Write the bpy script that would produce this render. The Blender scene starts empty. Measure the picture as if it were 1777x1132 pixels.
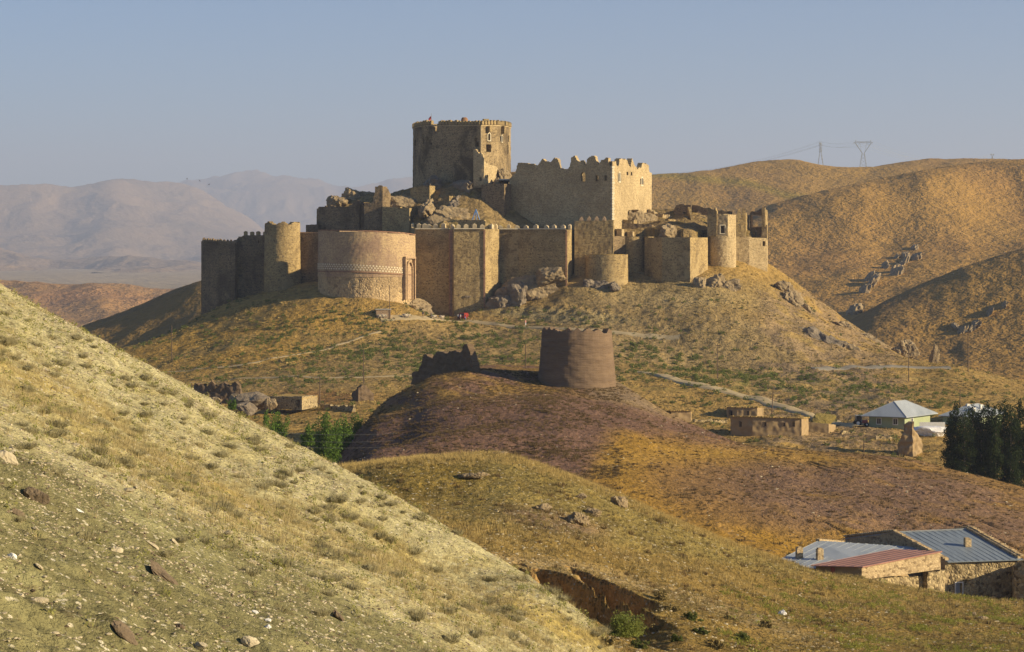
import bpy, math, random
import numpy as np
from mathutils import Vector, Matrix

# ------------------------------------------------------------------ camera, world, sun
F = 3949.0            # focal length in photo pixels (80 mm on 36 mm, 1777 px wide)
HOR = 430.0           # the eye level in the photo
SC = bpy.context.scene
COL = SC.collection
cam_d = bpy.data.cameras.new("camera"); cam = bpy.data.objects.new("camera", cam_d); COL.objects.link(cam)
cam.location = (0, 0, 0); cam.rotation_euler = (math.radians(90), 0, 0)
cam_d.lens = 80; cam_d.sensor_width = 36; cam_d.shift_y = -(566 - HOR) / 1777
cam_d.clip_start = 0.5; cam_d.clip_end = 80000
SC.camera = cam
SUN_EL, SUN_ROT = math.radians(19), math.radians(106)
wd = bpy.data.worlds.new("World"); SC.world = wd; wd.use_nodes = True
_n = wd.node_tree.nodes; _l = wd.node_tree.links
sky = _n.new("ShaderNodeTexSky"); sky.sky_type = 'NISHITA'; sky.sun_disc = False
sky.sun_elevation = SUN_EL; sky.sun_rotation = SUN_ROT
sky.altitude = 1500; sky.air_density = 1.0; sky.dust_density = 0.8; sky.ozone_density = 6.0
_l.new(sky.outputs[0], _n["Background"].inputs[0]); _n["Background"].inputs[1].default_value = 0.062
sd = bpy.data.lights.new("sun", 'SUN'); so = bpy.data.objects.new("sun", sd); COL.objects.link(so)
sd.energy = 5.0; sd.angle = math.radians(0.5); sd.color = (1.0, 0.82, 0.53)
sdir = Vector((math.cos(SUN_EL) * math.sin(SUN_ROT), math.cos(SUN_EL) * math.cos(SUN_ROT), math.sin(SUN_EL)))
so.rotation_euler = sdir.to_track_quat('Z', 'Y').to_euler(); so.location = sdir * 200
SC.view_settings.view_transform = 'Standard'; SC.view_settings.look = 'None'
SC.view_settings.exposure = 0.9; SC.view_settings.gamma = 1.0
SC.render.engine = 'CYCLES'
SC.cycles.max_bounces = 4; SC.cycles.diffuse_bounces = 2; SC.cycles.volume_bounces = 0
SC.cycles.transparent_max_bounces = 6

rs = np.random.RandomState(7)
rnd = random.Random(11)

def W(px, D):                    # plan position seen at column px at distance D
    return ((px - 888.5) / F * D, D)
def Z(py, D):                    # height seen at row py at distance D
    return (HOR - py) / F * D

# ------------------------------------------------------------------ noise
def _hash(ix, iy, seed):
    h = (ix.astype(np.int64) * 374761393 + iy.astype(np.int64) * 668265263 + seed * 1274126177) & 0xffffffff
    h = ((h ^ (h >> 13)) * 1274126177) & 0xffffffff
    return (h ^ (h >> 16)) & 0xffffffff
def perlin(x, y, seed=0):
    x = np.asarray(x, float); y = np.asarray(y, float)
    xi = np.floor(x); yi = np.floor(y); fx = x - xi; fy = y - yi
    u = fx * fx * fx * (fx * (fx * 6 - 15) + 10); v = fy * fy * fy * (fy * (fy * 6 - 15) + 10)
    def g(dx, dy):
        a = _hash(xi + dx, yi + dy, seed) / 4294967296.0 * 2 * np.pi
        return np.cos(a) * (fx - dx) + np.sin(a) * (fy - dy)
    a = g(0, 0); b = g(1, 0); c = g(0, 1); d = g(1, 1)
    return ((a + (b - a) * u) + ((c + (d - c) * u) - (a + (b - a) * u)) * v) * 1.4
def fbm(x, y, s, octs=4, seed=0, gain=0.5):
    r = 0; a = 1.0; t = 0; f = 1.0 / s
    for i in range(octs):
        r = r + a * perlin(np.asarray(x) * f + 17.3 * i, np.asarray(y) * f - 9.1 * i, seed + i); t += a; a *= gain; f *= 2.03
    return r / t
def ridged(x, y, s, octs=4, seed=0):
    r = 0; a = 1.0; t = 0; f = 1.0 / s
    for i in range(octs):
        r = r + a * (1 - np.abs(perlin(np.asarray(x) * f + 5.7 * i, np.asarray(y) * f + 3.1 * i, seed + i)) * 2); t += a; a *= 0.5; f *= 2.03
    return r / t
def sstep(a, b, x):
    t = np.clip((x - a) / (b - a), 0, 1); return t * t * (3 - 2 * t)

# ------------------------------------------------------------------ meshes and objects
def mesh_np(name, V, faces, mat=None, smooth=False, attrs=None, fmat=None):
    """faces: (N,3) or (N,4) array or list of such arrays"""
    me = bpy.data.meshes.new(name)
    if not isinstance(faces, (list, tuple)): faces = [faces]
    faces = [np.asarray(f, np.int32) for f in faces if len(f)]
    V = np.asarray(V, np.float32)
    me.vertices.add(len(V)); me.vertices.foreach_set("co", V.ravel())
    nl = sum(f.size for f in faces); nf = sum(len(f) for f in faces)
    me.loops.add(nl); me.polygons.add(nf)
    me.loops.foreach_set("vertex_index", np.concatenate([f.ravel() for f in faces]))
    tot = np.concatenate([np.full(len(f), f.shape[1], np.int32) for f in faces])
    st = np.concatenate([[0], np.cumsum(tot)[:-1]]).astype(np.int32)
    me.polygons.foreach_set("loop_start", st); me.polygons.foreach_set("loop_total", tot)
    me.polygons.foreach_set("use_smooth", np.full(nf, bool(smooth)))
    if mat is not None:
        for m in (mat if isinstance(mat, (list, tuple)) else [mat]): me.materials.append(m)
    if fmat is not None: me.polygons.foreach_set("material_index", np.asarray(fmat, np.int32))
    if attrs:
        for k, c in attrs.items():
            at = me.color_attributes.new(k, 'FLOAT_COLOR', 'POINT')
            cc = np.ones((len(V), 4), np.float32); cc[:, :3] = c
            at.data.foreach_set("color", cc.ravel())
    me.update(calc_edges=True)
    return me

def setp(o, label=None, cat=None, group=None, kind=None):
    if label: o["label"] = label
    if cat: o["category"] = cat
    if group: o["group"] = group
    if kind: o["kind"] = kind
    return o
def link(name, me, loc=(0, 0, 0), parent=None, rot=(0, 0, 0), sc=(1, 1, 1)):
    o = bpy.data.objects.new(name, me); COL.objects.link(o)
    o.location = loc; o.rotation_euler = rot; o.scale = sc
    if parent is not None: o.parent = parent
    return o
def thing(name, label, cat, loc, group=None):
    o = bpy.data.objects.new(name, None); COL.objects.link(o); o.location = loc; o.empty_display_size = 1
    return setp(o, label, cat, group)

class MB:
    """collects boxes, prisms and tubes in world coordinates; build() links ONE mesh, relative to its root"""
    def __init__(s): s.v = []; s.f = []; s.m = []
    def add(s, V, Fs, m=0):
        b = len(s.v); s.v += [tuple(map(float, p)) for p in V]
        for f in Fs: s.f.append([i + b for i in f]); s.m.append(m)
    def prism(s, pts, z0, z1, m=0):
        """plan polygon (counter-clockwise) raised from z0 to z1; either may be a list per corner"""
        n = len(pts); a = z0 if isinstance(z0, (list, tuple)) else [z0] * n; b = z1 if isinstance(z1, (list, tuple)) else [z1] * n
        s.add([(p[0], p[1], a[i]) for i, p in enumerate(pts)] + [(p[0], p[1], b[i]) for i, p in enumerate(pts)],
              [list(range(n))[::-1], list(range(n, 2 * n))] + [[i, (i + 1) % n, n + (i + 1) % n, n + i] for i in range(n)], m)
    def box(s, cx, cy, z0, w, d, h, rot=0, m=0, taper=1.0):
        c, sn = math.cos(rot), math.sin(rot); P = []
        for k, t in ((0, 1.0), (1, taper)):
            for x, y in ((-w / 2, -d / 2), (w / 2, -d / 2), (w / 2, d / 2), (-w / 2, d / 2)):
                x *= t; y *= t
                P.append((cx + x * c - y * sn, cy + x * sn + y * c, z0 + k * h))
        s.add(P, [[3, 2, 1, 0], [4, 5, 6, 7], [0, 1, 5, 4], [1, 2, 6, 5], [2, 3, 7, 6], [3, 0, 4, 7]], m)
    def tube(s, a, b, r0, r1=None, n=6, m=0):
        r1 = r0 if r1 is None else r1; a = Vector(a); b = Vector(b); d = (b - a).normalized()
        u = d.orthogonal().normalized(); w = d.cross(u)
        P = []
        for c, r in ((a, r0), (b, r1)):
            for i in range(n):
                t = 2 * math.pi * i / n; P.append(c + (u * math.cos(t) + w * math.sin(t)) * r)
        s.add(P, [list(range(n))[::-1], list(range(n, 2 * n))] + [[i, (i + 1) % n, n + (i + 1) % n, n + i] for i in range(n)], m)
    def build(s, name, mat, root=None, loc=(0, 0, 0), smooth=False):
        o0 = Vector(root.location) if root is not None else Vector(loc)
        me = bpy.data.meshes.new(name)
        me.from_pydata([(p[0] - o0.x, p[1] - o0.y, p[2] - o0.z) for p in s.v], [], s.f)
        for m in (mat if isinstance(mat, (list, tuple)) else [mat]): me.materials.append(m)
        me.polygons.foreach_set("material_index", s.m)
        if smooth: me.polygons.foreach_set("use_smooth", [True] * len(s.f))
        me.update()
        return link(name, me, (0, 0, 0) if root is not None else tuple(o0), root)

# ------------------------------------------------------------------ materials
def new_mat(name, rough=0.95, spec=0.15):
    m = bpy.data.materials.new(name); m.use_nodes = True
    b = m.node_tree.nodes["Principled BSDF"]; b.inputs["Roughness"].default_value = rough
    b.inputs["Specular IOR Level"].default_value = spec
    return m, m.node_tree.nodes, m.node_tree.links, b
class NT:
    def __init__(s, m): s.n = m.node_tree.nodes; s.l = m.node_tree.links
    def coord(s, scale=(1, 1, 1), which="Object"):
        t = s.n.new("ShaderNodeTexCoord"); mp = s.n.new("ShaderNodeMapping"); mp.inputs["Scale"].default_value = scale
        s.l.new(t.outputs[which], mp.inputs[0]); return mp.outputs[0]
    def noise(s, scale, co=None, detail=4, rough=0.6, dist=0):
        t = s.n.new("ShaderNodeTexNoise"); t.inputs["Scale"].default_value = scale
        t.inputs["Detail"].default_value = detail; t.inputs["Roughness"].default_value = rough; t.inputs["Distortion"].default_value = dist
        if co is not None: s.l.new(co, t.inputs["Vector"])
        return t.outputs["Fac"]
    def voro(s, scale, co=None, feature='F1', out="Distance"):
        t = s.n.new("ShaderNodeTexVoronoi"); t.feature = feature; t.inputs["Scale"].default_value = scale
        if co is not None: s.l.new(co, t.inputs["Vector"])
        return t.outputs[out]
    def ramp(s, fac, a, b, lo=0.0, hi=1.0):
        t = s.n.new("ShaderNodeMapRange"); t.inputs[1].default_value = a; t.inputs[2].default_value = b
        t.inputs[3].default_value = lo; t.inputs[4].default_value = hi; s.l.new(fac, t.inputs[0]); return t.outputs[0]
    def mix(s, fac, a, b, mode='MIX'):
        t = s.n.new("ShaderNodeMix"); t.data_type = 'RGBA'; t.blend_type = mode; t.clamp_factor = True
        for val, sock in ((fac, t.inputs[0]), (a, t.inputs[6]), (b, t.inputs[7])):
            if isinstance(val, (int, float)): sock.default_value = val
            elif isinstance(val, (tuple, list)): sock.default_value = (*val[:3], 1)
            else: s.l.new(val, sock)
        return t.outputs[2]
    def math(s, op, a, b=0.0):
        t = s.n.new("ShaderNodeMath"); t.operation = op
        for val, sock in ((a, t.inputs[0]), (b, t.inputs[1])):
            if isinstance(val, (int, float)): sock.default_value = val
            else: s.l.new(val, sock)
        return t.outputs[0]
    def attr(s, name):
        t = s.n.new("ShaderNodeAttribute"); t.attribute_name = name; return t.outputs["Color"]
    def scale(s, col, val):       # colour times a value
        t = s.n.new("ShaderNodeVectorMath"); t.operation = 'SCALE'; s.l.new(col, t.inputs[0]); s.l.new(val, t.inputs["Scale"]); return t.outputs[0]
    def bump(s, h, strength, dist, prev=None):
        t = s.n.new("ShaderNodeBump"); t.inputs["Strength"].default_value = strength; t.inputs["Distance"].default_value = dist
        s.l.new(h, t.inputs["Height"])
        if prev is not None: s.l.new(prev, t.inputs["Normal"])
        return t.outputs[0]

def ground_mat(name, unit, vary=0.35, speck=None, speck_size=1.0, speck_amt=0.5, bumps=((1.0, 0.3),), stone=None, stretch=(1, 1, 1)):
    """earth with its own vertex colour; 'unit' = metres of the main grain"""
    m, n, l, b = new_mat(name, 1.0, 0.05); t = NT(m); co = t.coord(stretch)
    c = t.attr("Col")
    v = t.ramp(t.noise(1 / unit, co, 6, 0.65), 0.25, 0.75, 1 - vary, 1 + vary)
    v2 = t.ramp(t.noise(1 / (unit * 9), co, 4, 0.6), 0.3, 0.7, 1 - vary * 0.5, 1 + vary * 0.5)
    c = t.scale(t.scale(c, v), v2)
    if speck:
        f = t.math('MULTIPLY', t.ramp(t.noise(1 / speck_size, co, 3, 0.55), 0.56, 0.64), t.ramp(t.noise(1 / (speck_size * 14), co, 3, 0.6), 0.35, 0.6))
        c = t.mix(t.math('MULTIPLY', f, speck_amt), c, speck)
    if stone:
        f = t.ramp(t.voro(1 / stone[0], co), stone[1], stone[1] - 0.08)
        f = t.math('MULTIPLY', f, t.ramp(t.noise(1 / (stone[0] * 3), co, 2), 0.5, 0.6))
        c = t.mix(f, c, stone[2])
    l.new(c, b.inputs["Base Color"])
    p = None
    for sz, st in bumps:
        p = t.bump(t.noise(1 / sz, co, 4, 0.65), min(1.0, st), sz * 0.9 * max(1.0, st), p)
    l.new(p, b.inputs["Normal"]); return m

def stone_mat(name, c1, c2, dark, size=0.55, course=True, bump=0.5, stain=0.55, plaster=None, rough=0.95):
    """coursed rubble: stones of many tones, lime joints, big stains and streaks"""
    m, n, l, b = new_mat(name, rough, 0.1); t = NT(m)
    co = t.coord((1, 1, 1.7 if course else 1.0)); cs = t.coord((1, 1, 0.18)); co1 = t.coord()
    cell = t.voro(1 / size, co, 'F1', "Color")
    sep = n.new("ShaderNodeSeparateColor"); l.new(cell, sep.inputs[0])
    c = t.mix(t.ramp(sep.outputs[0], 0, 1), c1, c2)
    edge = t.ramp(t.voro(1 / size, co, 'DISTANCE_TO_EDGE'), 0.0, 0.10)
    c = t.mix(t.math('MULTIPLY', t.math('SUBTRACT', 1.0, edge), 0.35), c, dark)
    c = t.mix(t.math('MULTIPLY', t.ramp(sep.outputs[1], 0.82, 0.9), 0.7), c, dark)
    if course:
        w = n.new("ShaderNodeTexWave"); w.wave_type = 'BANDS'; w.bands_direction = 'Z'; w.inputs["Scale"].default_value = 0.34
        w.inputs["Distortion"].default_value = 1.2; w.inputs["Detail"].default_value = 2; l.new(co1, w.inputs[0])
        c = t.mix(t.math('MULTIPLY', t.ramp(w.outputs["Fac"], 0.15, 0.0), 0.2), c, dark)
    st = t.ramp(t.noise(0.11, co1, 5, 0.62, 0.6), 0.44, 0.62)
    st2 = t.ramp(t.noise(0.5, cs, 4, 0.6), 0.45, 0.8)
    c = t.mix(t.math('MULTIPLY', st, stain), c, dark)
    c = t.mix(t.math('MULTIPLY', st2, stain * 0.35), c, dark)
    if plaster: c = t.mix(t.math('MULTIPLY', t.ramp(t.noise(0.13, co1, 6, 0.62, 0.3), 0.55, 0.60), 0.75), c, plaster)
    c = t.scale(c, t.ramp(t.noise(2.5, co1, 4, 0.7), 0.2, 0.8, 0.65, 1.35))
    l.new(c, b.inputs["Base Color"])
    p = t.bump(t.voro(1 / size, co, 'DISTANCE_TO_EDGE'), bump, size * 0.6)
    p = t.bump(t.noise(1.5, co1, 5, 0.65), bump, 0.12, p)
    l.new(p, b.inputs["Normal"]); return m

def plain_mat(name, c1, c2=None, scale=1.0, rough=0.9, spec=0.15, bump=0.0, dist=0.05, metal=0.0, stretch=(1, 1, 1), sharp=False):
    m, n, l, b = new_mat(name, rough, spec); t = NT(m); co = t.coord(stretch)
    c2 = c2 or tuple(x * 0.6 for x in c1); nz = t.noise(scale, co, 5, 0.65)
    l.new(t.mix(t.ramp(nz, 0.45 if sharp else 0.3, 0.55 if sharp else 0.7), c1, c2), b.inputs["Base Color"])
    b.inputs["Metallic"].default_value = metal
    if bump: l.new(t.bump(t.noise(scale * 2, co, 5, 0.7), bump, dist), b.inputs["Normal"])
    return m
def leaf_mat(name, a, b2):
    m, n, l, b = new_mat(name, 0.8, 0.1); t = NT(m)
    oi = n.new("ShaderNodeObjectInfo")
    f = t.math('ADD', t.ramp(t.noise(1.2, t.coord(), 3), 0.3, 0.7, 0, 0.7), t.math('MULTIPLY', oi.outputs["Random"], 0.4))
    l.new(t.mix(f, a, b2), b.inputs["Base Color"])
    tr = n.new("ShaderNodeBsdfTranslucent"); mx = n.new("ShaderNodeMixShader"); mx.inputs[0].default_value = 0.25
    tr.inputs[0].default_value = (*[min(1, x * 1.6) for x in b2], 1)
    l.new(b.outputs[0], mx.inputs[1]); l.new(tr.outputs[0], mx.inputs[2]); l.new(mx.outputs[0], n["Material Output"].inputs[0])
    return m

# ------------------------------------------------------------------ terrain sheets
class TPS:
    def __init__(s, P, zv, smooth=1e-6):
        s.P = np.array(P, float); n = len(P)
        K = s.k(s.P, s.P) + np.eye(n) * smooth
        A = np.zeros((n + 3, n + 3)); A[:n, :n] = K; Q = np.c_[np.ones(n), s.P]; A[:n, n:] = Q; A[n:, :n] = Q.T
        s.w = np.linalg.solve(A, np.r_[zv, 0, 0, 0])
    def k(s, A, B):
        d = np.sqrt(((A[:, None, :] - B[None]) ** 2).sum(-1)) + 1e-9; return d * d * np.log(d)
    def __call__(s, a, b):
        a = np.asarray(a, float); sh = a.shape; Q = np.c_[a.ravel(), np.asarray(b, float).ravel()]
        out = np.empty(len(Q))
        for i in range(0, len(Q), 40000):
            q = Q[i:i + 40000]; out[i:i + 40000] = s.k(q, s.P) @ s.w[:-3] + s.w[-3] + q @ s.w[-2:]
        return out.reshape(sh)

SHEETS = []
class Sheet:
    """control points (px, py, D): a hill surface passing through them, sampled on a fan-shaped plan grid"""
    def __init__(s, name, ctrl, px0, px1, D0, D1, nx, ny, noise, scale=1.0):
        s.name = name
        P = [((c[0] - 888.5) / F, math.log(c[2])) for c in ctrl]; zv = [Z(c[1], c[2]) for c in ctrl]
        s.tps = TPS(P, zv, 1e-7); s.noise = noise
        s.px = np.linspace(px0, px1, nx); s.D = np.exp(np.linspace(math.log(D0), math.log(D1), ny))
        s.PX, s.DD = np.meshgrid(s.px, s.D); s.X = (s.PX - 888.5) / F * s.DD; s.Y = s.DD
        s.ZZ = s.tps((s.PX - 888.5) / F, np.log(s.DD)); s.ZZ = s.ZZ + noise(s.X, s.Y, s.ZZ)
        s.PY = HOR - s.ZZ * F / s.DD
        SHEETS.append(s)
    def fit(s, line, x0, x1, jrange=None):
        """raise or lower the fan columns so that the ridge passes through the surveyed line"""
        for it in range(3):
            sil = s.PY.min(0); tgt = np.interp(s.px, [q[0] for q in line], [q[1] for q in line]); d = np.where((s.px >= x0) & (s.px <= x1), tgt - sil, np.nan)
            ok = ~np.isnan(d); d = np.interp(s.px, s.px[ok], d[ok])
            k = max(3, int(len(s.px) * 0.11)) | 1; w = np.hanning(k + 2)[1:-1]; w /= w.sum(); d = np.convolve(np.pad(d, k // 2, mode='edge'), w, 'valid')
            jr = s.PY.argmin(0); Dr = np.convolve(np.pad(s.D[jr], k // 2, mode='edge'), w, 'valid'); Dr = np.convolve(np.pad(Dr, k // 2, mode='edge'), w, 'valid'); f = sstep(0.55, 0.95, s.DD / Dr[None]) ; f = 0.25 + 0.75 * f
            s.ZZ = s.ZZ - d[None] / F * s.DD * f; s.PY = HOR - s.ZZ * F / s.DD
    def z(s, px, D):
        """height on the meshed surface (bilinear)"""
        fi = np.interp(px, s.px, np.arange(len(s.px))); fj = np.interp(D, s.D, np.arange(len(s.D)))
        i = np.minimum(fi.astype(int) if hasattr(fi, 'astype') else int(fi), len(s.px) - 2); j = np.minimum(fj.astype(int) if hasattr(fj, 'astype') else int(fj), len(s.D) - 2)
        a = fi - i; b = fj - j; G = s.ZZ
        return (G[j, i] * (1 - a) + G[j, i + 1] * a) * (1 - b) + (G[j + 1, i] * (1 - a) + G[j + 1, i + 1] * a) * b
    def hit(s, px, py):
        i = int(round(np.interp(px, s.px, np.arange(len(s.px))))); c = s.PY[:, i]
        w = np.nonzero(c <= py)[0]
        if len(w) == 0 or w[0] == 0 or px < s.px[0] or px > s.px[-1]: return None
        j = w[0]; t = (c[j - 1] - py) / max(1e-6, c[j - 1] - c[j]); return s.D[j - 1] + (s.D[j] - s.D[j - 1]) * t
    tone = (0.93, 0.86, 0.74)
    def build(s, mat, colfn, hide=None):
        ny, nx = s.ZZ.shape
        V = np.c_[s.X.ravel(), s.Y.ravel(), s.ZZ.ravel()]
        idx = np.arange(nx * ny).reshape(ny, nx)
        Fq = np.c_[idx[:-1, :-1].ravel(), idx[:-1, 1:].ravel(), idx[1:, 1:].ravel(), idx[1:, :-1].ravel()]
        c = colfn(s.PX, s.PY, s.X, s.Y, s.ZZ)
        lum = c.mean(-1, keepdims=True); c = np.clip((lum + (c - lum) * 1.14) * np.array(s.tone), 0.01, 1)
        o = link(s.name, mesh_np(s.name, V, Fq, mat, True, {"Col": c.reshape(-1, 3)}))
        return setp(o, kind="structure")
def hit(px, py, skip=()):
    best = None
    for s in SHEETS:
        if s.name in skip: continue
        D = s.hit(px, py)
        if D is not None and (best is None or D < best[1]): best = (s, D)
    return best
def at(px, py, skip=()):
    h = hit(px, py, skip)
    if h is None: raise Exception("no ground at %s %s" % (px, py))
    s, D = h; return Vector(((px - 888.5) / F * D, D, Z(py, D)))
def blend(c, m, k):
    m = np.clip(m, 0, 1)[..., None]; return c * (1 - m) + np.array(k) * m
def zone(PX, PY, cx, cy, rx, ry, rot=0.0, soft=0.5):
    a = math.radians(rot); dx = PX - cx; dy = PY - cy
    u = (dx * math.cos(a) + dy * math.sin(a)) / rx; v = (-dx * math.sin(a) + dy * math.cos(a)) / ry
    d = np.sqrt(u * u + v * v); return 1 - sstep(1 - soft, 1 + soft, d)
def linepy(pts):                      # a drawn ridge line as a function of px
    xs = [p[0] for p in pts]; ys = [p[1] for p in pts]; return lambda px: np.interp(px, xs, ys)
# ================================================================== THE SETTING: terrain
KH = (0.36, 0.29, 0.13)       # khaki straw
# --- near hillside (left foreground)
def nz_near(X, Y, z):
    a = X * 0.35 + Y * 0.1; b = Y - X * 0.2            # stretched down the slope
    n = 0.45 * fbm(X, Y, 9, 3, 1) + 0.30 * fbm(a, b, 1.6, 3, 2) + 0.10 * ridged(a, b, 0.7, 3, 3) + 0.05 * fbm(X, Y, 0.45, 3, 4) + 0.022 * fbm(X, Y, 0.16, 2, 5)
    t = fbm(X, Y, 5, 2, 9)
    low = sstep(62, 42, Y)                             # bedded shale low on the left
    n = n + low * (0.20 * ridged(a * 1.2, b, 0.9, 3, 31) + 0.22 * sstep(0.15, 0.5, perlin(a * .5, b * 0.8, 32)))
    return n * sstep(10, 30, Y)
ridge = [(-120, 425), (0, 492), (50, 522), (100, 550), (150, 575), (200, 603), (300, 655), (400, 712), (500, 762), (600, 815), (700, 868), (800, 930), (900, 988), (1000, 1055), (1050, 1100), (1080, 1150), (1130, 1230)]
ctrl = []
for px, py in ridge:
    D = 122 - (px / 1080) * 42
    ctrl.append((px, py, D)); zr = Z(py, D)
    for k, dz in ((1.12, 3.0), (1.35, 12.0)):
        ctrl.append((px, HOR - (zr - dz) * F / (D * k), D * k))
for px in range(-100, 1100, 150):                      # the face itself: a 25 degree plane
    for py in (700, 850, 1000, 1132, 1300):
        rl = np.interp(px, [r[0] for r in ridge], [r[1] for r in ridge])
        if py < rl + 60: continue
        u = (px - 888.5) / F; D = -7.15 / (-(py - HOR) / F + 0.4985 * u + 0.0676)
        D = -7.15 / (-(py - HOR) / F - (-0.4985) * u + 0.0676)
        if 15 < D < 118: ctrl.append((px, py, D))
near = Sheet("near_hillside", ctrl, -160, 1180, 20, 165, 520, 560, nz_near)
near.fit(ridge, -120, 1080)

# --- olive mound and the slopes running down to the farmhouse
def nz_mound(X, Y, z):
    g = 1 - np.abs(perlin(X / 7.0, Y / 10.0, 77)) * 2
    n = 0.8 * fbm(X, Y, 22, 3, 11) + 0.30 * fbm(X, Y, 4, 4, 12) + 0.09 * fbm(X, Y, 1.1, 3, 13)
    return n
mound_r = [(520, 830, 215), (600, 808, 212), (700, 796, 210), (800, 788, 208), (860, 786, 206), (920, 800, 205), (1000, 830, 204), (1080, 862, 203), (1160, 898, 202), (1250, 935, 203), (1340, 966, 208), (1400, 985, 214), (1480, 997, 224)]
ctrl = []
for px, py, D in mound_r:
    ctrl.append((px, py, D)); zr = Z(py, D)
    if px < 1450:
        ctrl.append((px, HOR - (zr - 3.2) * F / (D * 1.08), D * 1.08)); ctrl.append((px, HOR - (zr - 12) * F / (D * 1.25), D * 1.25))
ctrl += [(560, 880, 180), (700, 880, 178), (850, 880, 180), (1000, 920, 176), (1100, 960, 178), (1200, 985, 182), (1300, 1000, 192),
         (700, 930, 158), (850, 940, 160), (1000, 985, 158), (1150, 1020, 162), (1300, 1040, 172), (1420, 1040, 190), (1520, 1022, 215), (1590, 1030, 236), (1650, 1058, 246), (1777, 1056, 250), (1850, 1049, 250), (1700, 1046, 262),
         (1500, 1060, 185), (1650, 1060, 200), (1777, 1075, 200), (1900, 1080, 200), (1700, 1040, 280), (1850, 1040, 280), (1550, 1020, 262),
         (820, 975, 146), (900, 1010, 140), (1100, 1060, 138), (1300, 1090, 145), (1500, 1110, 155), (1700, 1132, 160), (1850, 1132, 160),
         (900, 1100, 122), (1100, 1130, 118), (1300, 1150, 125), (1550, 1170, 130), (1850, 1180, 130), (1100, 1300, 95), (1500, 1300, 100), (1850, 1300, 100)]
def nz_mound2(X, Y, z):
    n = nz_mound(X, Y, z)
    px = X / Y * F + 888.5; py0 = HOR - z * F / Y
    # the eroded gully with a scalloped earth bank
    gx = np.interp(px, [820, 880, 950, 1020, 1100, 1180, 1260], [152, 151, 150, 150, 146, 137, 124]) + 15.0 * np.abs(perlin(X / 4.6 + 0.12 * Y, Y * 0 + 3.3, 78)) - 3.5 + 2.2 * fbm(X, Y, 1.8, 4, 76)
    inside = sstep(820, 880, px) * sstep(1200, 1040, px)
    d = gx - Y
    n = n - inside * (1.9 * sstep(0, 2.6, d) + 0.5 * sstep(0, 0.7, d)) * sstep(26, 9, d) + inside * sstep(0.3, 2, d) * sstep(16, 5, d) * 1.0 * (ridged(X + 0.4 * Y, Y * 0.25, 2.0, 4, 79) - 0.5)
    d2 = np.abs(px - 1740 - (py0 - 1060) * 1.2) / 40
    return n
mound = Sheet("olive_mound", ctrl, 500, 1860, 92, 290, 560, 520, nz_mound2)
mound.fit([(a, b) for a, b, c in mound_r], 520, 1400)

# --- purple hill with the saddle running to the right
def nz_purple(X, Y, z):
    px = X / Y * F + 888.5
    g = sstep(1250, 1450, px)
    a = X * 0.9 + Y * 0.55; b = Y - X * 0.25
    rill = -np.abs(perlin((X * 0.8 + Y * 0.6) / 6.5 + 0.22 * perlin(X / 9, Y / 9, 5), (X * 0.6 - Y * 0.8) / 80, 21)) ; rill = sstep(-0.05, 0.0, rill) * sstep(-0.1, 0.3, perlin(X / 14, Y / 14, 29))
    return 0.9 * fbm(X, Y, 30, 3, 22) + 0.25 * fbm(X, Y, 5, 4, 23) + 0.10 * fbm(X, Y, 1.6, 3, 24) - g * 0.55 * rill * sstep(390, 365, Y)
pr = [(590, 812, 340), (604, 782, 345), (625, 752, 352), (660, 722, 368), (720, 697, 376), (800, 676, 384), (870, 668, 388), (930, 664, 396), (1000, 664, 400), (1060, 667, 400), (1100, 684, 396), (1150, 712, 392), (1200, 736, 388), (1290, 772, 384)]
pr2 = [(1400, 782, 384), (1500, 788, 382), (1600, 800, 380), (1640, 812, 376), (1700, 826, 370), (1777, 846, 364), (1860, 870, 358)]
crest = [(604, 772, 362), (625, 742, 375), (655, 706, 392), (690, 684, 402), (720, 668, 408), (760, 651, 412), (822, 635, 416), (870, 633, 418), (930, 634, 420), (1000, 640, 422), (1060, 655, 420), (1100, 680, 408)]
ctrl = [(px, py, D) for px, py, D in pr if px > 650 and px < 1070]
for px, py, D in crest + pr[11:] + pr2:
    ctrl.append((px, py, D)); zr = Z(py, D)
    ctrl.append((px, HOR - (zr - 4.5) * F / (D * 1.08), D * 1.08)); ctrl.append((px, HOR - (min(zr - 13, -46)) * F / (D * 1.22), D * 1.22))
ctrl += [(560, 900, 330), (530, 930, 330), (575, 860, 345), (585, 845, 330), (570, 830, 370), (590, 815, 385)]
ctrl += [(650, 800, 318), (750, 790, 322), (900, 770, 330), (1050, 760, 340), (1150, 790, 338), (1280, 800, 345), (640, 850, 300), (800, 850, 300), (950, 840, 302), (1100, 850, 305), (1250, 860, 310), (1400, 840, 335), (1550, 850, 335), (1700, 880, 330), (1860, 915, 325),
         (1100, 930, 275), (1250, 950, 278), (1400, 950, 290), (1550, 950, 296), (1700, 955, 300), (1860, 975, 300), (1100, 1010, 250), (1400, 1060, 256), (1860, 1100, 262), (1650, 1100, 260), (1700, 1030, 278), (700, 930, 265), (540, 960, 280),
         (900, 720, 352), (1050, 715, 362), (780, 735, 350), (690, 760, 338)]
purple = Sheet("purple_hill", ctrl, 560, 1880, 245, 485, 520, 460, nz_purple)
purple.fit([(a, b) for a, b, c in crest + pr[11:] + pr2], 610, 1860)

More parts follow.
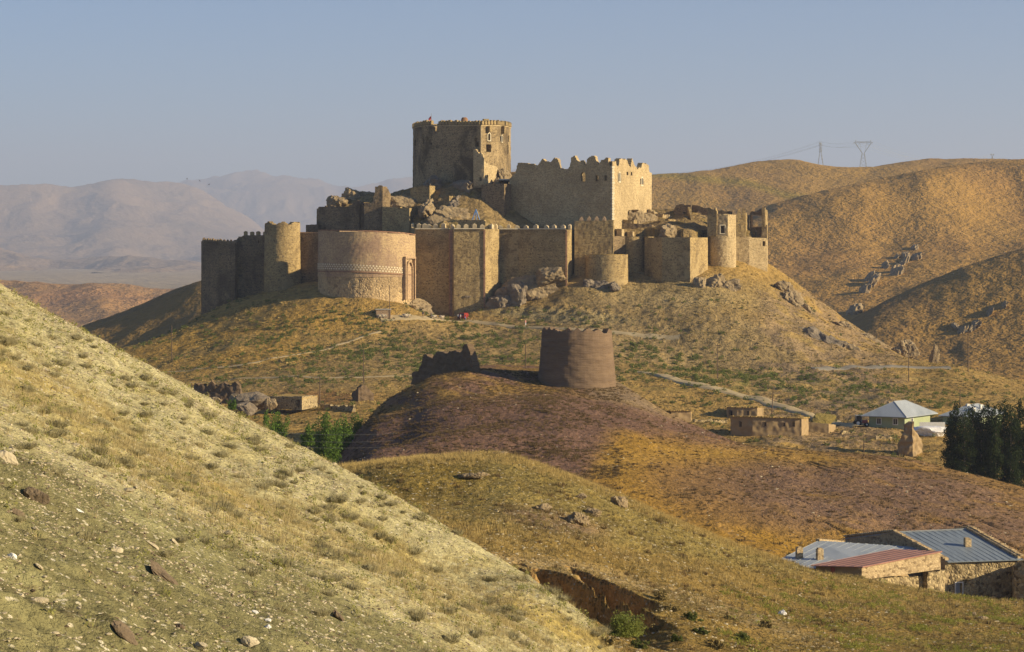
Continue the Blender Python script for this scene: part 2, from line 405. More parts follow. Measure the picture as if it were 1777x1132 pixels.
# --- valley floor, village terrace and the castle hill
def nz_castle(X, Y, z):
    px = X / Y * F + 888.5; py = HOR - z * F / Y
    r = ridged(X * 0.9 + Y * 0.5, Y * 0.8 - X * 0.3, 16, 4, 33)
    right = sstep(1290, 1350, px) * sstep(470, 520, py) * sstep(1600, 1540, px)
    cut = zone(px, py, 960, 545, 130, 14, 4) + zone(px, py, 1180, 575, 160, 22, 8) * 0.7
    return 1.3 * fbm(X, Y, 38, 3, 34) + 0.55 * fbm(X, Y, 8, 4, 35) + 0.16 * fbm(X, Y, 2.4, 3, 36) + right * 1.3 * r + cut * 0.9 * ridged(X, Y, 5, 4, 37) + 0.35 * ridged(X, Y * 0.35, 7, 3, 38) * sstep(540, 620, Y)
ctrl = [(-100, 760, 430), (200, 760, 430), (450, 790, 400), (600, 800, 400), (800, 790, 440), (1100, 800, 440), (1400, 812, 430), (1600, 815, 430), (1880, 830, 430),
        (1300, 775, 462), (1400, 770, 470), (1330, 752, 490), (1500, 760, 480), (1590, 792, 452), (1680, 790, 455), (1500, 745, 505), (1600, 742, 505), (1720, 745, 510), (1880, 750, 510),
        (1200, 735, 505), (1280, 722, 522), (1100, 700, 530), (1180, 722, 516), (1400, 722, 530), (1550, 700, 545), (1700, 700, 550), (1880, 705, 555),
        (1120, 650, 570), (1245, 656, 572), (1340, 690, 548), (1450, 680, 570), (1600, 672, 585), (1777, 690, 580), (1880, 700, 575),
        (1200, 640, 600), (1350, 642, 605), (1450, 640, 612), (1550, 638, 620), (1640, 636, 628), (1700, 645, 630), (1777, 664, 625), (1880, 685, 615),
        (1640, 650, 680), (1777, 690, 680), (1880, 700, 680), (1640, 665, 740), (1880, 720, 740),
        (1000, 640, 585), (1000, 600, 615), (1100, 610, 612), (1100, 565, 638), (1000, 575, 632), (900, 566, 648), (800, 556, 658), (740, 552, 660), (680, 553, 640), (600, 562, 636), (900, 600, 618), (800, 600, 618), (700, 600, 618),
        (860, 530, 666), (950, 522, 664), (1050, 510, 662), (1100, 500, 668), (1130, 477, 679), (1180, 492, 668), (1220, 508, 660), (1250, 500, 664), (1290, 462, 690), (1325, 458, 702), (1260, 540, 645), (1300, 500, 672),
        (985, 490, 670), (1020, 492, 668), (1000, 505, 664),
        (1370, 503, 690), (1400, 520, 690), (1430, 545, 688), (1500, 588, 680), (1560, 620, 670), (1600, 636, 665), (1350, 560, 650), (1400, 600, 632), (1470, 628, 625), (1250, 590, 625), (1150, 600, 622), (1400, 560, 660),
        (1370, 540, 760), (1430, 590, 760), (1500, 625, 740), (1325, 500, 760), (1560, 650, 740),
        (560, 518, 656), (640, 525, 648), (700, 528, 650), (720, 540, 656), (760, 548, 668), (553, 500, 668), (500, 505, 674), (460, 512, 684), (420, 520, 688), (380, 535, 690), (350, 548, 694), (330, 560, 690), (300, 578, 676), (260, 592, 660), (220, 608, 645), (180, 625, 640), (100, 650, 640),
        (500, 535, 650), (400, 565, 650), (420, 600, 618), (300, 615, 628), (550, 600, 618), (500, 640, 580), (600, 650, 560), (350, 650, 585), (250, 650, 600), (150, 680, 590), (700, 650, 560), (850, 640, 575),
        (300, 690, 540), (400, 705, 510), (480, 708, 500), (520, 704, 502), (620, 700, 505), (560, 730, 470), (450, 760, 440), (620, 690, 520), (720, 670, 540), (700, 720, 480), (850, 700, 520), (950, 690, 520), (200, 710, 520),
        (300, 610, 730), (220, 640, 720), (350, 580, 740), (420, 560, 760), (100, 690, 740), (600, 470, 720), (700, 450, 720), (800, 440, 720), (900, 440, 720), (1000, 440, 720), (1100, 440, 720), (1200, 440, 720), (1290, 445, 720),
        (600, 500, 800), (800, 480, 800), (1000, 480, 800), (1200, 490, 800), (1290, 510, 800), (-100, 740, 740), (-100, 720, 560)]
chill = Sheet("castle_hill", ctrl, -160, 1900, 395, 800, 640, 560, nz_castle)

# --- the rock inside the castle walls that carries the keep
def nz_rock(X, Y, z): return 1.2 * (ridged(X, Y, 9, 4, 51) - 0.3) + 0.5 * fbm(X, Y, 3, 3, 52)
ctrl = [(555, 400, 704), (560, 385, 712), (600, 352, 722), (640, 338, 722), (690, 350, 712), (720, 352, 704), (745, 365, 698), (700, 338, 728), (730, 322, 728), (760, 322, 712), (800, 328, 704), (830, 335, 700), (850, 345, 700),
        (780, 375, 688), (740, 385, 690), (830, 388, 684), (790, 396, 678), (900, 400, 690), (870, 400, 678), (1000, 402, 682), (1050, 402, 680), (1100, 402, 688), (1150, 388, 695), (1175, 398, 684), (1130, 405, 682), (1200, 402, 684), (1160, 378, 712), (1200, 368, 725), (1230, 378, 715), (1270, 395, 706), (1315, 402, 704), (1100, 385, 712), (1110, 372, 722),
        (880, 330, 722), (800, 325, 740), (900, 350, 740), (1000, 380, 740), (1100, 378, 745), (1200, 385, 750), (1300, 420, 730), (1250, 440, 770),
        (600, 370, 745), (700, 350, 760), (800, 350, 775), (900, 380, 775), (1000, 410, 780), (1100, 430, 785), (540, 430, 735), (560, 440, 765)]
rock = Sheet("castle_rock", ctrl, 553, 1318, 679, 790, 300, 130, nz_rock)
# cut it off outside the walls
_wall_in = np.interp(rock.PX, [553, 556, 711, 720, 735, 745, 840, 865, 985, 1000, 1062, 1080, 1120, 1160, 1200, 1227, 1280, 1318], [708, 708, 700, 688, 682, 681, 681, 682, 682, 682, 682, 686, 689, 682, 681, 689, 696, 701])
rock.ZZ = np.where(rock.DD < _wall_in, -20.0, rock.ZZ); rock.PY = HOR - rock.ZZ * F / rock.DD
rock.ZZ[:, :2] = -20; rock.ZZ[:, -2:] = -20; rock.ZZ[0, :] = -20; rock.ZZ[-1, :] = -20

# --- the hill behind on the left, the three big hills on the right
def nz_hill(seed, a1=4, s1=120, gul=3.0):
    def f(X, Y, z):
        g = -sstep(-0.13, 0.0, -np.abs(perlin(X / 55 + 0.7 * perlin(X / 90, Y / 90, seed), Y / 260, seed + 3)))
        return a1 * fbm(X, Y, s1, 3, seed) + 1.1 * fbm(X, Y, 22, 4, seed + 1) + gul * 0.35 * ridged(X + 20 * perlin(X / 60, Y / 60, seed), Y * 0.4, 70, 3, seed + 5) + 0.35 * fbm(X, Y, 6, 2, seed + 2)
    return f
def ridge_ctrl(pts, back=((1.06, 12), (1.2, 60)), front=()):
    c = []
    for px, py, D in pts:
        c.append((px, py, D)); zr = Z(py, D)
        for k, dz in back: c.append((px, HOR - (zr - dz) * F / (D * k), D * k))
    return c + list(front)
lh = Sheet("left_ridge", ridge_ctrl([(60, 620, 1150), (100, 590, 1150), (140, 566, 1140), (200, 546, 1120), (250, 526, 1100), (300, 503, 1080), (345, 488, 1060), (420, 470, 1050), (520, 460, 1050), (620, 470, 1060)], ((1.06, 12), (1.2, 50)),
     [(150, 600, 980), (250, 580, 950), (330, 560, 930), (450, 540, 920), (600, 540, 920), (100, 640, 900), (200, 640, 860), (350, 620, 840), (600, 620, 840)]), 20, 640, 820, 1280, 220, 150, nz_hill(61, 4, 90, 3.5))
lh.fit([(q[0], q[1]) for q in [(60, 620, 1150), (100, 590, 1150), (140, 566, 1140), (200, 546, 1120), (250, 526, 1100), (300, 503, 1080), (345, 488, 1060), (420, 470, 1050), (520, 460, 1050), (620, 470, 1060)]], 60, 350)
rh1 = Sheet("right_near_hill", ridge_ctrl([(1440, 580, 1020), (1475, 556, 1040), (1540, 520, 1060), (1600, 492, 1080), (1680, 460, 1100), (1777, 430, 1120), (1880, 405, 1130)], ((1.08, 14), (1.25, 60)),
     [(1440, 620, 930), (1520, 610, 930), (1600, 600, 930), (1700, 580, 930), (1880, 560, 930), (1450, 680, 830), (1600, 680, 820), (1750, 680, 820), (1880, 680, 820)]), 1400, 1900, 800, 1400, 260, 220, nz_hill(71, 4, 90, 2.0))
rh1.fit([(q[0], q[1]) for q in [(1440, 580, 1020), (1475, 556, 1040), (1540, 520, 1060), (1600, 492, 1080), (1680, 460, 1100), (1777, 430, 1120), (1880, 405, 1130)]], 1475, 1880)
rh2 = Sheet("right_middle_hill", ridge_ctrl([(1200, 420, 1500), (1270, 388, 1520), (1330, 357, 1540), (1400, 338, 1570), (1470, 322, 1600), (1540, 307, 1620), (1620, 292, 1650), (1700, 281, 1680), (1800, 274, 1700), (1880, 272, 1710)], ((1.05, 14), (1.15, 60)),
     [(1200, 520, 1300), (1330, 480, 1330), (1450, 430, 1400), (1600, 400, 1430), (1777, 370, 1480), (1880, 360, 1500), (1300, 600, 1080), (1450, 560, 1150), (1560, 520, 1200), (1700, 470, 1260), (1880, 430, 1300), (1200, 650, 980), (1500, 640, 1000), (1880, 560, 1080)]), 1150, 1900, 950, 1900, 360, 300, nz_hill(81, 7, 150, 4.5))
rh2.fit([(q[0], q[1]) for q in [(1200, 420, 1500), (1270, 388, 1520), (1330, 357, 1540), (1400, 338, 1570), (1470, 322, 1600), (1540, 307, 1620), (1620, 292, 1650), (1700, 281, 1680), (1800, 274, 1700), (1880, 272, 1710)]], 1330, 1880)
rh3 = Sheet("right_far_hill", ridge_ctrl([(1000, 330, 2100), (1080, 312, 2120), (1130, 303, 2140), (1190, 300, 2150), (1250, 293, 2160), (1300, 282, 2170), (1350, 277, 2180), (1385, 277, 2180), (1430, 288, 2180), (1500, 291, 2180), (1550, 284, 2190), (1600, 276, 2200), (1700, 275, 2220), (1800, 278, 2240), (1880, 280, 2240)], ((1.05, 14), (1.15, 60)),
     [(1130, 380, 1900), (1250, 350, 1950), (1350, 330, 1980), (1450, 325, 1980), (1600, 300, 2050), (1130, 450, 1650), (1300, 400, 1750), (1500, 370, 1800), (1000, 480, 1650), (1850, 300, 2050)]), 960, 1900, 1600, 2500, 320, 200, nz_hill(91, 7, 170, 4))
rh3.fit([(q[0], q[1]) for q in [(1000, 330, 2100), (1080, 312, 2120), (1130, 303, 2140), (1190, 300, 2150), (1250, 293, 2160), (1300, 282, 2170), (1350, 277, 2180), (1385, 277, 2180), (1430, 288, 2180), (1500, 291, 2180), (1550, 284, 2190), (1600, 276, 2200), (1700, 275, 2220), (1800, 278, 2240), (1880, 280, 2240)]], 1130, 1880)
rd = Sheet("red_hills", ridge_ctrl([(-150, 478, 3300), (0, 486, 3300), (60, 489, 3300), (110, 494, 3300), (180, 491, 3350), (230, 494, 3400), (270, 502, 3450), (320, 500, 3600), (400, 492, 3700), (560, 480, 3700)], ((1.05, 25), (1.2, 80)),
     [(-150, 560, 2500), (0, 540, 2600), (100, 545, 2600), (200, 535, 2700), (300, 540, 2700), (500, 540, 2700), (0, 620, 2000), (300, 620, 2000), (500, 620, 2000)]), -160, 620, 1900, 4400, 300, 200,
     lambda X, Y, z: 22 * (ridged(X, Y, 420, 4, 101) - 0.4) * sstep(1950, 2300, Y) + 3 * fbm(X, Y, 60, 3, 102))
rd.fit([(q[0], q[1]) for q in [(-150, 478, 3300), (0, 486, 3300), (60, 489, 3300), (110, 494, 3300), (180, 491, 3350), (230, 494, 3400), (270, 502, 3450), (320, 500, 3600), (400, 492, 3700), (560, 480, 3700)]], -150, 300)
def nz_mt(seed, amp, s):
    return lambda X, Y, z: amp * (ridged(X + 350 * perlin(X / 1500, Y / 1500, seed + 9), Y * 0.6, s, 3, seed) - 0.35) + amp * 0.42 * (ridged(X + 120 * perlin(X / 500, Y / 500, seed + 4), Y * 0.45, s * 0.30, 5, seed + 2) - 0.4)
mt1 = Sheet("front_mountain", ridge_ctrl([(-150, 325, 17100), (0, 322, 17100), (75, 319, 17100), (130, 325, 17280), (205, 309, 17460), (250, 314, 17640), (320, 318, 17820), (400, 350, 17640), (500, 400, 17280), (600, 440, 16920), (760, 465, 16740)], ((1.08, 300),),
     [(-150, 400, 14400), (0, 400, 14400), (150, 390, 14400), (300, 400, 14400), (450, 430, 14400), (-150, 460, 11700), (0, 455, 11700), (200, 455, 11700), (400, 465, 11700), (600, 480, 11700), (-150, 500, 8640), (200, 505, 8640), (600, 505, 8640), (760, 490, 11700)]), -160, 780, 8100, 19100, 420, 300, nz_mt(111, 150, 2700))
mt1.fit([(q[0], q[1]) for q in [(-150, 325, 9500), (0, 322, 9500), (75, 319, 9500), (130, 325, 9600), (205, 309, 9700), (250, 314, 9800), (320, 318, 9900), (400, 350, 9800), (500, 400, 9600), (600, 440, 9400), (760, 465, 9300)]], -150, 350)
mt2 = Sheet("back_mountain", ridge_ctrl([(-150, 330, 26100), (200, 330, 26100), (300, 320, 25920), (380, 307, 25740), (430, 294, 25560), (470, 303, 25560), (535, 309, 25560), (570, 318, 25560), (610, 326, 25560), (650, 318, 25560), (690, 309, 25560), (720, 306, 25560), (800, 300, 25740), (950, 310, 25920), (1150, 330, 26100)], ((1.07, 400),),
     [(-150, 400, 21960), (300, 390, 21960), (500, 380, 21960), (700, 370, 21960), (900, 380, 21960), (1150, 390, 21960), (300, 440, 18360), (700, 440, 18360), (1150, 440, 18360)]), -160, 1180, 17600, 28100, 440, 260, nz_mt(121, 190, 1900))
mt2.fit([(q[0], q[1]) for q in [(-150, 330, 14500), (200, 330, 14500), (300, 320, 14400), (380, 307, 14300), (430, 294, 14200), (470, 303, 14200), (535, 309, 14200), (570, 318, 14200), (610, 326, 14200), (650, 318, 14200), (690, 309, 14200), (720, 306, 14200), (800, 300, 14300), (950, 310, 14400), (1150, 330, 14500)]], 380, 720)

# ------------------------------------------------------------------ terrain colours (albedo of the earth itself, plus a lit tone on the gully bank) and materials
def col_near(PX, PY, X, Y, z):
    c = np.ones(PX.shape + (3,)) * np.array((0.47, 0.425, 0.27))
    n = fbm(X, Y, 3.0, 4, 201); n2 = fbm(X, Y, 12, 3, 202); n3 = fbm(X * 0.3, Y, 1.0, 3, 203)
    c = blend(c, sstep(0.0, 0.5, n) * 0.6, (0.40, 0.33, 0.15))
    c = blend(c, sstep(0.05, 0.4, n3) * 0.4, (0.52, 0.47, 0.30))
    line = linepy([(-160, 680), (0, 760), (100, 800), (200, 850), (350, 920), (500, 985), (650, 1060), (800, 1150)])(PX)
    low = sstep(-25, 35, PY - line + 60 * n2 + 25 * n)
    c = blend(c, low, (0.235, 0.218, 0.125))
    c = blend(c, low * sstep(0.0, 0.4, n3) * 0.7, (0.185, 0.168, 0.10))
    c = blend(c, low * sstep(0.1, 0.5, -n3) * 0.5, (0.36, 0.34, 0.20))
    band = np.exp(-((PY - (linepy([(0, 640), (250, 790), (420, 880), (650, 960), (850, 1060), (1000, 1110)])(PX)) + 30 * n) / 32) ** 2)
    c = blend(c, band * (0.35 + 0.6 * sstep(-0.1, 0.3, n)), (0.42, 0.33, 0.14))
    return c
near.tone = (0.90, 0.895, 0.80)
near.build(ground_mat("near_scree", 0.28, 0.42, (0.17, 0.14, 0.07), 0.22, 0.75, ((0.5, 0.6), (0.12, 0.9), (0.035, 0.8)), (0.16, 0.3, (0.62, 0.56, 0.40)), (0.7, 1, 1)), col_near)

def col_mound(PX, PY, X, Y, z):
    n = fbm(X, Y, 6, 4, 211); n2 = fbm(X, Y, 20, 3, 212); n3 = fbm(X, Y, 2, 3, 213)
    c = np.ones(PX.shape + (3,)) * np.array((0.27, 0.205, 0.085))
    low = linepy([(560, 870), (700, 900), (800, 905), (900, 915), (1000, 935), (1100, 955), (1200, 975), (1300, 985), (1400, 1000), (1480, 1010)])(PX)
    up = sstep(16, -16, PY - low + 14 * n) * sstep(1540, 1420, PX)
    c = blend(c, up, (0.265, 0.225, 0.10))
    c = blend(c, up * sstep(0.0, 0.5, n3) * 0.5, (0.31, 0.235, 0.085))
    c = blend(c, zone(PX, PY, 960, 905, 90, 18, 12) * 0.75, (0.23, 0.165, 0.13))
    c = blend(c, zone(PX, PY, 700, 830, 130, 45, 0) * 0.5, (0.30, 0.22, 0.065))
    c = blend(c, (1 - up) * sstep(0.0, 0.45, n) * 0.6, (0.33, 0.24, 0.11))
    c = blend(c, (1 - up) * sstep(0.1, 0.5, -n) * 0.5, (0.20, 0.15, 0.07))
    gr = sstep(1250, 1500, PX) * sstep(985, 1010, PY) * sstep(-0.1, 0.25, n2 + 0.5 * n3) 
    c = blend(c, gr * 0.5, (0.22, 0.205, 0.07))
    tr = np.abs(PY - linepy([(820, 965), (1000, 985), (1200, 1040), (1350, 1090), (1500, 1140)])(PX)) 
    c = blend(c, sstep(16, 4, tr + 8 * n) * sstep(1500, 1300, PX) * 0.75, (0.40, 0.32, 0.19))
    bank = sstep(0.35, 0.9, np.abs(np.gradient(z, axis=0)) / np.maximum(1e-3, np.gradient(Y, axis=0)))
    c = blend(c, bank * sstep(900, 1000, PY) * sstep(1400, 1200, PX), (0.40, 0.28, 0.14))  # steep gully bank painted brighter so its ribs look sunlit
    return c
mound.build(ground_mat("mound_earth", 0.8, 0.35, (0.13, 0.10, 0.035), 0.5, 0.7, ((1.6, 0.55), (0.4, 0.8), (0.12, 0.6)), (0.35, 0.26, (0.5, 0.42, 0.28))), col_mound)

def col_purple(PX, PY, X, Y, z):
    n = fbm(X, Y, 10, 4, 221); n2 = fbm(X, Y, 30, 3, 222); n3 = fbm(X * 0.7 + Y * 0.3, (Y - X * 0.3) * 0.25, 3, 3, 223)
    c = np.ones(PX.shape + (3,)) * np.array((0.195, 0.125, 0.094))
    gold = (0.33, 0.21, 0.062)
    line = linepy([(560, 900), (700, 830), (900, 810), (1000, 790), (1080, 745), (1150, 760), (1300, 790)])(PX)
    g = sstep(-20, 25, PY - line + 30 * n) * sstep(1000, 1060, PX + 40 * n)
    c = blend(c, g * 0.95, gold)
    c = blend(c, zone(PX, PY, 1540, 875, 340, 75, 8, 0.35) * (0.95 + 0.4 * n3) * sstep(0.75, 0.0, n), (0.215, 0.145, 0.105))
    sad = np.exp(-((PY - linepy([(1000, 850), (1050, 812), (1130, 792), (1250, 786), (1350, 788), (1480, 800)])(PX) + 8 * n) / 15) ** 2) * sstep(980, 1040, PX) * sstep(1560, 1400, PX)
    c = blend(c, sad * (0.85 + 0.4 * n3), (0.36, 0.235, 0.075))
    c = blend(c, zone(PX, PY, 1230, 860, 110, 45, 20, 0.6) * 0.6, (0.22, 0.14, 0.075))
    c = blend(c, zone(PX, PY, 1350, 945, 220, 30, 0, 0.5) * sstep(-0.3, 0.3, n) * 0.7, (0.33, 0.205, 0.055))
    top = sstep(20, 0, PY - linepy([(600, 745), (720, 697), (800, 684), (900, 680), (1000, 676), (1080, 690), (1180, 720)])(PX))
    c = blend(c, top * sstep(560, 700, PX) * sstep(-0.3, 0.2, n3) * 0.8, (0.32, 0.215, 0.075))
    c = blend(c, top * sstep(980, 1060, PX) * 0.8, (0.24, 0.19, 0.13))
    c = blend(c, sstep(0.2, 0.6, n3) * 0.35, (0.30, 0.20, 0.10))
    return c
purple.tone = (0.95, 0.92, 0.86)
purple.build(ground_mat("purple_earth", 1.4, 0.32, (0.085, 0.055, 0.03), 0.9, 0.75, ((2.6, 0.5), (0.8, 0.8), (0.25, 0.5)), (0.6, 0.2, (0.42, 0.34, 0.28))), col_purple)

def col_chill(PX, PY, X, Y, z):
    n = fbm(X, Y, 18, 4, 231); n2 = fbm(X, Y, 50, 3, 232); n3 = fbm(X, Y, 5, 3, 233)
    c = np.ones(PX.shape + (3,)) * np.array((0.37, 0.27, 0.12))
    grey = zone(PX, PY, 850, 600, 330, 45, 2) * 0.9 + zone(PX, PY, 1150, 570, 250, 60, 10) + zone(PX, PY, 560, 650, 250, 30, 0) * 0.7 + zone(PX, PY, 1300, 620, 260, 60, 20) * 0.6
    c = blend(c, grey * (0.75 + 0.5 * n), (0.315, 0.25, 0.145))
    c = blend(c, zone(PX, PY, 430, 590, 230, 55, -8) * 0.7, (0.40, 0.27, 0.09))
    c = blend(c, sstep(0.1, 0.5, n3) * 0.35, (0.24, 0.18, 0.08))
    c = blend(c, sstep(0.15, 0.55, n2 + 0.3 * n) * 0.5, (0.25, 0.21, 0.12))
    c = blend(c, zone(PX, PY, 1160, 500, 170, 30, 5) * 0.7, (0.36, 0.30, 0.18))
    c = blend(c, (zone(PX, PY, 960, 547, 130, 11, 4)) * 0.8, (0.33, 0.29, 0.18))
    bands = sstep(0.15, 0.45, fbm(X * 0.25, Y, 6, 3, 234))
    c = blend(c, bands * sstep(560, 600, PY) * sstep(720, 690, PY) * 0.4, (0.20, 0.19, 0.08))
    c = blend(c, zone(PX, PY, 1400, 675, 170, 22, 6) * sstep(-0.1, 0.4, n3 + n) * 0.7, (0.15, 0.18, 0.06))
    c = blend(c, zone(PX, PY, 560, 690, 90, 12, 0) * 0.6, (0.24, 0.13, 0.07))
    rk = sstep(1290, 1350, PX) * sstep(480, 520, PY) * sstep(0.1, 0.5, ridged(X, Y, 16, 3, 33) + n3)
    c = blend(c, rk * sstep(1600, 1540, PX) * 0.7, (0.30, 0.235, 0.17))
    c = blend(c, zone(PX, PY, 1700, 745, 200, 30, 5) * 0.4, (0.36, 0.26, 0.11))
    return c
chill.build(ground_mat("castle_hill_earth", 2.0, 0.34, (0.10, 0.085, 0.03), 1.1, 0.7, ((4.0, 0.45), (1.2, 0.8), (0.45, 0.5)), (0.9, 0.16, (0.5, 0.44, 0.32))), col_chill)

def col_rock(PX, PY, X, Y, z):
    n = fbm(X, Y, 6, 3, 241); c = np.ones(PX.shape + (3,)) * np.array((0.30, 0.235, 0.135)); return blend(c, sstep(0.1, 0.5, n) * 0.8, (0.27, 0.215, 0.07))
rock.build(ground_mat("castle_rock_earth", 1.2, 0.45, (0.12, 0.09, 0.045), 0.9, 0.8, ((2.2, 1.0), (0.7, 0.9))), col_rock)

def hill_col(a, b, d, seed, big=120):
    def f(PX, PY, X, Y, z):
        n = fbm(X, Y, big, 4, seed); n2 = fbm(X * 0.6, Y * 0.2, big * 0.3, 4, seed + 1)
        c = np.ones(PX.shape + (3,)) * np.array(a); c = blend(c, sstep(-0.1, 0.5, n), b); c = blend(c, sstep(0.05, 0.5, n2) * 0.6, d); return c
    return f
hm = ground_mat("hill_earth", 5.0, 0.16, (0.13, 0.095, 0.05), 2.6, 0.5, ((14.0, 0.3), (3.5, 0.45)))
for _h in (lh, rh1, rh2, rh3): _h.tone = (0.88, 0.775, 0.61)
lh.build(hm, hill_col((0.30, 0.22, 0.10), (0.25, 0.19, 0.10), (0.22, 0.165, 0.09), 251, 60))
rh1.build(hm, hill_col((0.33, 0.235, 0.105), (0.28, 0.20, 0.10), (0.25, 0.18, 0.10), 252, 90))
rh2.build(hm, hill_col((0.385, 0.27, 0.12), (0.35, 0.24, 0.12), (0.31, 0.21, 0.11), 253, 160))
def col_rh3(PX, PY, X, Y, z):
    c = hill_col((0.39, 0.28, 0.12), (0.365, 0.26, 0.125), (0.33, 0.23, 0.12), 254, 180)(PX, PY, X, Y, z)
    s = np.exp(-((PY - linepy([(1130, 302), (1300, 318), (1360, 338), (1450, 352)])(PX)) / 7) ** 2); return blend(c, s * 0.6, (0.30, 0.27, 0.07))
rh3.build(hm, col_rh3)
rd.build(ground_mat("red_hill_earth", 12.0, 0.2, (0.16, 0.11, 0.07), 8, 0.6, ((30.0, 0.5), (8, 0.6))), hill_col((0.36, 0.235, 0.12), (0.33, 0.205, 0.12), (0.36, 0.20, 0.13), 255, 400))
mtm = ground_mat("mountain_earth", 90.0, 0.15, None, 8, 0.6, ((160.0, 0.2), (40, 0.2)))
mt1.build(mtm, hill_col((0.26, 0.20, 0.145), (0.20, 0.16, 0.12), (0.33, 0.245, 0.165), 256, 1200))
mt2.build(mtm, hill_col((0.24, 0.19, 0.15), (0.17, 0.14, 0.12), (0.30, 0.23, 0.17), 257, 1500))
# one broad plain under everything, out to the horizon
gn = 120; gx = np.linspace(-25500, 25500, gn); gy = np.linspace(-1000, 29500, gn); GX, GY = np.meshgrid(gx, gy)
idx = np.arange(gn * gn).reshape(gn, gn)
V = np.c_[GX.ravel(), GY.ravel(), np.full(gn * gn, -92.0) + 8 * fbm(GX, GY, 3000, 2, 260).ravel()]
setp(link("ground", mesh_np("ground", V, np.c_[idx[:-1, :-1].ravel(), idx[:-1, 1:].ravel(), idx[1:, 1:].ravel(), idx[1:, :-1].ravel()], mtm, True, {"Col": np.tile((0.34, 0.26, 0.15), (gn * gn, 1))})), kind="structure")
# ================================================================== THE CASTLE
S1 = (0.48, 0.355, 0.165); S2 = (0.345, 0.25, 0.115); SD = (0.13, 0.092, 0.05)
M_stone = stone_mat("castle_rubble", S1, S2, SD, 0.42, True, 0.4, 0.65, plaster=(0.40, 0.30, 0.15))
M_dark = stone_mat("shaded_rubble", (0.30, 0.22, 0.125), (0.22, 0.16, 0.09), (0.075, 0.055, 0.035), 0.42, True, 0.4, 0.8)  # castle rubble with shade put into the colour, for the unlit walls
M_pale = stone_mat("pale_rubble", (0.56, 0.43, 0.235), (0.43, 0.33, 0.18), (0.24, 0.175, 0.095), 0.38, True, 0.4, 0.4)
M_pink = stone_mat("pink_ashlar", (0.50, 0.35, 0.20), (0.43, 0.295, 0.17), (0.25, 0.165, 0.11), 0.42, True, 0.2, 0.35)
M_red = stone_mat("red_ashlar", (0.36, 0.20, 0.12), (0.28, 0.165, 0.10), (0.14, 0.09, 0.06), 0.7, True, 0.2, 0.4)
M_white = plain_mat("white_stone", (0.74, 0.66, 0.48), (0.55, 0.46, 0.30), 1.2, 0.9)
M_cap = plain_mat("merlon_stone", (0.62, 0.50, 0.31), (0.40, 0.31, 0.18), 0.9, 0.95, 0.1, 0.5, 0.2)
M_mud = plain_mat("mud_brick", (0.185, 0.130, 0.080), (0.135, 0.097, 0.062), 0.45, 1.0, 0.05, 0.9, 0.35, stretch=(1, 1, 2.2))
M_mudt = plain_mat("mud_brick_courses", (0.215, 0.15, 0.095), (0.145, 0.10, 0.066), 0.95, 1.0, 0.05, 0.9, 0.3, stretch=(0.13, 0.13, 1.0))
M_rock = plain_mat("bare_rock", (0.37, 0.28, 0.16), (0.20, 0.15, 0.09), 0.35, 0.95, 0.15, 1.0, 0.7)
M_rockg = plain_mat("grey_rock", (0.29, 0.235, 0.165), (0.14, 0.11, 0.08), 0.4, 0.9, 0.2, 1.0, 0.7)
M_black = plain_mat("interior_shade_black", (0.02, 0.017, 0.014), (0.012, 0.01, 0.01), 1.0)  # black that paints the shade behind window openings
M_brick = stone_mat("orange_brick", (0.36, 0.20, 0.10), (0.28, 0.16, 0.08), (0.18, 0.09, 0.05), 0.25, True, 0.2, 0.3)
M_conc = plain_mat("concrete", (0.62, 0.58, 0.50), (0.45, 0.42, 0.36), 0.8)

M_bast = stone_mat('mottled_pink_ashlar', (0.50, 0.365, 0.20), (0.43, 0.31, 0.17), (0.25, 0.165, 0.12), 0.42, True, 0.2, 0.7)
M_base = stone_mat('yellow_rubble_base', (0.55, 0.40, 0.21), (0.42, 0.30, 0.16), (0.20, 0.14, 0.08), 0.7, False, 0.7, 0.5)
M_keep = stone_mat('keep_rubble', (0.46, 0.34, 0.18), (0.31, 0.23, 0.125), (0.085, 0.062, 0.035), 0.42, True, 0.5, 0.85)
def dense(pts, cell, closed=False):
    out = []; n = len(pts)
    for i in range(n if closed else n - 1):
        a = pts[i]; b = pts[(i + 1) % n]; L = math.hypot(b[0] - a[0], b[1] - a[1]); k = max(1, int(round(L / cell)))
        for j in range(k): out.append((a[0] + (b[0] - a[0]) * j / k, a[1] + (b[1] - a[1]) * j / k))
    if not closed: out.append(pts[-1])
    return np.array(out)
def circ(px, D, r, n=72, a0=0, a1=360):
    c = W(px, D)
    return [(c[0] + r * math.cos(math.radians(a0 + (a1 - a0) * i / n)), c[1] + r * math.sin(math.radians(a0 + (a1 - a0) * i / n))) for i in range(n + (0 if a1 - a0 >= 360 else 1))]
def pxpath(pts): return [W(*p) for p in pts]

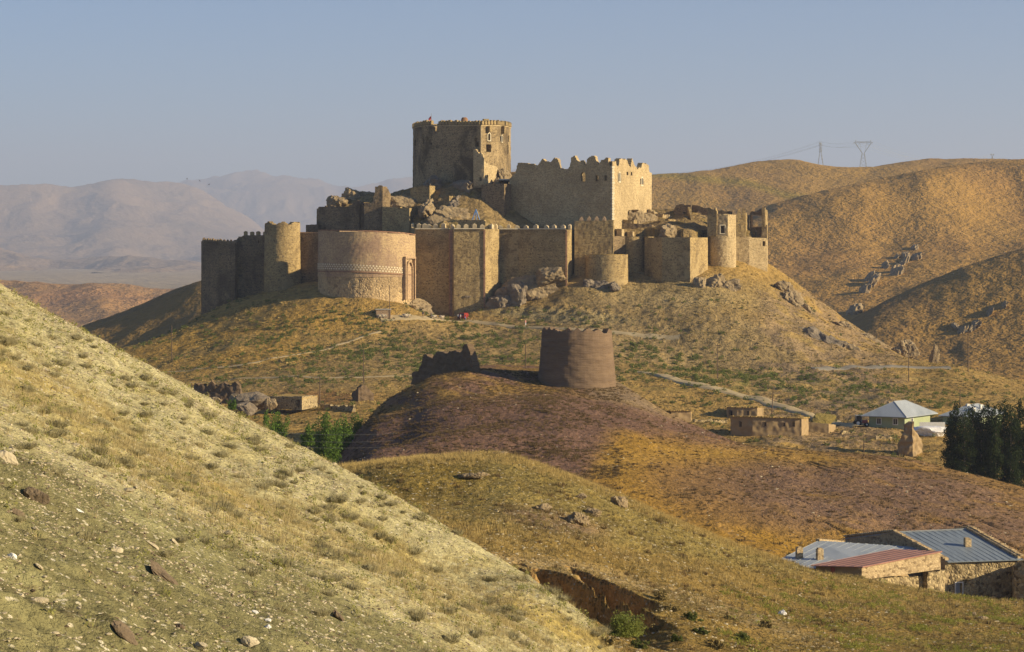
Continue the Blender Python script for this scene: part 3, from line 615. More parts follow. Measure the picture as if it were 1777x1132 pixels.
def wall(root, path, top, base, thick, mat, name="wall", holes=(), cell=0.5, ragged=0.25, closed=False, batter=0.0, jit=0.045, seed=1, rag_s=1.6, at_loc=None):
    """masonry standing on a plan path (outside is on the right of the walk reversed, i.e. towards -y when walking +x);
    top: py number or [(px,py)..] silhouette; holes: (px, py_top, w_px, h_px, arched, through)"""
    P = dense(path, cell, closed); n = len(P)
    nx = np.roll(P, -1, 0) - np.roll(P, 1, 0)
    if not closed: nx[0] = P[1] - P[0]; nx[-1] = P[-1] - P[-2]
    nx = nx / np.maximum(1e-9, np.hypot(nx[:, 0], nx[:, 1]))[:, None]; N = np.c_[nx[:, 1], -nx[:, 0]]
    pxs = P[:, 0] / P[:, 1] * F + 888.5
    pyt = np.interp(pxs, [t[0] for t in top], [t[1] for t in top]) if isinstance(top, (list, tuple)) else np.full(n, float(top))
    T = (HOR - pyt) / F * P[:, 1]
    s = np.arange(n) * cell
    if ragged: T = T + ragged * (2.0 * fbm(s, s * 0 + seed * 7.7, rag_s, 3, seed) + np.round(1.2 * perlin(s / (rag_s * 0.9), s * 0 + seed, seed + 5)) * 0.6)
    zmin = base; zmax = T.max(); rows = int(math.ceil((zmax - zmin) / cell)) + 1
    zs = zmin + np.arange(rows + 1) * cell
    nc = n if closed else n - 1
    I = np.arange(nc); I2 = (I + 1) % n
    Tc = (T[I] + T[I2]) / 2; zc = (zs[:-1] + zs[1:]) / 2
    mask = zc[:, None] < Tc[None, :]
    pc = (pxs[I] + pxs[I2]) / 2; Dc = (P[I, 1] + P[I2, 1]) / 2; Nc = N[I, 1]
    for h in holes:
        px, pyt_, w, hh, arch, thr = h
        zt = (HOR - pyt_) / F * Dc; zb = (HOR - pyt_ - hh) / F * Dc; dx = np.abs(pc - px) / (w / 2)
        front = (Nc < 0.0) | bool(thr)
        zz = zc[:, None]; rr = (w / 2) / F * Dc
        top_here = zt - (rr * (1 - np.sqrt(np.clip(1 - dx * dx, 0, 1))) if arch else 0)
        mask &= ~((dx[None] <= 1) & front[None] & (zz < top_here[None]) & (zz > zb[None]))
    R = rows + 1
    zz = np.minimum(zs[:, None], np.maximum(T[None, :], zmin + 0.01)) * np.ones((1, n))
    ju = perlin(s[None, :] * 0.9 + 3.1, zs[:, None] * 0.9, seed + 11) * jit * 2
    zz = zz + perlin(s[None, :] * 1.1 + 9, zs[:, None] * 1.1 + 4, seed + 12) * jit * (zs[:, None] > zmin)
    off = np.maximum(0, (zmax - zs))[:, None] * batter + ju
    fx = P[None, :, 0] + N[None, :, 0] * off; fy = P[None, :, 1] + N[None, :, 1] * off
    bx = P[None, :, 0] - N[None, :, 0] * (thick + ju * 0.5) + 0 * off; by = P[None, :, 1] - N[None, :, 1] * (thick + ju * 0.5) + 0 * off
    V = np.r_[np.c_[fx.ravel(), fy.ravel(), zz.ravel()], np.c_[bx.ravel(), by.ravel(), zz.ravel()]]
    B = R * n
    jj, ii = np.nonzero(mask)
    def vid(j, i): return j * n + (i % n if closed else i)
    a, b, c, d = vid(jj, ii), vid(jj, ii + 1), vid(jj + 1, ii + 1), vid(jj + 1, ii)
    Fs = [np.c_[a, b, c, d], np.c_[b, a, d, c] + B]
    mk = np.zeros((rows + 2, nc + 2), bool); mk[1:-1, 1:-1] = mask
    if closed: mk[1:-1, 0] = mask[:, -1]; mk[1:-1, -1] = mask[:, 0]
    m0 = mk[1:-1, 1:-1]
    for dj, di, p, q in ((1, 0, 'd', 'c'), (-1, 0, 'b', 'a'), (0, 1, 'c', 'b'), (0, -1, 'a', 'd')):
        nb = mk[1 + dj:rows + 1 + dj, 1 + di:nc + 1 + di]; e = m0 & ~nb
        j2, i2 = np.nonzero(e)
        q4 = dict(a=vid(j2, i2), b=vid(j2, i2 + 1), c=vid(j2 + 1, i2 + 1), d=vid(j2 + 1, i2))
        Fs.append(np.c_[q4[p], q4[q], q4[q] + B, q4[p] + B])
    loc = root.location if root is not None else Vector(at_loc)
    V = V - np.array([loc.x, loc.y, loc.z])[None]
    me = mesh_np(name, V, np.concatenate(Fs), mat)
    if root is not None: o = link(name, me, (0, 0, 0), root)
    else: o = link(name, me, tuple(loc))
    o["_t"] = 0; del o["_t"]
    return o, P, N, T

_mer = {}
def merlon_mesh(w, d, h, cap, mat, key):
    if key in _mer: return _mer[key]
    V = [(x * w / 2, y * d / 2, z) for z in (-0.15, h) for x, y in ((-1, -1), (1, -1), (1, 1), (-1, 1))] + [(0, -d * 0.25, h + cap), (0, d * 0.25, h + cap)]
    me = bpy.data.meshes.new("merlon"); me.from_pydata(V, [], [[3, 2, 1, 0], [0, 1, 5, 4], [1, 2, 6, 5], [2, 3, 7, 6], [3, 0, 4, 7], [4, 5, 8], [6, 7, 9], [5, 6, 9, 8], [7, 4, 8, 9]])
    me.materials.append(mat); me.update(); _mer[key] = me; return me
def merlon_row(root, path, zf, px_list=None, spacing=2.4, size=(1.25, 0.8, 1.0, 0.45), mat=None, key="a", skip=0.0, closed=False, inset=0.45, front_only=False):
    P = dense(path, 0.25, closed); n = len(P); k = 0
    pxs = P[:, 0] / P[:, 1] * F + 888.5
    if px_list is None:
        step = int(spacing / 0.25); ids = list(range(step // 2, n - 1, step))
    else: ids = [int(np.argmin(np.abs(pxs - p))) for p in px_list]
    for i in ids:
        if rnd.random() < skip: continue
        j = min(i + 1, n - 1) if not closed else (i + 1) % n; i0 = max(0, j - 2) if not closed else i - 1
        t = P[j] - P[i0]; a = math.atan2(t[1], t[0]); nrm = (math.sin(a), -math.cos(a))
        if front_only and nrm[1] > 0.3: continue
        x = P[i][0] - nrm[0] * inset; y = P[i][1] - nrm[1] * inset
        hs = rnd.uniform(0.78, 1.08)
        link("merlon", merlon_mesh(*size, mat or M_cap, key), (x - root.location.x, y - root.location.y, zf(P[i][0], P[i][1]) - root.location.z), root, (0, 0, a + rnd.uniform(-.05, .05)), (rnd.uniform(0.9, 1.1), 1, hs)); k += 1
def deck(root, path, z, mat, inset=0.6, name="roof_deck", th=0.6):
    c = np.mean(np.array(path), 0); m = MB()
    pts = []
    for p in path:
        v = np.array(p) - c; L = np.hypot(*v); v = v * max(0.1, (L - inset)) / L; pts.append((c[0] + v[0], c[1] + v[1]))
    m.prism(pts, z - th, z); return m.build(name, mat, root)
def arch_frame(root, px, D, py0, py1, wpx, nrm, mat, name="window_frame", arched=True, fw=0.28, proud=0.12, dep=0.35):
    """dressed-stone surround of an opening; nrm = outward plan normal"""
    cx, cy = W(px, D); nx_, ny_ = nrm; L = math.hypot(nx_, ny_); nx_, ny_ = nx_ / L, ny_ / L; tx, ty = -ny_, nx_
    w = wpx / F * D / 2; z1 = Z(py0, D); z0 = Z(py1, D)
    def prof(o):
        W_ = w + o; pts = [(-W_, z0 - (o if o else 0))]
        if arched:
            spr = z1 - w * 1.1
            for i in range(9):
                t = math.pi - math.pi * i / 8; pts.append((W_ * math.cos(t), spr + (w * 1.1 + o) * math.sin(t)))
        else: pts += [(-W_, z1 + o), (W_, z1 + o)]
        pts.append((W_, z0 - (o if o else 0))); return pts
    A, B = prof(0), prof(fw); n = len(A); V = []
    for o in (proud, proud - dep):
        for Q in (A, B): V += [(cx + tx * q[0] + nx_ * o, cy + ty * q[0] + ny_ * o, q[1]) for q in Q]
    Fs = []
    for i in range(n):
        j = (i + 1) % n
        Fs += [[i, j, n + j, n + i], [2 * n + i, 3 * n + i, 3 * n + j, 2 * n + j], [n + i, n + j, 3 * n + j, 3 * n + i], [j, i, 2 * n + i, 2 * n + j]]
    m = MB(); m.add(V, Fs); return m.build(name, mat, root)
def root_at(name, label, cat, px, D, z, group=None):
    x, y = W(px, D); return thing(name, label, cat, (x, y, z), group)
def gz(px, D): return float(chill.z(np.array([float(px)]), np.array([float(D)]))[0])
def zpy(py): return lambda x, y: Z(py, y)
def zln(pts): f = linepy(pts); return lambda x, y: Z(float(f(x / y * F + 888.5)), y)

def crag(seed, size, sub=4, rough=0.18, planes=14, flat=0.15):
    """faceted boulder or outcrop: a ball cut by random planes, then roughened"""
    import bmesh
    bm = bmesh.new(); bmesh.ops.create_icosphere(bm, subdivisions=sub, radius=1.0); r = np.random.RandomState(seed)
    V = np.array([v.co[:] for v in bm.verts]); Fc = np.array([[v.index for v in f.verts] for f in bm.faces]); bm.free()
    N = r.normal(size=(planes, 3)); N /= np.linalg.norm(N, axis=1)[:, None]; d = r.uniform(0.55, 1.0, planes)
    dot = V @ N.T; rad = np.min(np.where(dot > 0.05, d[None] / np.maximum(dot, 0.05), 9), axis=1); rad = np.minimum(rad, 1.15)
    nz = 0.5 * (ridged(V[:, 0] * 4 + V[:, 1] * 3, V[:, 2] * 7 + V[:, 1], 1.1, 3, seed + 7) - 0.5) + fbm(V[:, 0] * 3 + V[:, 2] * 2, V[:, 1] * 3 - V[:, 2] * 2, 1.3, 4, seed) + 0.6 * (ridged(V[:, 0] * 2 + 5, V[:, 2] * 3 + V[:, 1], 1.0, 3, seed + 1) - 0.4)
    V = V * (rad * (1 + rough * nz))[:, None] * np.array(size)[None]
    return V, Fc
def outcrop(name, px, py, D, size, seed, label, cat="rock outcrop", mat=None, rot=0.0, sub=4, rough=0.25, sink=0.3, group=None, tilt=0.0):
    V, Fc = crag(seed, size, sub, rough)
    if tilt:
        c, s_ = math.cos(tilt), math.sin(tilt); V = np.c_[V[:, 0] * c + V[:, 2] * s_, V[:, 1], -V[:, 0] * s_ + V[:, 2] * c]
    x, y = W(px, D)
    o = link(name, mesh_np(name, V, Fc, mat or M_rock, False), (x, y, Z(py, D) - size[2] * sink), None, (0, 0, rot))
    return setp(o, label, cat, group)

# --- 1. left end tower
p = pxpath([(350.5, 706), (352, 699), (380, 693), (408, 691), (413, 697), (413, 706), (352, 712)])
t = root_at("corner_tower", "tall shaded corner tower at the far left end of the castle wall", "tower", 380, 700, gz(380, 700))
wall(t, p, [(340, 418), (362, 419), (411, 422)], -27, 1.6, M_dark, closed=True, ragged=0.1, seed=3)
merlon_row(t, p, zln([(350, 419), (413, 423)]), spacing=1.35, size=(1.1, 0.8, 0.35, 0.75), mat=M_dark, key="pt", closed=True)
deck(t, p, Z(424, 700), M_dark)
# --- 2. wall with four tall merlons
p = pxpath([(409, 696), (425, 696), (462, 694)])
t = root_at("curtain_wall", "shaded stretch of wall with four tall square merlons right of the far left corner tower", "wall", 435, 695, gz(435, 696))
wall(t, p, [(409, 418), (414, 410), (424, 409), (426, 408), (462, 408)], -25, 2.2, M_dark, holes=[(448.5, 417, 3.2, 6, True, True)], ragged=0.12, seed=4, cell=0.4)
merlon_row(t, p, zln([(409, 409), (462, 408.5)]), px_list=[425, 435, 446, 457.5], size=(1.05, 0.9, 1.1, 0.25), mat=M_stone, key="sq", inset=1.0)
# --- 3. ragged round tower
p = circ(490, 692, 5.35)
t = root_at("round_tower", "round tower with a broken uneven rim on the left castle wall", "tower", 490, 692, gz(490, 690))
wall(t, p, [(459, 389), (466, 384), (470, 388), (480, 389), (492, 384), (497, 386), (500, 390), (505, 389), (508, 385), (521, 386)], -24, 1.5, M_stone, closed=True, ragged=0.12, seed=5, batter=0.01)
deck(t, p, Z(392, 692), M_dark)
# --- 4. wall to the bastion and small ruined block
p = pxpath([(515, 695), (560, 692)])
t = root_at("curtain_wall", "short plain shaded wall between the ragged round tower and the pink bastion", "wall", 536, 692, gz(536, 690))
wall(t, p, [(515, 405), (560, 405)], -22, 2.2, M_dark, ragged=0.03, seed=6)
m_ = MB(); a = W(518, 695.2); b = W(560, 692.2); m_.prism([(a[0], a[1] - .6), (b[0], b[1] - .6), (b[0], b[1] + 2), (a[0], a[1] + 2)], Z(405, 694), Z(405, 694) + 0.35); m_.build("coping", M_pink, t)
p = pxpath([(531, 709), (531, 704), (552, 702), (552, 712)])
o, *_ = wall(None, p, [(530, 391), (552, 389)], Z(415, 700), 1.2, M_dark, name="ruined_wall", ragged=0.15, seed=7, at_loc=(*W(541, 704), Z(415, 700)))
setp(o, "low dark ruined wall stub behind the rim of the short plain shaded wall", "ruin")
# --- 5. big pink bastion
R5 = 84 / F * 665
p = circ(636.5, 665, R5, 96)
t = root_at("round_bastion", "huge low round pink stone bastion with a white checkered tile band", "bastion", 636.5, 665, gz(636, 652))
wall(t, p, [(552, 400.5), (600, 401), (650, 402.5), (700, 405.5), (720, 408.5)], Z(480, 665), 2.0, M_bast, closed=True, ragged=0.0, seed=8, batter=0.012, jit=0.03)
wall(t, p, [(552, 472), (620, 473), (700, 477.5), (720, 479)], -24, 1.6, M_base, "rubble_base", closed=True, ragged=0.0, seed=8, batter=0.014, jit=0.05)
deck(t, p, Z(405, 665) - 0.9, M_stone, 1.5)
def ring(path, z0f, z1f, proud, dep, mat, name, root, px_rng=None, batter=0.0, ztop=0.0):
    P = dense(path, 0.4, True); n = len(P); nx = np.roll(P, -1, 0) - np.roll(P, 1, 0); nx /= np.hypot(nx[:, 0], nx[:, 1])[:, None]; N = np.c_[nx[:, 1], -nx[:, 0]]
    m = MB(); prev = None
    for i in range(n):
        x, y = P[i]; pxx = x / y * F + 888.5
        z0 = z0f(x, y); z1 = z1f(x, y); k0 = proud + max(0, ztop - z0) * batter
        cur = [(x + N[i][0] * k0, y + N[i][1] * k0, z0), (x + N[i][0] * k0, y + N[i][1] * k0, z1), (x - N[i][0] * dep, y - N[i][1] * dep, z1), (x - N[i][0] * dep, y - N[i][1] * dep, z0)]
        if prev: m.add(prev + cur, [[0, 4, 5, 1], [1, 5, 6, 2], [3, 7, 4, 0]])
        if i == 0: first = cur
        prev = cur
    m.add(prev + first, [[0, 4, 5, 1], [1, 5, 6, 2], [3, 7, 4, 0]])
    return m.build(name, mat, root)
ztop5 = Z(402, 665)
bl = [(552, 472), (620, 473), (700, 477.5), (720, 479)]
ring(p, zln(bl), zln([(a_, b_ - 2) for a_, b_ in bl]), 0.22, 0.3, M_red, "string_course", t, batter=0.012, ztop=ztop5)
rimz = zln([(552, 400.3), (600, 400.6), (650, 402), (700, 405), (720, 408)])
ring(p, lambda x, y: rimz(x, y) - 0.05, lambda x, y: rimz(x, y) + 0.25, 0.12, 1.9, M_red, "rim", t, batter=0.012, ztop=ztop5)
mb = MB(); P5 = dense(p, 0.85, True); fz = zln([(552, 458.5), (600, 459.5), (650, 462), (700, 466), (720, 467)])
for i in range(len(P5)):
    x, y = P5[i]; c5 = W(636.5, 665); nn = np.array((x - c5[0], y - c5[1])); nn /= np.hypot(*nn)
    if nn[1] > 0.25: continue
    tt = (-nn[1], nn[0])
    for r_ in range(3):
        sft = 0.425 if r_ % 2 else 0.0; z = fz(x, y) - r_ * 0.60; o5 = 0.06 + (ztop5 - z) * 0.012
        cx, cy = x + nn[0] * o5 + tt[0] * sft, y + nn[1] * o5 + tt[1] * sft; h5 = 0.27; w5 = 0.33
        q = [(cx - tt[0] * w5, cy - tt[1] * w5, z), (cx, cy, z - h5), (cx + tt[0] * w5, cy + tt[1] * w5, z), (cx, cy, z + h5)]
        mb.add(q + [(a_[0] - nn[0] * .15, a_[1] - nn[1] * .15, a_[2]) for a_ in q], [[0, 1, 2, 3], [0, 4, 5, 1], [1, 5, 6, 2], [2, 6, 7, 3], [3, 7, 4, 0]])
mb.build("tile_band", M_white, t)
# portal on its right flank
ang = math.radians(-28); c5 = W(636.5, 665); nn = (math.cos(ang), math.sin(ang)); pt = (c5[0] + nn[0] * (R5 + .25), c5[1] + nn[1] * (R5 + .25))
tx = (-nn[1], nn[0]); zt = Z(449, 659); zb = Z(520, 659)
def obox(m, c, n_, t_, s0, s1, z0, z1, d0, d1, mi=0):
    q = [(c[0] + t_[0] * s + n_[0] * d, c[1] + t_[1] * s + n_[1] * d) for s, d in ((s0, d1), (s1, d1), (s1, d0), (s0, d0))]
    m.prism(q, z0, z1, mi)
pm = MB()
obox(pm, pt, nn, tx, -2.9, -2.4, zb, zt, -1.5, .55); obox(pm, pt, nn, tx, 2.4, 2.9, zb, zt, -1.5, .55); obox(pm, pt, nn, tx, -2.9, 2.9, zt, zt + .6, -1.5, .6)
obox(pm, pt, nn, tx, -1.7, -1.3, zb, zt - 3.2, -1.5, .4); obox(pm, pt, nn, tx, 1.3, 1.7, zb, zt - 3.2, -1.5, .4)
prevp = None
for i in range(13):
    a_ = math.pi * i / 12; s = 1.5 * math.cos(a_); z = zt - 3.2 + 2.4 * math.sin(a_)
    cur = Vector((pt[0] + tx[0] * s + nn[0] * .2, pt[1] + tx[1] * s + nn[1] * .2, z))
    if prevp is not None: pm.tube(prevp, cur, 0.32, n=6)
    prevp = cur
pm.build("portal_surround", M_white if False else M_pink, t)
pm = MB(); obox(pm, pt, nn, tx, -1.3, 1.3, zb + .1, zt - 2.2, -1.5, .05); pm.build("portal_niche", M_pink, t)

# --- 6. main curtain wall: set-back wall, gate tower, recessed wall, pilaster
t = root_at("curtain_wall", "tall curtain wall with a row of pointed pale merlons between the pink bastion and the gate tower", "wall", 750, 674, gz(750, 668))
p = pxpath([(712, 690), (719, 672), (745, 671), (786, 669)])
wall(t, p, [(712, 396), (786, 397)], -28, 2.4, M_stone, ragged=0.03, seed=9)
merlon_row(t, p, zpy(395.6), px_list=[713.5, 726.5, 737, 743.5, 755, 769], key="main")
t = root_at("gate_tower", "tall square gate tower with reddish corner edges in the middle of the main castle wall", "tower", 815, 666, gz(815, 660))
p = pxpath([(780.5, 676), (780, 669.5), (788, 667), (841, 666.5), (866, 674)])
wall(t, p, [(780, 397), (866, 398)], -28, 2.4, M_stone, ragged=0.03, seed=10, batter=0.006)
merlon_row(t, p, zpy(396.6), px_list=[783.5, 795, 808, 823, 837, 856, 862], key="main")
m_ = MB(); x0, y0 = W(784, 668.2); m_.box(x0, y0, -28, 1.5, 1.2, Z(399, 662) + 28, 0.25); x0, y0 = W(840.6, 666.5); m_.box(x0, y0, -22, 0.5, 0.6, Z(399, 661) + 22, 0.0); m_.build("corner_stones", M_red, t)
m_ = MB(); x0, y0 = W(812, 666.8); m_.box(x0, y0 - 0.1, Z(517, 661), 1.7, .5, .5); m_.build("plaque", M_rockg, t)
t = root_at("curtain_wall", "tall curtain wall with pointed pale merlons and big rocks at its foot right of the gate tower", "wall", 925, 675, gz(925, 668))
p = pxpath([(862, 676), (900, 675), (983, 668), (998, 680)])
wall(t, p, [(862, 398), (998, 399)], -24, 2.4, M_stone, ragged=0.03, seed=12)
merlon_row(t, p, zpy(397.6), px_list=[868, 882, 896.5, 912, 929, 947, 961, 976, 991.5], key="main")
m_ = MB(); x0, y0 = W(983.0, 668.0); m_.box(x0, y0, -15, 0.5, 0.7, Z(400, 668) + 15, 0.0); m_.build("corner_stones", M_red, t)
m_ = MB()
for a0, a1, d0, d1 in ((721, 780, 671, 670), (788, 841, 666.8, 666.3), (866, 900, 675.3, 675), (900, 982, 675, 668)):
    a = W(a0, d0); b = W(a1, d1); m_.prism([(a[0], a[1] - .28), (b[0], b[1] - .28), (b[0], b[1] + 1.4), (a[0], a[1] + 1.4)], Z(398, 670), Z(398, 670) + 0.28)
m_.build("coping", M_white, t)
t = root_at("bastion_wall", "higher wall section topped by a few small reddish pointed merlons below the palace", "wall", 1032, 675, gz(1032, 668))
p = pxpath([(996, 690), (997, 675), (1064.5, 673), (1067, 690)])
wall(t, p, [(996, 384), (1064, 382)], -20, 1.8, M_stone, ragged=0.04, seed=13)
merlon_row(t, p, zpy(383), px_list=[1008.5, 1022, 1035, 1048], size=(1.1, 0.8, 0.55, 0.9), mat=M_pink, key="rp")
deck(t, pxpath([(997, 688), (997, 675), (1064.5, 673), (1067, 688)]), Z(386, 675), M_stone)
t = root_at("curtain_wall", "dark unlit wall behind the small low round tower", "wall", 1072, 680, gz(1072, 672))
wall(t, pxpath([(1062, 677), (1085, 680)]), [(1060, 410), (1085, 410)], -18, 2, M_dark, ragged=0.04, seed=14)
# --- 7. low round tower in front
p = circ(1053, 673, 6.25)
t = root_at("low_tower", "small low round tower with a dry grassy flat top in front of the castle wall", "tower", 1053, 673, gz(1053, 667))
wall(t, p, [(1016, 443), (1090, 442)], -16, 1.5, M_stone, closed=True, ragged=0.05, seed=15, batter=0.01)
deck(t, p, Z(441.5, 673), plain_mat("dry_turf", (0.42, 0.28, 0.08), (0.30, 0.21, 0.08), 0.6, 1, .05, .8, .4), 0.9, "turf_top")
# --- 8. round tower and faceted bastion
p = circ(1097, 684, 4.0)
t = root_at("round_tower", "plain round tower squeezed between the low round tower and the faceted bastion", "tower", 1097, 684, gz(1097, 676))
wall(t, p, [(1070, 411), (1120, 411)], -16, 1.5, M_stone, closed=True, ragged=0.04, seed=16)
deck(t, p, Z(413, 684), M_stone)
p = pxpath([(1117, 690), (1119, 679), (1149, 669.5), (1197.5, 667), (1228, 679), (1228, 690)])
t = root_at("faceted_bastion", "broad many-sided bastion with one bright face left of the slim round tower", "bastion", 1175, 675, gz(1175, 668))
wall(t, p, [(1117, 411), (1228, 412)], -22, 2.0, M_stone, ragged=0.04, seed=17, batter=0.006)
m_ = MB(); m_.prism(p, Z(413, 680) - 1, Z(413, 680)); m_.build("roof_deck", M_stone, t)
# --- 9. slim round tower with a square lookout
p = circ(1252.5, 687, 4.3)
t = root_at("round_tower", "slim bright round tower carrying a square lookout with one window", "tower", 1252, 687, gz(1250, 680))
wall(t, p, [(1225, 409), (1280, 409)], -16, 1.5, M_pale, closed=True, ragged=0.03, seed=18)
deck(t, p, Z(410, 687), M_pale)
p = pxpath([(1243.5, 691), (1243.5, 683.5), (1263, 682.8), (1277, 686), (1277, 693)])
wall(t, p, [(1243, 371), (1277, 373)], Z(411, 687), 0.9, M_pale, name="lookout", closed=True, ragged=0.04, seed=19, cell=0.3, holes=[(1254, 392, 7, 13.5, False, False)])
arch_frame(t, 1254, 683.1, 391.5, 405, 7.5, (-0.03, -1), M_white, arched=False, fw=0.22)
p = pxpath([(1228, 694), (1227.5, 684), (1244, 683)])
o, *_ = wall(t, p, [(1227, 362), (1232, 360), (1238, 366), (1240, 360), (1243, 361), (1244.5, 370)], Z(411, 687), 1.2, M_stone, name="ruined_pier", ragged=0.12, seed=20, cell=0.35)
# --- 10. end wall with ruined rooms
t = root_at("curtain_wall", "bright sunlit rubble wall at the right end of the castle", "wall", 1305, 695, gz(1305, 690))
wall(t, pxpath([(1274, 692), (1300, 692), (1331, 694), (1332, 706)]), [(1274, 411), (1300, 411), (1331, 414)], -14, 1.8, M_pale, ragged=0.15, seed=21, holes=[(1326, 420, 3.5, 7, False, False)], batter=0.01)
t = root_at("ruined_room", "roofless ruined room with a big square reddish window at the right end of the castle", "ruin", 1315, 698, Z(412, 698))
wall(t, pxpath([(1301, 701), (1329, 700)]), [(1300, 372), (1303, 367), (1312, 367), (1318, 364), (1324, 363), (1329, 361)], Z(416, 700), 0.9, M_dark, ragged=0.12, seed=22, cell=0.3, holes=[(1314, 374.5, 17, 19.5, False, True)])
arch_frame(t, 1314, 700.5, 374.8, 393.5, 16.3, (0.02, -1), M_pink, arched=False, fw=0.3)
wall(t, pxpath([(1327.5, 698), (1332, 706)]), [(1327, 360), (1332, 366)], Z(420, 700), 1.0, M_stone, name="corner_post", ragged=0.2, seed=23, cell=0.3)
wall(t, pxpath([(1320, 695.5), (1331, 695.5)]), [(1320, 411), (1324, 402), (1328, 392), (1331, 388)], Z(416, 700), 0.8, M_dark, name="broken_wall", ragged=0.15, seed=24, cell=0.3)
t = root_at("ruined_wall", "tall split ruined wall standing alone between the lookout tower and the room with the square window", "ruin", 1287, 698, Z(412, 698))
wall(t, pxpath([(1277, 702), (1278, 696), (1294, 696), (1300, 704)]), [(1277, 378), (1280, 364), (1285, 361), (1286, 374), (1287, 374), (1288, 362), (1292, 362), (1295, 370), (1298, 372), (1300, 376)], Z(414, 698), 0.8, M_stone, ragged=0.1, seed=25, cell=0.3, holes=[(1284, 388, 3, 8, True, True)])
t = root_at("ruined_hall", "ruined hall with two arched windows behind the faceted bastion", "ruin", 1198, 716, Z(388, 716))
p = pxpath([(1169.5, 722), (1170, 716), (1199, 714), (1200, 718), (1228, 716)])
wall(t, p, [(1169, 366), (1173, 356), (1180, 354), (1190, 355), (1200, 356), (1212, 357), (1220, 360), (1228, 361)], Z(394, 716), 0.9, M_dark, ragged=0.14, seed=26, cell=0.3, holes=[(1188, 368, 6, 12, True, True), (1213, 369, 7, 16, True, True)])
arch_frame(t, 1188, 714.7, 367.5, 380, 6.4, (-0.05, -1), M_pink, fw=0.22); arch_frame(t, 1213, 716.9, 368.5, 385, 7.4, (-0.05, -1), M_pink, fw=0.22)
wall(t, pxpath([(1246, 709), (1271, 708)]), [(1246, 365), (1258, 366), (1271, 368)], Z(394, 716), 0.8, M_dark, name="back_wall", ragged=0.15, seed=27, cell=0.3)
wall(t, pxpath([(1197, 715), (1204, 703)][::-1]), [(1196, 359), (1199, 361), (1203, 378), (1205, 386)], Z(394, 716), 0.8, M_stone, name="cross_wall", ragged=0.1, seed=28, cell=0.3)

# --- 11. palace block
t = root_at("palace_block", "big ruined palace block with a dark left front and a bright right face", "castle building", 1000, 705, Z(392, 700))
top = [(882, 312), (888, 306), (894, 301), (897, 286), (899, 282), (912, 283), (925, 284), (932, 289), (937, 281), (941, 275), (947, 280), (953, 283), (958, 278), (961, 274), (969, 277), (970, 288), (973, 293), (986, 294), (990, 284), (991, 272), (998, 270), (1001, 277), (1005, 283), (1008, 277), (1012, 279), (1015, 287), (1016.5, 286), (1018, 277), (1025, 270), (1033, 271), (1035, 279), (1040, 288), (1041, 278), (1048, 276), (1055, 273), (1055.5, 273), (1056.5, 287), (1061, 287), (1062, 280), (1069, 280), (1070, 288), (1074, 289), (1075, 275), (1088, 277), (1091, 285), (1094, 290), (1097, 273), (1100, 284), (1106, 293), (1113, 290), (1115, 282), (1126, 286), (1127, 298), (1131, 301)]
p = pxpath([(884, 712), (884, 701), (1063, 684.5), (1131, 716)])
wh = [(1012, 299, 9, 16, True, False), (1036, 304, 6, 11, True, False), (1051.5, 304.5, 5.5, 9.5, False, False), (1075, 300, 5.5, 15, True, False), (1089, 297.5, 3, 7, True, False), (1096, 298, 3, 7, True, False), (1114, 309, 6, 12, True, False)]
wall(t, p, top, Z(398, 690), 1.6, M_pale, holes=wh, ragged=0.22, rag_s=0.8, seed=30, cell=0.36)
top2 = [(884, 300), (930, 290), (960, 296), (985, 300), (1000, 296), (1008, 284), (1012, 290), (1040, 292), (1050, 284), (1062, 296), (1131, 302)]
wall(t, pxpath([(1129, 717), (1060, 726), (900, 722), (886, 711)]), top2, Z(392, 700), 1.4, M_stone, name="back_wall", ragged=0.2, seed=31)
nf = (-(701 - 684.5), -(W(1063, 684.5)[0] - W(884, 701)[0])); nf = (-abs(nf[0]), -abs(nf[1]))
def Dline(a, b, px): # D on the straight plan line between two (px,D) points
    (x0, y0), (x1, y1) = W(*a), W(*b); u = (px - 888.5) / F; k = (x0 - u * y0) / (u * (y1 - y0) - (x1 - x0)); return y0 + (y1 - y0) * k
for h in wh[:3]: arch_frame(t, h[0], Dline((884, 701), (1063, 684.5), h[0]), h[1] - .3, h[1] + h[3], h[2], nf, M_pale, arched=h[4], fw=0.2)
x0, y0 = W(1063, 684.5); x1, y1 = W(1131, 716); nr = (y1 - y0, -(x1 - x0))
for h in (wh[3], wh[6]): arch_frame(t, h[0], Dline((1063, 684.5), (1131, 716), h[0]), h[1] - .3, h[1] + h[3], h[2], nr, M_white, fw=0.35)
m_ = MB()
for i in range(24):
    z = Z(396, 684) + i * 0.78; m_.box(*W(1063.2, 684.4), z, 0.9 if i % 2 else 0.6, 0.9 if i % 2 else 0.6, 0.66, 0.5)
m_.build("corner_stones", M_white, t)
# projecting block left of the palace
t = root_at("annex_tower", "dark square tower joined to the left end of the palace block", "tower", 860, 698, Z(390, 698))
wall(t, pxpath([(836, 708), (835.5, 697), (866, 694.5), (875, 694), (887, 700)]), [(835, 321), (850, 319), (862, 320), (864, 319), (888, 320)], Z(396, 695), 1.5, M_dark, ragged=0.1, seed=32)
deck(t, pxpath([(836, 712), (836, 698), (866, 695), (886, 699), (886, 712)]), Z(321, 700), M_dark)
m_ = MB(); m_.prism([W(866, 702), W(889, 702), W(889, 712), W(866, 712)], Z(313, 703), Z(311, 703)); m_.build("concrete_slab", M_conc, t)

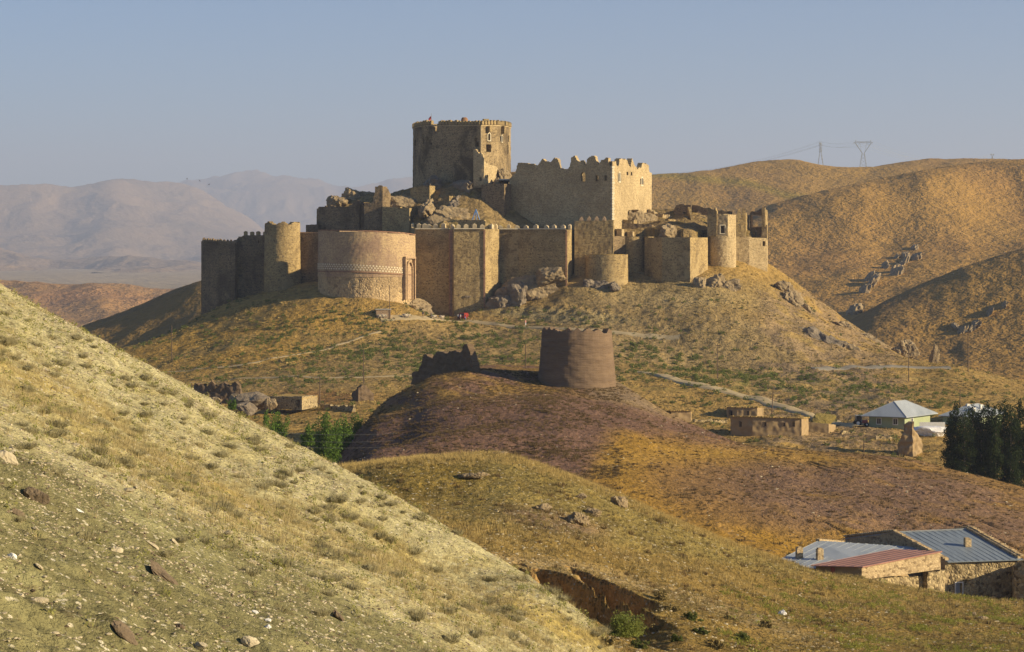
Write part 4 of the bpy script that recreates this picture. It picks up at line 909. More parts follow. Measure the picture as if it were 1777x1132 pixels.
# --- 12. the keep
t = root_at("keep", "tall many-sided keep with a toothed parapet crowning the castle rock", "castle tower", 800, 735, Z(325, 725))
K = [(717, 741), (721, 731), (731, 724), (771, 715), (835, 707), (862, 711.5), (880, 722), (886, 738), (872, 757), (830, 768), (770, 768), (730, 757)]
p = pxpath(K)
ktop = [(717, 222), (722, 219), (740, 216), (752.4, 215), (753, 222), (753.8, 232), (757, 232), (757.6, 215), (800, 216), (835, 216), (862, 216), (880, 218), (886, 220)]
kh = [(826, 238, 2.4, 9, True, True), (827, 245, 7, 9, True, True), (848, 232, 5.5, 12, True, False), (870, 235.5, 5, 11, True, False), (848, 250, 7.5, 15, False, False), (882, 235, 2, 12, False, False), (881, 252, 2, 15, False, False), (841, 289, 2.5, 5, False, False), (845, 304, 3, 5, False, False), (834, 309, 4.5, 6, False, False), (721, 243, 2.5, 10, False, False), (735, 241, 2.2, 9, True, False), (749, 248, 2, 4, False, False), (759, 281, 2, 7, False, False), (777, 258, 2, 3, False, False)]
o, P_, N_, T_ = wall(t, p, ktop, Z(345, 715), 1.7, M_keep, holes=kh, closed=True, ragged=0.05, seed=33, cell=0.4, batter=0.008)
ks = lambda x, y: Z(float(np.interp(x / y * F + 888.5, [a_[0] for a_ in ktop if a_[0] < 752 or a_[0] > 758], [a_[1] for a_ in ktop if a_[0] < 752 or a_[0] > 758])), y) - 0.05
Pm = dense(p, 0.25, True)
def keep_mer():
    n = len(Pm); step = 5; k = 0
    for i in range(0, n, step):
        pxx = Pm[i][0] / Pm[i][1] * F + 888.5
        if 751.5 < pxx < 759: continue
        tvec = Pm[(i + 1) % n] - Pm[i - 1]; a = math.atan2(tvec[1], tvec[0]); nr_ = (math.sin(a), -math.cos(a))
        if k >= 92 or rnd.random() < 0.06: continue
        k += 1
        link("merlon", merlon_mesh(0.85, 0.9, 1.15, 0.22, M_stone, "keep"), (Pm[i][0] - nr_[0] * .1 - t.location.x, Pm[i][1] - nr_[1] * .1 - t.location.y, ks(*Pm[i]) - t.location.z), t, (0, 0, a), (rnd.uniform(.85, 1.15), 1, rnd.uniform(.8, 1.1)))
keep_mer()
ring(p, lambda x, y: ks(x, y) - 0.5, lambda x, y: ks(x, y) - 0.15, 0.22, 0.3, M_pale, "string_course", t)
deck(t, p, Z(233.5, 735), M_stone, 1.2)
for h, (a_, b_) in ((kh[2], ((835, 707), (862, 711.5))), (kh[3], ((862, 711.5), (880, 722)))):
    x0, y0 = W(*a_); x1, y1 = W(*b_); nr_ = (y1 - y0, -(x1 - x0)); Dw = Dline(a_, b_, h[0])
    arch_frame(t, h[0], Dw, h[1] - .4, h[1] + h[3], h[2], nr_, M_white, fw=0.24, proud=0.3)
    L_ = math.hypot(*nr_); cx, cy = W(h[0] - 1.5, Dw); mm = MB()
    mm.box(cx + nr_[0] / L_ * .7, cy + nr_[1] / L_ * .7, Z(h[1] - 3, Dw), 1.0, 1.5, Z(219, Dw) - Z(h[1] - 3, Dw), math.atan2(y1 - y0, x1 - x0)); mm.build("box_machicolation", M_stone, t)
# white quoins on the sunny corners
m_ = MB()
for cpx, cD in ((835.3, 706.9),):
    x0, y0 = W(cpx, cD); m_.box(x0, y0, Z(318, cD), 0.5, 0.5, Z(219, cD) - Z(318, cD), 0.3)
m_.build("corner_stones", M_pale, t)
m_ = MB(); x0, y0 = W(806, 730)
for i in range(12):
    a0, a1 = 2 * math.pi * i / 12, 2 * math.pi * (i + 1) / 12
for k_, (r0, r1, z0_, z1_) in enumerate(((1.05, 1.15, Z(222, 730), Z(210, 730)), (1.15, 1.05, Z(210, 730), Z(206.5, 730)), (1.05, 0.7, Z(206.5, 730), Z(204, 730)))): m_.tube((x0, y0, z0_), (x0, y0, z1_), r0, r1, 14)
m_.build("brick_turret", M_brick, t)
m_ = MB(); m_.box(*W(843, 713), Z(217, 712), 1.7, 1.6, 1.9, 0.3); m_.box(*W(848, 714), Z(217, 712), 1.3, 1.3, 1.4, 0.1); m_.build("broken_parapet", M_stone, t)
# buttress ruin on the sunny corner of the keep
t = root_at("broken_buttress", "bright sunlit broken buttress leaning on the foot of the keep", "ruin", 845, 703, Z(318, 703))
wall(t, pxpath([(822, 711), (821.5, 703), (840, 702), (862, 708), (872, 714)]), [(820, 262), (824, 259), (829, 261), (831, 270), (834, 262), (838, 268), (843, 282), (850, 286), (860, 288), (872, 300)], Z(326, 703), 1.6, M_pale, ragged=0.2, seed=34, cell=0.4, holes=[(834, 309, 4, 6, False, False), (846, 304, 3, 5, False, False)])

# --- 13. ruins on the castle rock
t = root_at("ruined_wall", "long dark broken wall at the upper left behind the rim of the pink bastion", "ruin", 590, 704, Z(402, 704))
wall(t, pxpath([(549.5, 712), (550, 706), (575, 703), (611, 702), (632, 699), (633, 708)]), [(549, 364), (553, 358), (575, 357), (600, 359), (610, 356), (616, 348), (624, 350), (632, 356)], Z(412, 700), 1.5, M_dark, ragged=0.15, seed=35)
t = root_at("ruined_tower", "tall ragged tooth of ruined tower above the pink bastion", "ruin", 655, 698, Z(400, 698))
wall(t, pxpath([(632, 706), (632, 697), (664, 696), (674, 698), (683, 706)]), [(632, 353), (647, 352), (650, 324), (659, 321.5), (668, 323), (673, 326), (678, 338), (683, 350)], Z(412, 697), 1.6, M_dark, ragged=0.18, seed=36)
t = root_at("ruined_building", "square ruined block with a bright right face above the pink bastion", "castle building", 700, 696, Z(398, 696))
wall(t, pxpath([(663.5, 706), (663.5, 694), (710.5, 691), (735, 707)]), [(663, 359), (711, 360), (722, 361), (735, 362)], Z(404, 692), 1.5, M_stone, ragged=0.08, seed=37)
m_ = MB(); m_.prism(pxpath([(664, 706), (664, 695), (710, 692), (734, 707), (700, 715)]), Z(366, 700), Z(362.5, 700)); m_.build("rubble_fill", M_rock, t)
t = root_at("ruined_wall", "low dark wall with a bright narrow end face below the left side of the keep", "ruin", 730, 702, Z(345, 702))
wall(t, pxpath([(712, 704), (745.5, 701), (756, 707)]), [(712, 328), (722, 324), (745, 322.5), (756, 323)], Z(358, 702), 1.2, M_stone, ragged=0.1, seed=38, cell=0.4)
t = root_at("ruined_wall", "small lone sunlit ruined wall stub below the keep", "ruin", 779, 697, Z(362, 697))
wall(t, pxpath([(771, 697), (780, 695), (788, 699)]), [(771, 344), (775, 341), (786, 340), (788, 348)], Z(366, 697), 1.0, M_stone, ragged=0.2, seed=39, cell=0.35)
t = root_at("terrace_wall", "low pale terrace wall just behind the merlons of the gate tower", "wall", 822, 672, Z(392, 672))
wall(t, pxpath([(795, 676), (842, 671), (862, 672)]), [(795, 382), (840, 382), (847, 387), (862, 390)], Z(400, 672), 1.2, M_stone, ragged=0.05, seed=40, cell=0.4)
t = root_at("terrace_wall", "long dark terrace wall right of the foot of the bright palace face", "wall", 1098, 688, Z(408, 688))
wall(t, pxpath([(1067, 692), (1131, 690), (1142, 694)]), [(1067, 382), (1080, 382), (1081, 388), (1131, 389), (1142, 396)], Z(413, 690), 1.0, M_dark, ragged=0.06, seed=41, cell=0.4)
t = root_at("ruined_hut", "small square doorless ruin beside the wall with reddish merlons", "ruin", 1077, 683, Z(410, 683))
wall(t, pxpath([(1070, 686), (1070, 682), (1079, 681.5), (1083, 684), (1083, 688)]), [(1070, 397), (1083, 398)], Z(413, 683), 0.6, M_pale, ragged=0.05, seed=42, cell=0.3)
t = root_at("ruined_hut", "tiny low roofless ruin in the courtyard behind the plain round tower", "ruin", 1094, 684, Z(410, 683))
wall(t, pxpath([(1089, 688), (1089, 685), (1098, 684), (1101, 688)]), [(1089, 402), (1101, 402)], Z(413, 683), 0.6, M_pale, ragged=0.08, seed=43, cell=0.3)
t = root_at("ruined_hut", "ruined cell with one small window at the foot of the bright palace face", "ruin", 1093, 692, Z(390, 692))
wall(t, pxpath([(1081, 697), (1081.5, 692), (1100, 691), (1105, 695)]), [(1081, 381.5), (1105, 382)], Z(390, 692), 0.6, M_stone, ragged=0.05, seed=44, cell=0.3, holes=[(1095, 384, 3, 4, False, False)])

def rubble(px, D0, D1, top_, lab, nme="rubble_ruin", seed=60, mat=M_rock, base=None):
    o, *_ = wall(None, pxpath(px), top_, base, D1, mat, name=nme, ragged=0.35, seed=seed, cell=0.45, jit=0.3, at_loc=(*W(px[0][0], px[0][1]), base))
    return setp(o, lab, "ruin")
rubble([(1074, 700), (1080, 696), (1106, 697), (1118, 699), (1141, 704)], 0, 3.0, [(1074, 382), (1078, 366), (1084, 364), (1088, 376), (1092, 366), (1104, 366), (1112, 365), (1120, 370), (1128, 368), (1141, 376)], "crumbling cave-like ruin at the bottom right of the bright palace face", seed=61, mat=M_rock, base=Z(389, 697))
rubble([(1118, 712), (1150, 711), (1172, 714)], 0, 2.2, [(1118, 376), (1126, 363), (1132, 362), (1138, 368), (1150, 372), (1172, 378)], "low jagged rubble ridge running right from the palace corner", seed=62, mat=M_pale, base=Z(388, 711))
rubble([(1135, 698), (1160, 697), (1177, 700)], 0, 2.0, [(1135, 388), (1145, 382), (1160, 380), (1172, 380), (1177, 388)], "collapsed low wall in the courtyard before the ruined hall", seed=63, mat=M_stone, base=Z(394, 698))
# rocks of the castle crag
for i, (px, py, D, sz, lab, mt) in enumerate([
    (583, 350, 716, (5.0, 3, 3.0), "rounded dark boulder on the skyline at the left end of the castle rock", M_rock),
    (611, 340, 720, (4.0, 3, 3.4), "tall dark boulder on the skyline left of the ragged ruined tower", M_rock),
    (634, 340, 722, (3.2, 3, 2.4), "small dark boulder on the skyline touching the ragged ruined tower", M_rock),
    (700, 350, 703, (6.5, 3, 3.0), "sunlit boulder heap on top of the square ruined block", M_rock),
    (742, 360, 697, (6.0, 3, 3.6), "tall sunlit rock face right of the square ruined block", M_rock),
    (782, 370, 688, (7.5, 4, 3.6), "broad sunlit rock hump below the small lone ruined wall", M_rock),
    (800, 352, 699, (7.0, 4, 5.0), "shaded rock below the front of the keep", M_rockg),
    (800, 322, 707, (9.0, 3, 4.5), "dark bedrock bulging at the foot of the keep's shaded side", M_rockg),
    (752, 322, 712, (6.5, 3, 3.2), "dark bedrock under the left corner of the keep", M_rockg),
    (876, 304, 709, (2.6, 2.2, 3.0), "big pale boulder standing between the keep and the palace", M_rock),
    (862, 314, 705, (1.2, 1.2, 1.6), "small round boulder beside the foot of the keep", M_rock),
    (1160, 402, 682, (4.0, 3, 2.6), "pale earth and rock heap on top of the faceted bastion", M_rock),
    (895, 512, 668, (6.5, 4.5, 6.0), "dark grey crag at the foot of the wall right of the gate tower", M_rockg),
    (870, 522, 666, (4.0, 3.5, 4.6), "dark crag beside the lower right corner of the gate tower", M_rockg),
    (925, 492, 669, (7.5, 4, 5.0), "brown crag below the middle of the recessed wall", M_rock),
    (955, 472, 667, (5.2, 3.5, 3.4), "pale ribbed crag catching light at the foot of the recessed wall", M_rock),
    (1240, 492, 667, (5.6, 4, 4.4), "large pale rock under the slim bright round tower", M_rock),
    (1218, 499, 665, (3.4, 2.6, 3.4), "pale cracked rock at the lower right corner of the faceted bastion", M_rock),
    (1263, 494, 667, (4.4, 3.5, 3.0), "flat smooth rock right of the large pale rock", M_rock),
    (1045, 494, 666, (3.4, 2.4, 2.4), "knobbly rock under the low round tower", M_rockg),
    (1025, 492, 667, (2.6, 2.2, 2.2), "knobbly rock at the lower left of the low round tower", M_rockg),
    (1066, 498, 664, (2.4, 2.0, 1.6), "small rock at the lower right of the low round tower", M_rockg),
    (722, 532, 664, (6.0, 4.0, 4.4), "sunlit rocky knob at the lower right of the pink bastion", M_rock),
    (738, 546, 660, (3.6, 3.0, 2.6), "lower sunlit rock beside the gate road", M_rock),
    (705, 524, 662, (3.0, 2.5, 1.9), "small sunlit rock against the portal of the pink bastion", M_rock),
    (664, 519, 661, (2.0, 1.6, 1.5), "small pointed dark rock against the front of the pink bastion", M_rock)]):
    outcrop("boulder" if sz[0] < 3 else "rock_outcrop", px, py, D, sz, 300 + i, lab, "rock", mt, rot=rnd.uniform(0, 3), sub=4)
# ================================================================== THE MIDDLE GROUND
M_mud2 = plain_mat("mud_plaster", (0.36, 0.26, 0.14), (0.28, 0.20, 0.11), 0.6, 1.0, 0.05, 0.3, 0.1, stretch=(1, 1, 2))
M_straw = plain_mat("straw", (0.48, 0.33, 0.11), (0.30, 0.21, 0.08), 3.0, 1.0, 0.05, 0.9, 0.2)
M_hay = plain_mat("hay", (0.33, 0.25, 0.08), (0.20, 0.16, 0.05), 2.5, 1.0, 0.05, 1.0, 0.3)
M_wood = plain_mat("weathered_wood", (0.16, 0.115, 0.075), (0.10, 0.07, 0.05), 3.0, 0.9)
M_lgreen = plain_mat("green_plaster", (0.36, 0.40, 0.24), (0.30, 0.34, 0.20), 0.6, 0.9)
M_metal = plain_mat("grey_sheet_roof", (0.38, 0.41, 0.43), (0.28, 0.31, 0.33), 0.25, 0.55, 0.4, stretch=(2, 0.4, 1))
M_metalb = plain_mat("blue_sheet_roof", (0.24, 0.28, 0.31), (0.16, 0.19, 0.215), 0.6, 0.5, 0.4, stretch=(3, 0.3, 1))
M_metalr = plain_mat("rusty_red_roof", (0.40, 0.20, 0.145), (0.26, 0.12, 0.08), 0.5, 0.6, 0.3, stretch=(1, 1, 1))
M_wht = plain_mat("white_paint", (0.78, 0.76, 0.70), (0.6, 0.58, 0.52), 1.0, 0.7)
M_tarp = plain_mat("white_tarp", (0.85, 0.83, 0.80), (0.70, 0.68, 0.64), 0.8, 0.6, 0.3, 0.6, 0.3)
M_glass = plain_mat("window_glass", (0.03, 0.035, 0.04), (0.02, 0.02, 0.025), 1.0, 0.15, 0.5)
M_redp = plain_mat("red_paint", (0.30, 0.03, 0.025), (0.2, 0.02, 0.02), 2.0, 0.4, 0.5)
M_bluep = plain_mat("blue_paint", (0.07, 0.25, 0.62), (0.05, 0.2, 0.5), 2.0, 0.5, 0.4)
M_steel = plain_mat("galvanised_steel", (0.30, 0.31, 0.31), (0.22, 0.23, 0.23), 1.0, 0.6, 0.4)
M_block = stone_mat("tuff_blocks", (0.52, 0.40, 0.23), (0.44, 0.33, 0.19), (0.16, 0.11, 0.06), 0.42, True, 0.35, 0.25)
M_field = stone_mat("field_stone", (0.50, 0.39, 0.21), (0.30, 0.23, 0.13), (0.055, 0.04, 0.02), 0.38, False, 1.0, 0.25)
M_tyre = plain_mat("rubber", (0.02, 0.02, 0.02), (0.012, 0.012, 0.012), 1.0, 0.8)
M_road = plain_mat("road_dust", (0.42, 0.335, 0.20), (0.33, 0.26, 0.15), 0.5, 1.0, 0.05, 0.4, 0.1)
M_asph = plain_mat("pale_asphalt", (0.25, 0.225, 0.18), (0.20, 0.18, 0.145), 0.3, 0.95)

# roads draped on the hill
def road(name, pts, width, mat, lift=0.18):
    Q = []
    for px, py in pts: v = chill_at(px, py); Q.append((v.x, v.y))
    P = dense(Q, 1.2); k = 9
    for _ in range(k): P[1:-1] = (P[:-2] + P[1:-1] * 2 + P[2:]) / 4
    t = np.gradient(P, axis=0); t /= np.hypot(t[:, 0], t[:, 1])[:, None]; N = np.c_[-t[:, 1], t[:, 0]]
    cols = np.linspace(-.5, .5, 7); V = []
    wv = width * (1 + 0.25 * fbm(P[:, 0], P[:, 1], 9, 3, 71))
    for c in cols:
        q = P + N * (wv * c)[:, None]; pxq = q[:, 0] / q[:, 1] * F + 888.5
        V.append(np.c_[q, chill.z(pxq, q[:, 1]) + (lift if abs(c) < .45 else -0.15)])
    V = np.stack(V, 1); n = len(P); idx = np.arange(n * 7).reshape(n, 7)
    Fq = np.c_[idx[:-1, :-1].ravel(), idx[:-1, 1:].ravel(), idx[1:, 1:].ravel(), idx[1:, :-1].ravel()]
    return setp(link(name, mesh_np(name, V.reshape(-1, 3), Fq, mat, True)), kind="structure")
def chill_at(px, py):
    D = chill.hit(px, py)
    return Vector(((px - 888.5) / F * D, D, Z(py, D)))
road("castle_road", [(660, 553), (720, 553), (800, 556), (860, 562), (930, 569), (1000, 573), (1080, 578), (1180, 584)], 3.0, M_road)
road("village_track", [(1110, 647), (1135, 650), (1170, 660), (1210, 669), (1260, 680), (1310, 692), (1360, 707), (1410, 722), (1450, 735), (1490, 742)], 3.8, plain_mat('pale_track_dust', (0.47, 0.37, 0.215), (0.38, 0.30, 0.17), 0.5, 1.0, 0.05, 0.3, 0.1), 0.35)
road("road", [(1410, 640.5), (1470, 637.5), (1530, 637), (1580, 637), (1650, 638.5)], 2.6, M_asph)
road("foot_path", [(330, 665), (400, 659), (480, 655), (560, 656), (640, 655), (720, 652)], 1.3, M_road, 0.12)
road("foot_path", [(260, 650), (360, 640), (440, 632), (520, 615), (600, 595), (660, 575)], 1.2, M_road, 0.12)

# mud-brick city wall remains
c = W(1001, 402)
p = [(c[0] + 6.05 * math.cos(math.radians(a)), c[1] + 6.05 * math.sin(math.radians(a))) for a in range(0, 360, 5)]
t = thing("mud_brick_tower", "round tapering mud brick tower with a zigzag rim standing on the purple hill", "tower", (c[0], c[1], Z(660, 402)))
mt = [(940, 574), (944, 568), (950, 572), (953, 567), (958, 573), (961, 569), (972, 577), (980, 573), (986, 568), (994, 575), (1002, 569), (1011, 576), (1021, 569), (1030, 576), (1039, 571), (1048, 579), (1051, 579), (1056, 571), (1062, 575)]
wall(t, p, mt, Z(674, 396), 1.0, M_mudt, closed=True, ragged=0.05, seed=50, cell=0.22, batter=0.083, jit=0.05)
m_ = MB(); m_.prism([(c[0] + 5.4 * math.cos(a * .35), c[1] + 5.4 * math.sin(a * .35)) for a in range(18)], Z(590, 400), Z(585, 400)); m_.build("inner_fill", M_mud, t)
def mudwall(name, pth, top, base, thick, label, cat="ruin", seed=1, mat=None, cell=0.3, rag=0.12, jit=0.15, holes=(), batter=0.04):
    o, *_ = wall(None, pxpath(pth), top, base, thick, mat or M_mud, name=name, ragged=rag, seed=seed, cell=cell, jit=jit, at_loc=(*W(*pth[0]), base), holes=holes, batter=batter)
    return setp(o, label, cat)
mudwall("mud_brick_wall", [(716, 415), (735, 413), (790, 407), (823, 402)], [(715, 648), (719, 645), (727, 646), (731, 634), (735, 616), (741, 615), (746, 622), (751, 622), (757, 611), (768, 610), (774, 614), (780, 608), (792, 609), (798, 615), (803, 602), (806, 597), (811, 599), (816, 612), (823, 640)], Z(674, 404), 1.3, "jagged dark mud brick wall remnant on the hill crest left of the mud tower", seed=51, cell=0.2)
v = at(630, 697)
mudwall("mud_brick_wall", [(611, v.y + 3), (622, v.y), (648, v.y + 2)], [(611, 682), (616, 678), (624, 672), (630, 667), (634, 668), (641, 677), (648, 683)], Z(702, v.y), 1.2, "small pointed mud wall stump at the left foot of the purple hill", seed=52, cell=0.2)
D_ = 500
mudwall("mud_brick_wall", [(333, D_ + 4), (350, D_), (417, D_ - 2)], [(333, 678), (337, 668), (340, 664), (345, 670), (348, 666), (356, 669), (357, 674), (361, 667), (368, 661), (374, 669), (376, 671), (381, 667), (388, 662), (395, 668), (398, 672), (402, 667), (408, 662), (415, 667), (418, 681)], Z(700, D_), 1.3, "dark mud wall with five rounded teeth at the left valley edge", seed=53, cell=0.22)

# boulders in the valley
for i, (px, py, D, sz, lab) in enumerate([
    (443, 696, 486, (4.2, 3.0, 2.0), "big pale grey boulder in the valley left of the low stone barn"),
    (430, 706, 482, (3.0, 2.2, 1.7), "grey boulder under the big pale grey boulder"),
    (410, 692, 488, (2.0, 1.6, 1.9), "brown upright boulder at the right end of the toothed mud wall"),
    (467, 700, 484, (1.5, 1.3, 1.7), "round brown boulder touching the left end of the stone barn"),
    (372, 696, 490, (1.8, 1.4, 1.0), "low pale boulder below the toothed mud wall")]):
    outcrop("boulder", px, py, D, sz, 400 + i, lab, "rock", M_rockg if i < 2 else M_rock, sub=3, sink=0.2, rot=i)

def bx(m, P0, P1, depth, z0, z1, mi=0):
    """box whose front edge runs P0->P1 in plan (left to right), going back 'depth'"""
    dx, dy = P1[0] - P0[0], P1[1] - P0[1]; L = math.hypot(dx, dy); n = (-dy / L * depth, dx / L * depth)
    m.prism([P0, P1, (P1[0] + n[0], P1[1] + n[1]), (P0[0] + n[0], P0[1] + n[1])], z0, z1, mi)
def on_face(P0, P1, f):    # point and outward normal on a face
    dx, dy = P1[0] - P0[0], P1[1] - P0[1]; L = math.hypot(dx, dy); return (P0[0] + dx * f, P0[1] + dy * f), (dy / L, -dx / L), (dx / L, dy / L)
def window_on(root, P0, P1, f, z0, w, h, fmat, gmat=None, fw=0.09, name="window", bars=True):
    c, n, t = on_face(P0, P1, f); m = MB()
    for s0, s1, a, b in ((-w / 2 - fw, -w / 2, z0 - fw, z0 + h + fw), (w / 2, w / 2 + fw, z0 - fw, z0 + h + fw), (-w / 2, w / 2, z0 + h, z0 + h + fw), (-w / 2, w / 2, z0 - fw, z0)):
        obox(m, c, n, t, s0, s1, a, b, -0.05, 0.07)
    if bars: obox(m, c, n, t, -0.03, 0.03, z0, z0 + h, -0.05, 0.05)
    fr = m.build(name, fmat, root); m = MB(); obox(m, c, n, t, -w / 2, w / 2, z0, z0 + h, -0.05, 0.02)
    g = m.build("pane", gmat or M_glass, root); g.parent = fr
    return fr

# low stone barn in the valley
v = Vector((*W(500, 486), Z(708, 486)))
t = thing("stone_barn", "low flat-roofed stone barn with one door in the valley behind the poplar bush", "barn", v)
A, B, C_ = W(466, 489), W(524, 484), W(551, 494)
wall(t, dense([A, B, C_], 1).tolist(), [(466, 688), (524, 688), (551, 686)], Z(712, 484), 0.7, M_field, ragged=0.06, seed=54, cell=0.25, holes=[(519, 693, 5, 14.5, False, False)])
m_ = MB(); m_.prism([A, B, C_, W(495, 500)], Z(691, 489), Z(689.3, 489)); m_.build("flat_roof", M_straw, t)
m_ = MB(); a_, n_, t_ = on_face(A, B, 0.91); obox(m_, a_, n_, t_, -.3, .3, Z(708, 484.5), Z(693, 484.5), -.35, -.2); m_.build("door", M_wood, t)
# dry stone wall by it
mudwall("stone_wall", [(556, 492), (590, 487), (612, 482)], [(556, 701), (575, 703), (600, 704), (612, 703)], Z(712, 487), 0.7, "low broken dry stone wall right of the stone barn", "wall", 55, M_field, 0.25, 0.2)

# mud houses of the right village
def mud_house(label, pts, ytop, zb, wins, depth=None, door=None, roof=M_straw, seed=1, mat=M_mud2, group=None):
    P = [W(*q) for q in pts]; c_ = P[0]
    t = thing("mud_house", label, "house", (c_[0], c_[1], zb), group)
    n = len(P); hz_ = [(pts[i][0], ytop[i]) for i in range(n)]
    holes = [(w[0], w[1], w[2], w[3], False, False) for w in wins]
    wall(t, P, hz_, zb - 0.6, 0.5, mat, ragged=0.05, seed=seed, cell=0.22, holes=holes, jit=0.06)
    back = [(P[-1][0] + 0.5, P[-1][1] + 4), (P[0][0] + 0.5, P[0][1] + 5)]
    zt = [Z(ytop[i], pts[i][1]) for i in range(n)]; zm = min(zt) - 0.12
    m = MB(); m.prism([(x, y + 0.1) for x, y in P] + back, zm - 0.2, zm); m.build("flat_roof", roof, t)
    m = MB()
    for i in range(n - 1):
        a, b = P[i], P[i + 1]; q = dense([a, b], 0.35)
        for j, (x, y) in enumerate(q):
            k = j / max(1, len(q)); z = zt[i] + (zt[i + 1] - zt[i]) * k
            m.box(x + rnd.uniform(-.1, .1), y - 0.08, z - 0.06, 0.45, 0.55, rnd.uniform(0.1, 0.26), rnd.uniform(0, 3))
    m.build("roof_thatch_edge", roof, t)
    for w in wins:
        m = MB(); D0 = np.interp(w[0], [q[0] for q in pts], [q[1] for q in pts]); x, y = W(w[0], D0)
        ww, hh = w[2] / F * D0, w[3] / F * D0
        for s in (-1, 1): m.box(x + s * ww / 2, y - 0.02, Z(w[1] + w[3], D0), 0.1, 0.16, hh)
        m.box(x, y - 0.02, Z(w[1], D0), ww + .25, 0.16, 0.1); m.box(x, y, Z(w[1] + w[3], D0), 0.06, 0.08, hh)
        m.build("window", M_wood, t)
        m = MB(); m.box(x, y + 0.7, Z(w[1] + w[3], D0) - .1, ww + .3, 0.1, hh + .2); m.build("shade_panel", M_black, t)  # black panel standing in for the unlit room behind the window
    return t
v = at(1330, 757); D0 = v.y
mud_house("long low mud house with four small windows and a straw-edged flat roof", [(1268, D0 + 10), (1268.5, D0 + 2), (1306, D0), (1391, D0 - 1), (1403, D0 + 7)], [724, 723, 723.5, 726, 725], Z(757, D0), [(1285, 732, 4, 9), (1328, 733, 4, 8), (1361, 734, 3.5, 6), (1377, 731, 4.5, 10)], seed=56)
v = at(1295, 727); D1 = max(v.y, D0 + 14)
mud_house("smaller mud house with one open window above and behind the long low mud house", [(1261, D1 + 8), (1261.5, D1 + 1), (1279, D1), (1314, D1 - 0.5), (1325, D1 + 5)], [706, 706.5, 707, 707, 706.5], Z(728, D1), [(1298, 713, 4, 8), (1268, 713, 5, 14)], seed=57)
v = at(1180, 727)
mud_house("tiny windowless mud ruin at the right foot of the purple hill", [(1150, v.y + 5), (1165, v.y), (1199, v.y + 0.5), (1200, v.y + 4)], [715, 713, 712.5, 713], Z(727, v.y), [(1159, 715, 4, 8)], seed=58)
v = at(1425, 750); D2 = v.y
t = thing("haystack", "domed haystack piled on a mud pen beside the long low mud house", "haystack", (*W(1426, D2), Z(751, D2)))
wall(t, pxpath([(1403, D2 + 5), (1403, D2), (1438, D2 - 0.5), (1450, D2 + 4)]), [(1403, 733), (1438, 736), (1450, 737)], Z(756, D2), 0.6, M_mud2, "pen_wall", ragged=0.06, seed=59, cell=0.25)
V, Fc = crag(88, (3.3, 2.8, 2.6), 4, 0.10, 26); V[:, 2] = np.maximum(V[:, 2], -0.6); V += np.array((0.0, 2.6, Z(735, D2) - Z(751, D2)))[None]
link("hay", mesh_np("hay", V, Fc, M_hay, False), (0, 0, 0), t)
# low dry stone walls and ruins round the houses
for i, (pth, top, lab) in enumerate([
    ([(1205, 0), (1240, 0), (1262, 0)], 727, "low dry stone wall between the tiny mud ruin and the long mud house"),
    ([(1460, 0), (1482, 0)], 748, "short heap of stones between the haystack and the green house"),
    ([(1520, 0), (1560, 0)], 757, "low stone bank in front of the green house")]):
    vv = at(pth[0][0], top + 6)
    mudwall("stone_wall", [(q[0], vv.y + k * 1.5) for k, q in enumerate(pth)], [(pth[0][0], top + 1), (pth[-1][0], top + 2)], vv.z - 0.8, 0.6, lab, "wall", 160 + i, M_field, 0.25, 0.25)
# tall ruin stub
v = at(1580, 790); D3 = v.y; x0, y0 = W(1580, D3)
t = thing("mud_brick_stub", "tall pointed mud wall stub rising in front of the green house and white tarp", "ruin", (x0, y0, Z(792, D3)))
wall(t, pxpath([(1561, D3 + 3), (1563, D3), (1583, D3 - 1), (1598, D3 + 1.5)]), [(1561, 770), (1564, 757), (1568, 750), (1571, 736), (1576, 732), (1583, 733), (1585, 746), (1592, 752), (1598, 762)], Z(800, D3), 2.0, M_mud2, ragged=0.1, seed=61, cell=0.2, jit=0.2, batter=0.06)
outcrop("boulder", 1536, 757, at(1536, 760).y, (0.9, 0.7, 0.7), 411, "pair-sized pale boulder on the bare ground before the green house", "rock", M_rock, sub=3)
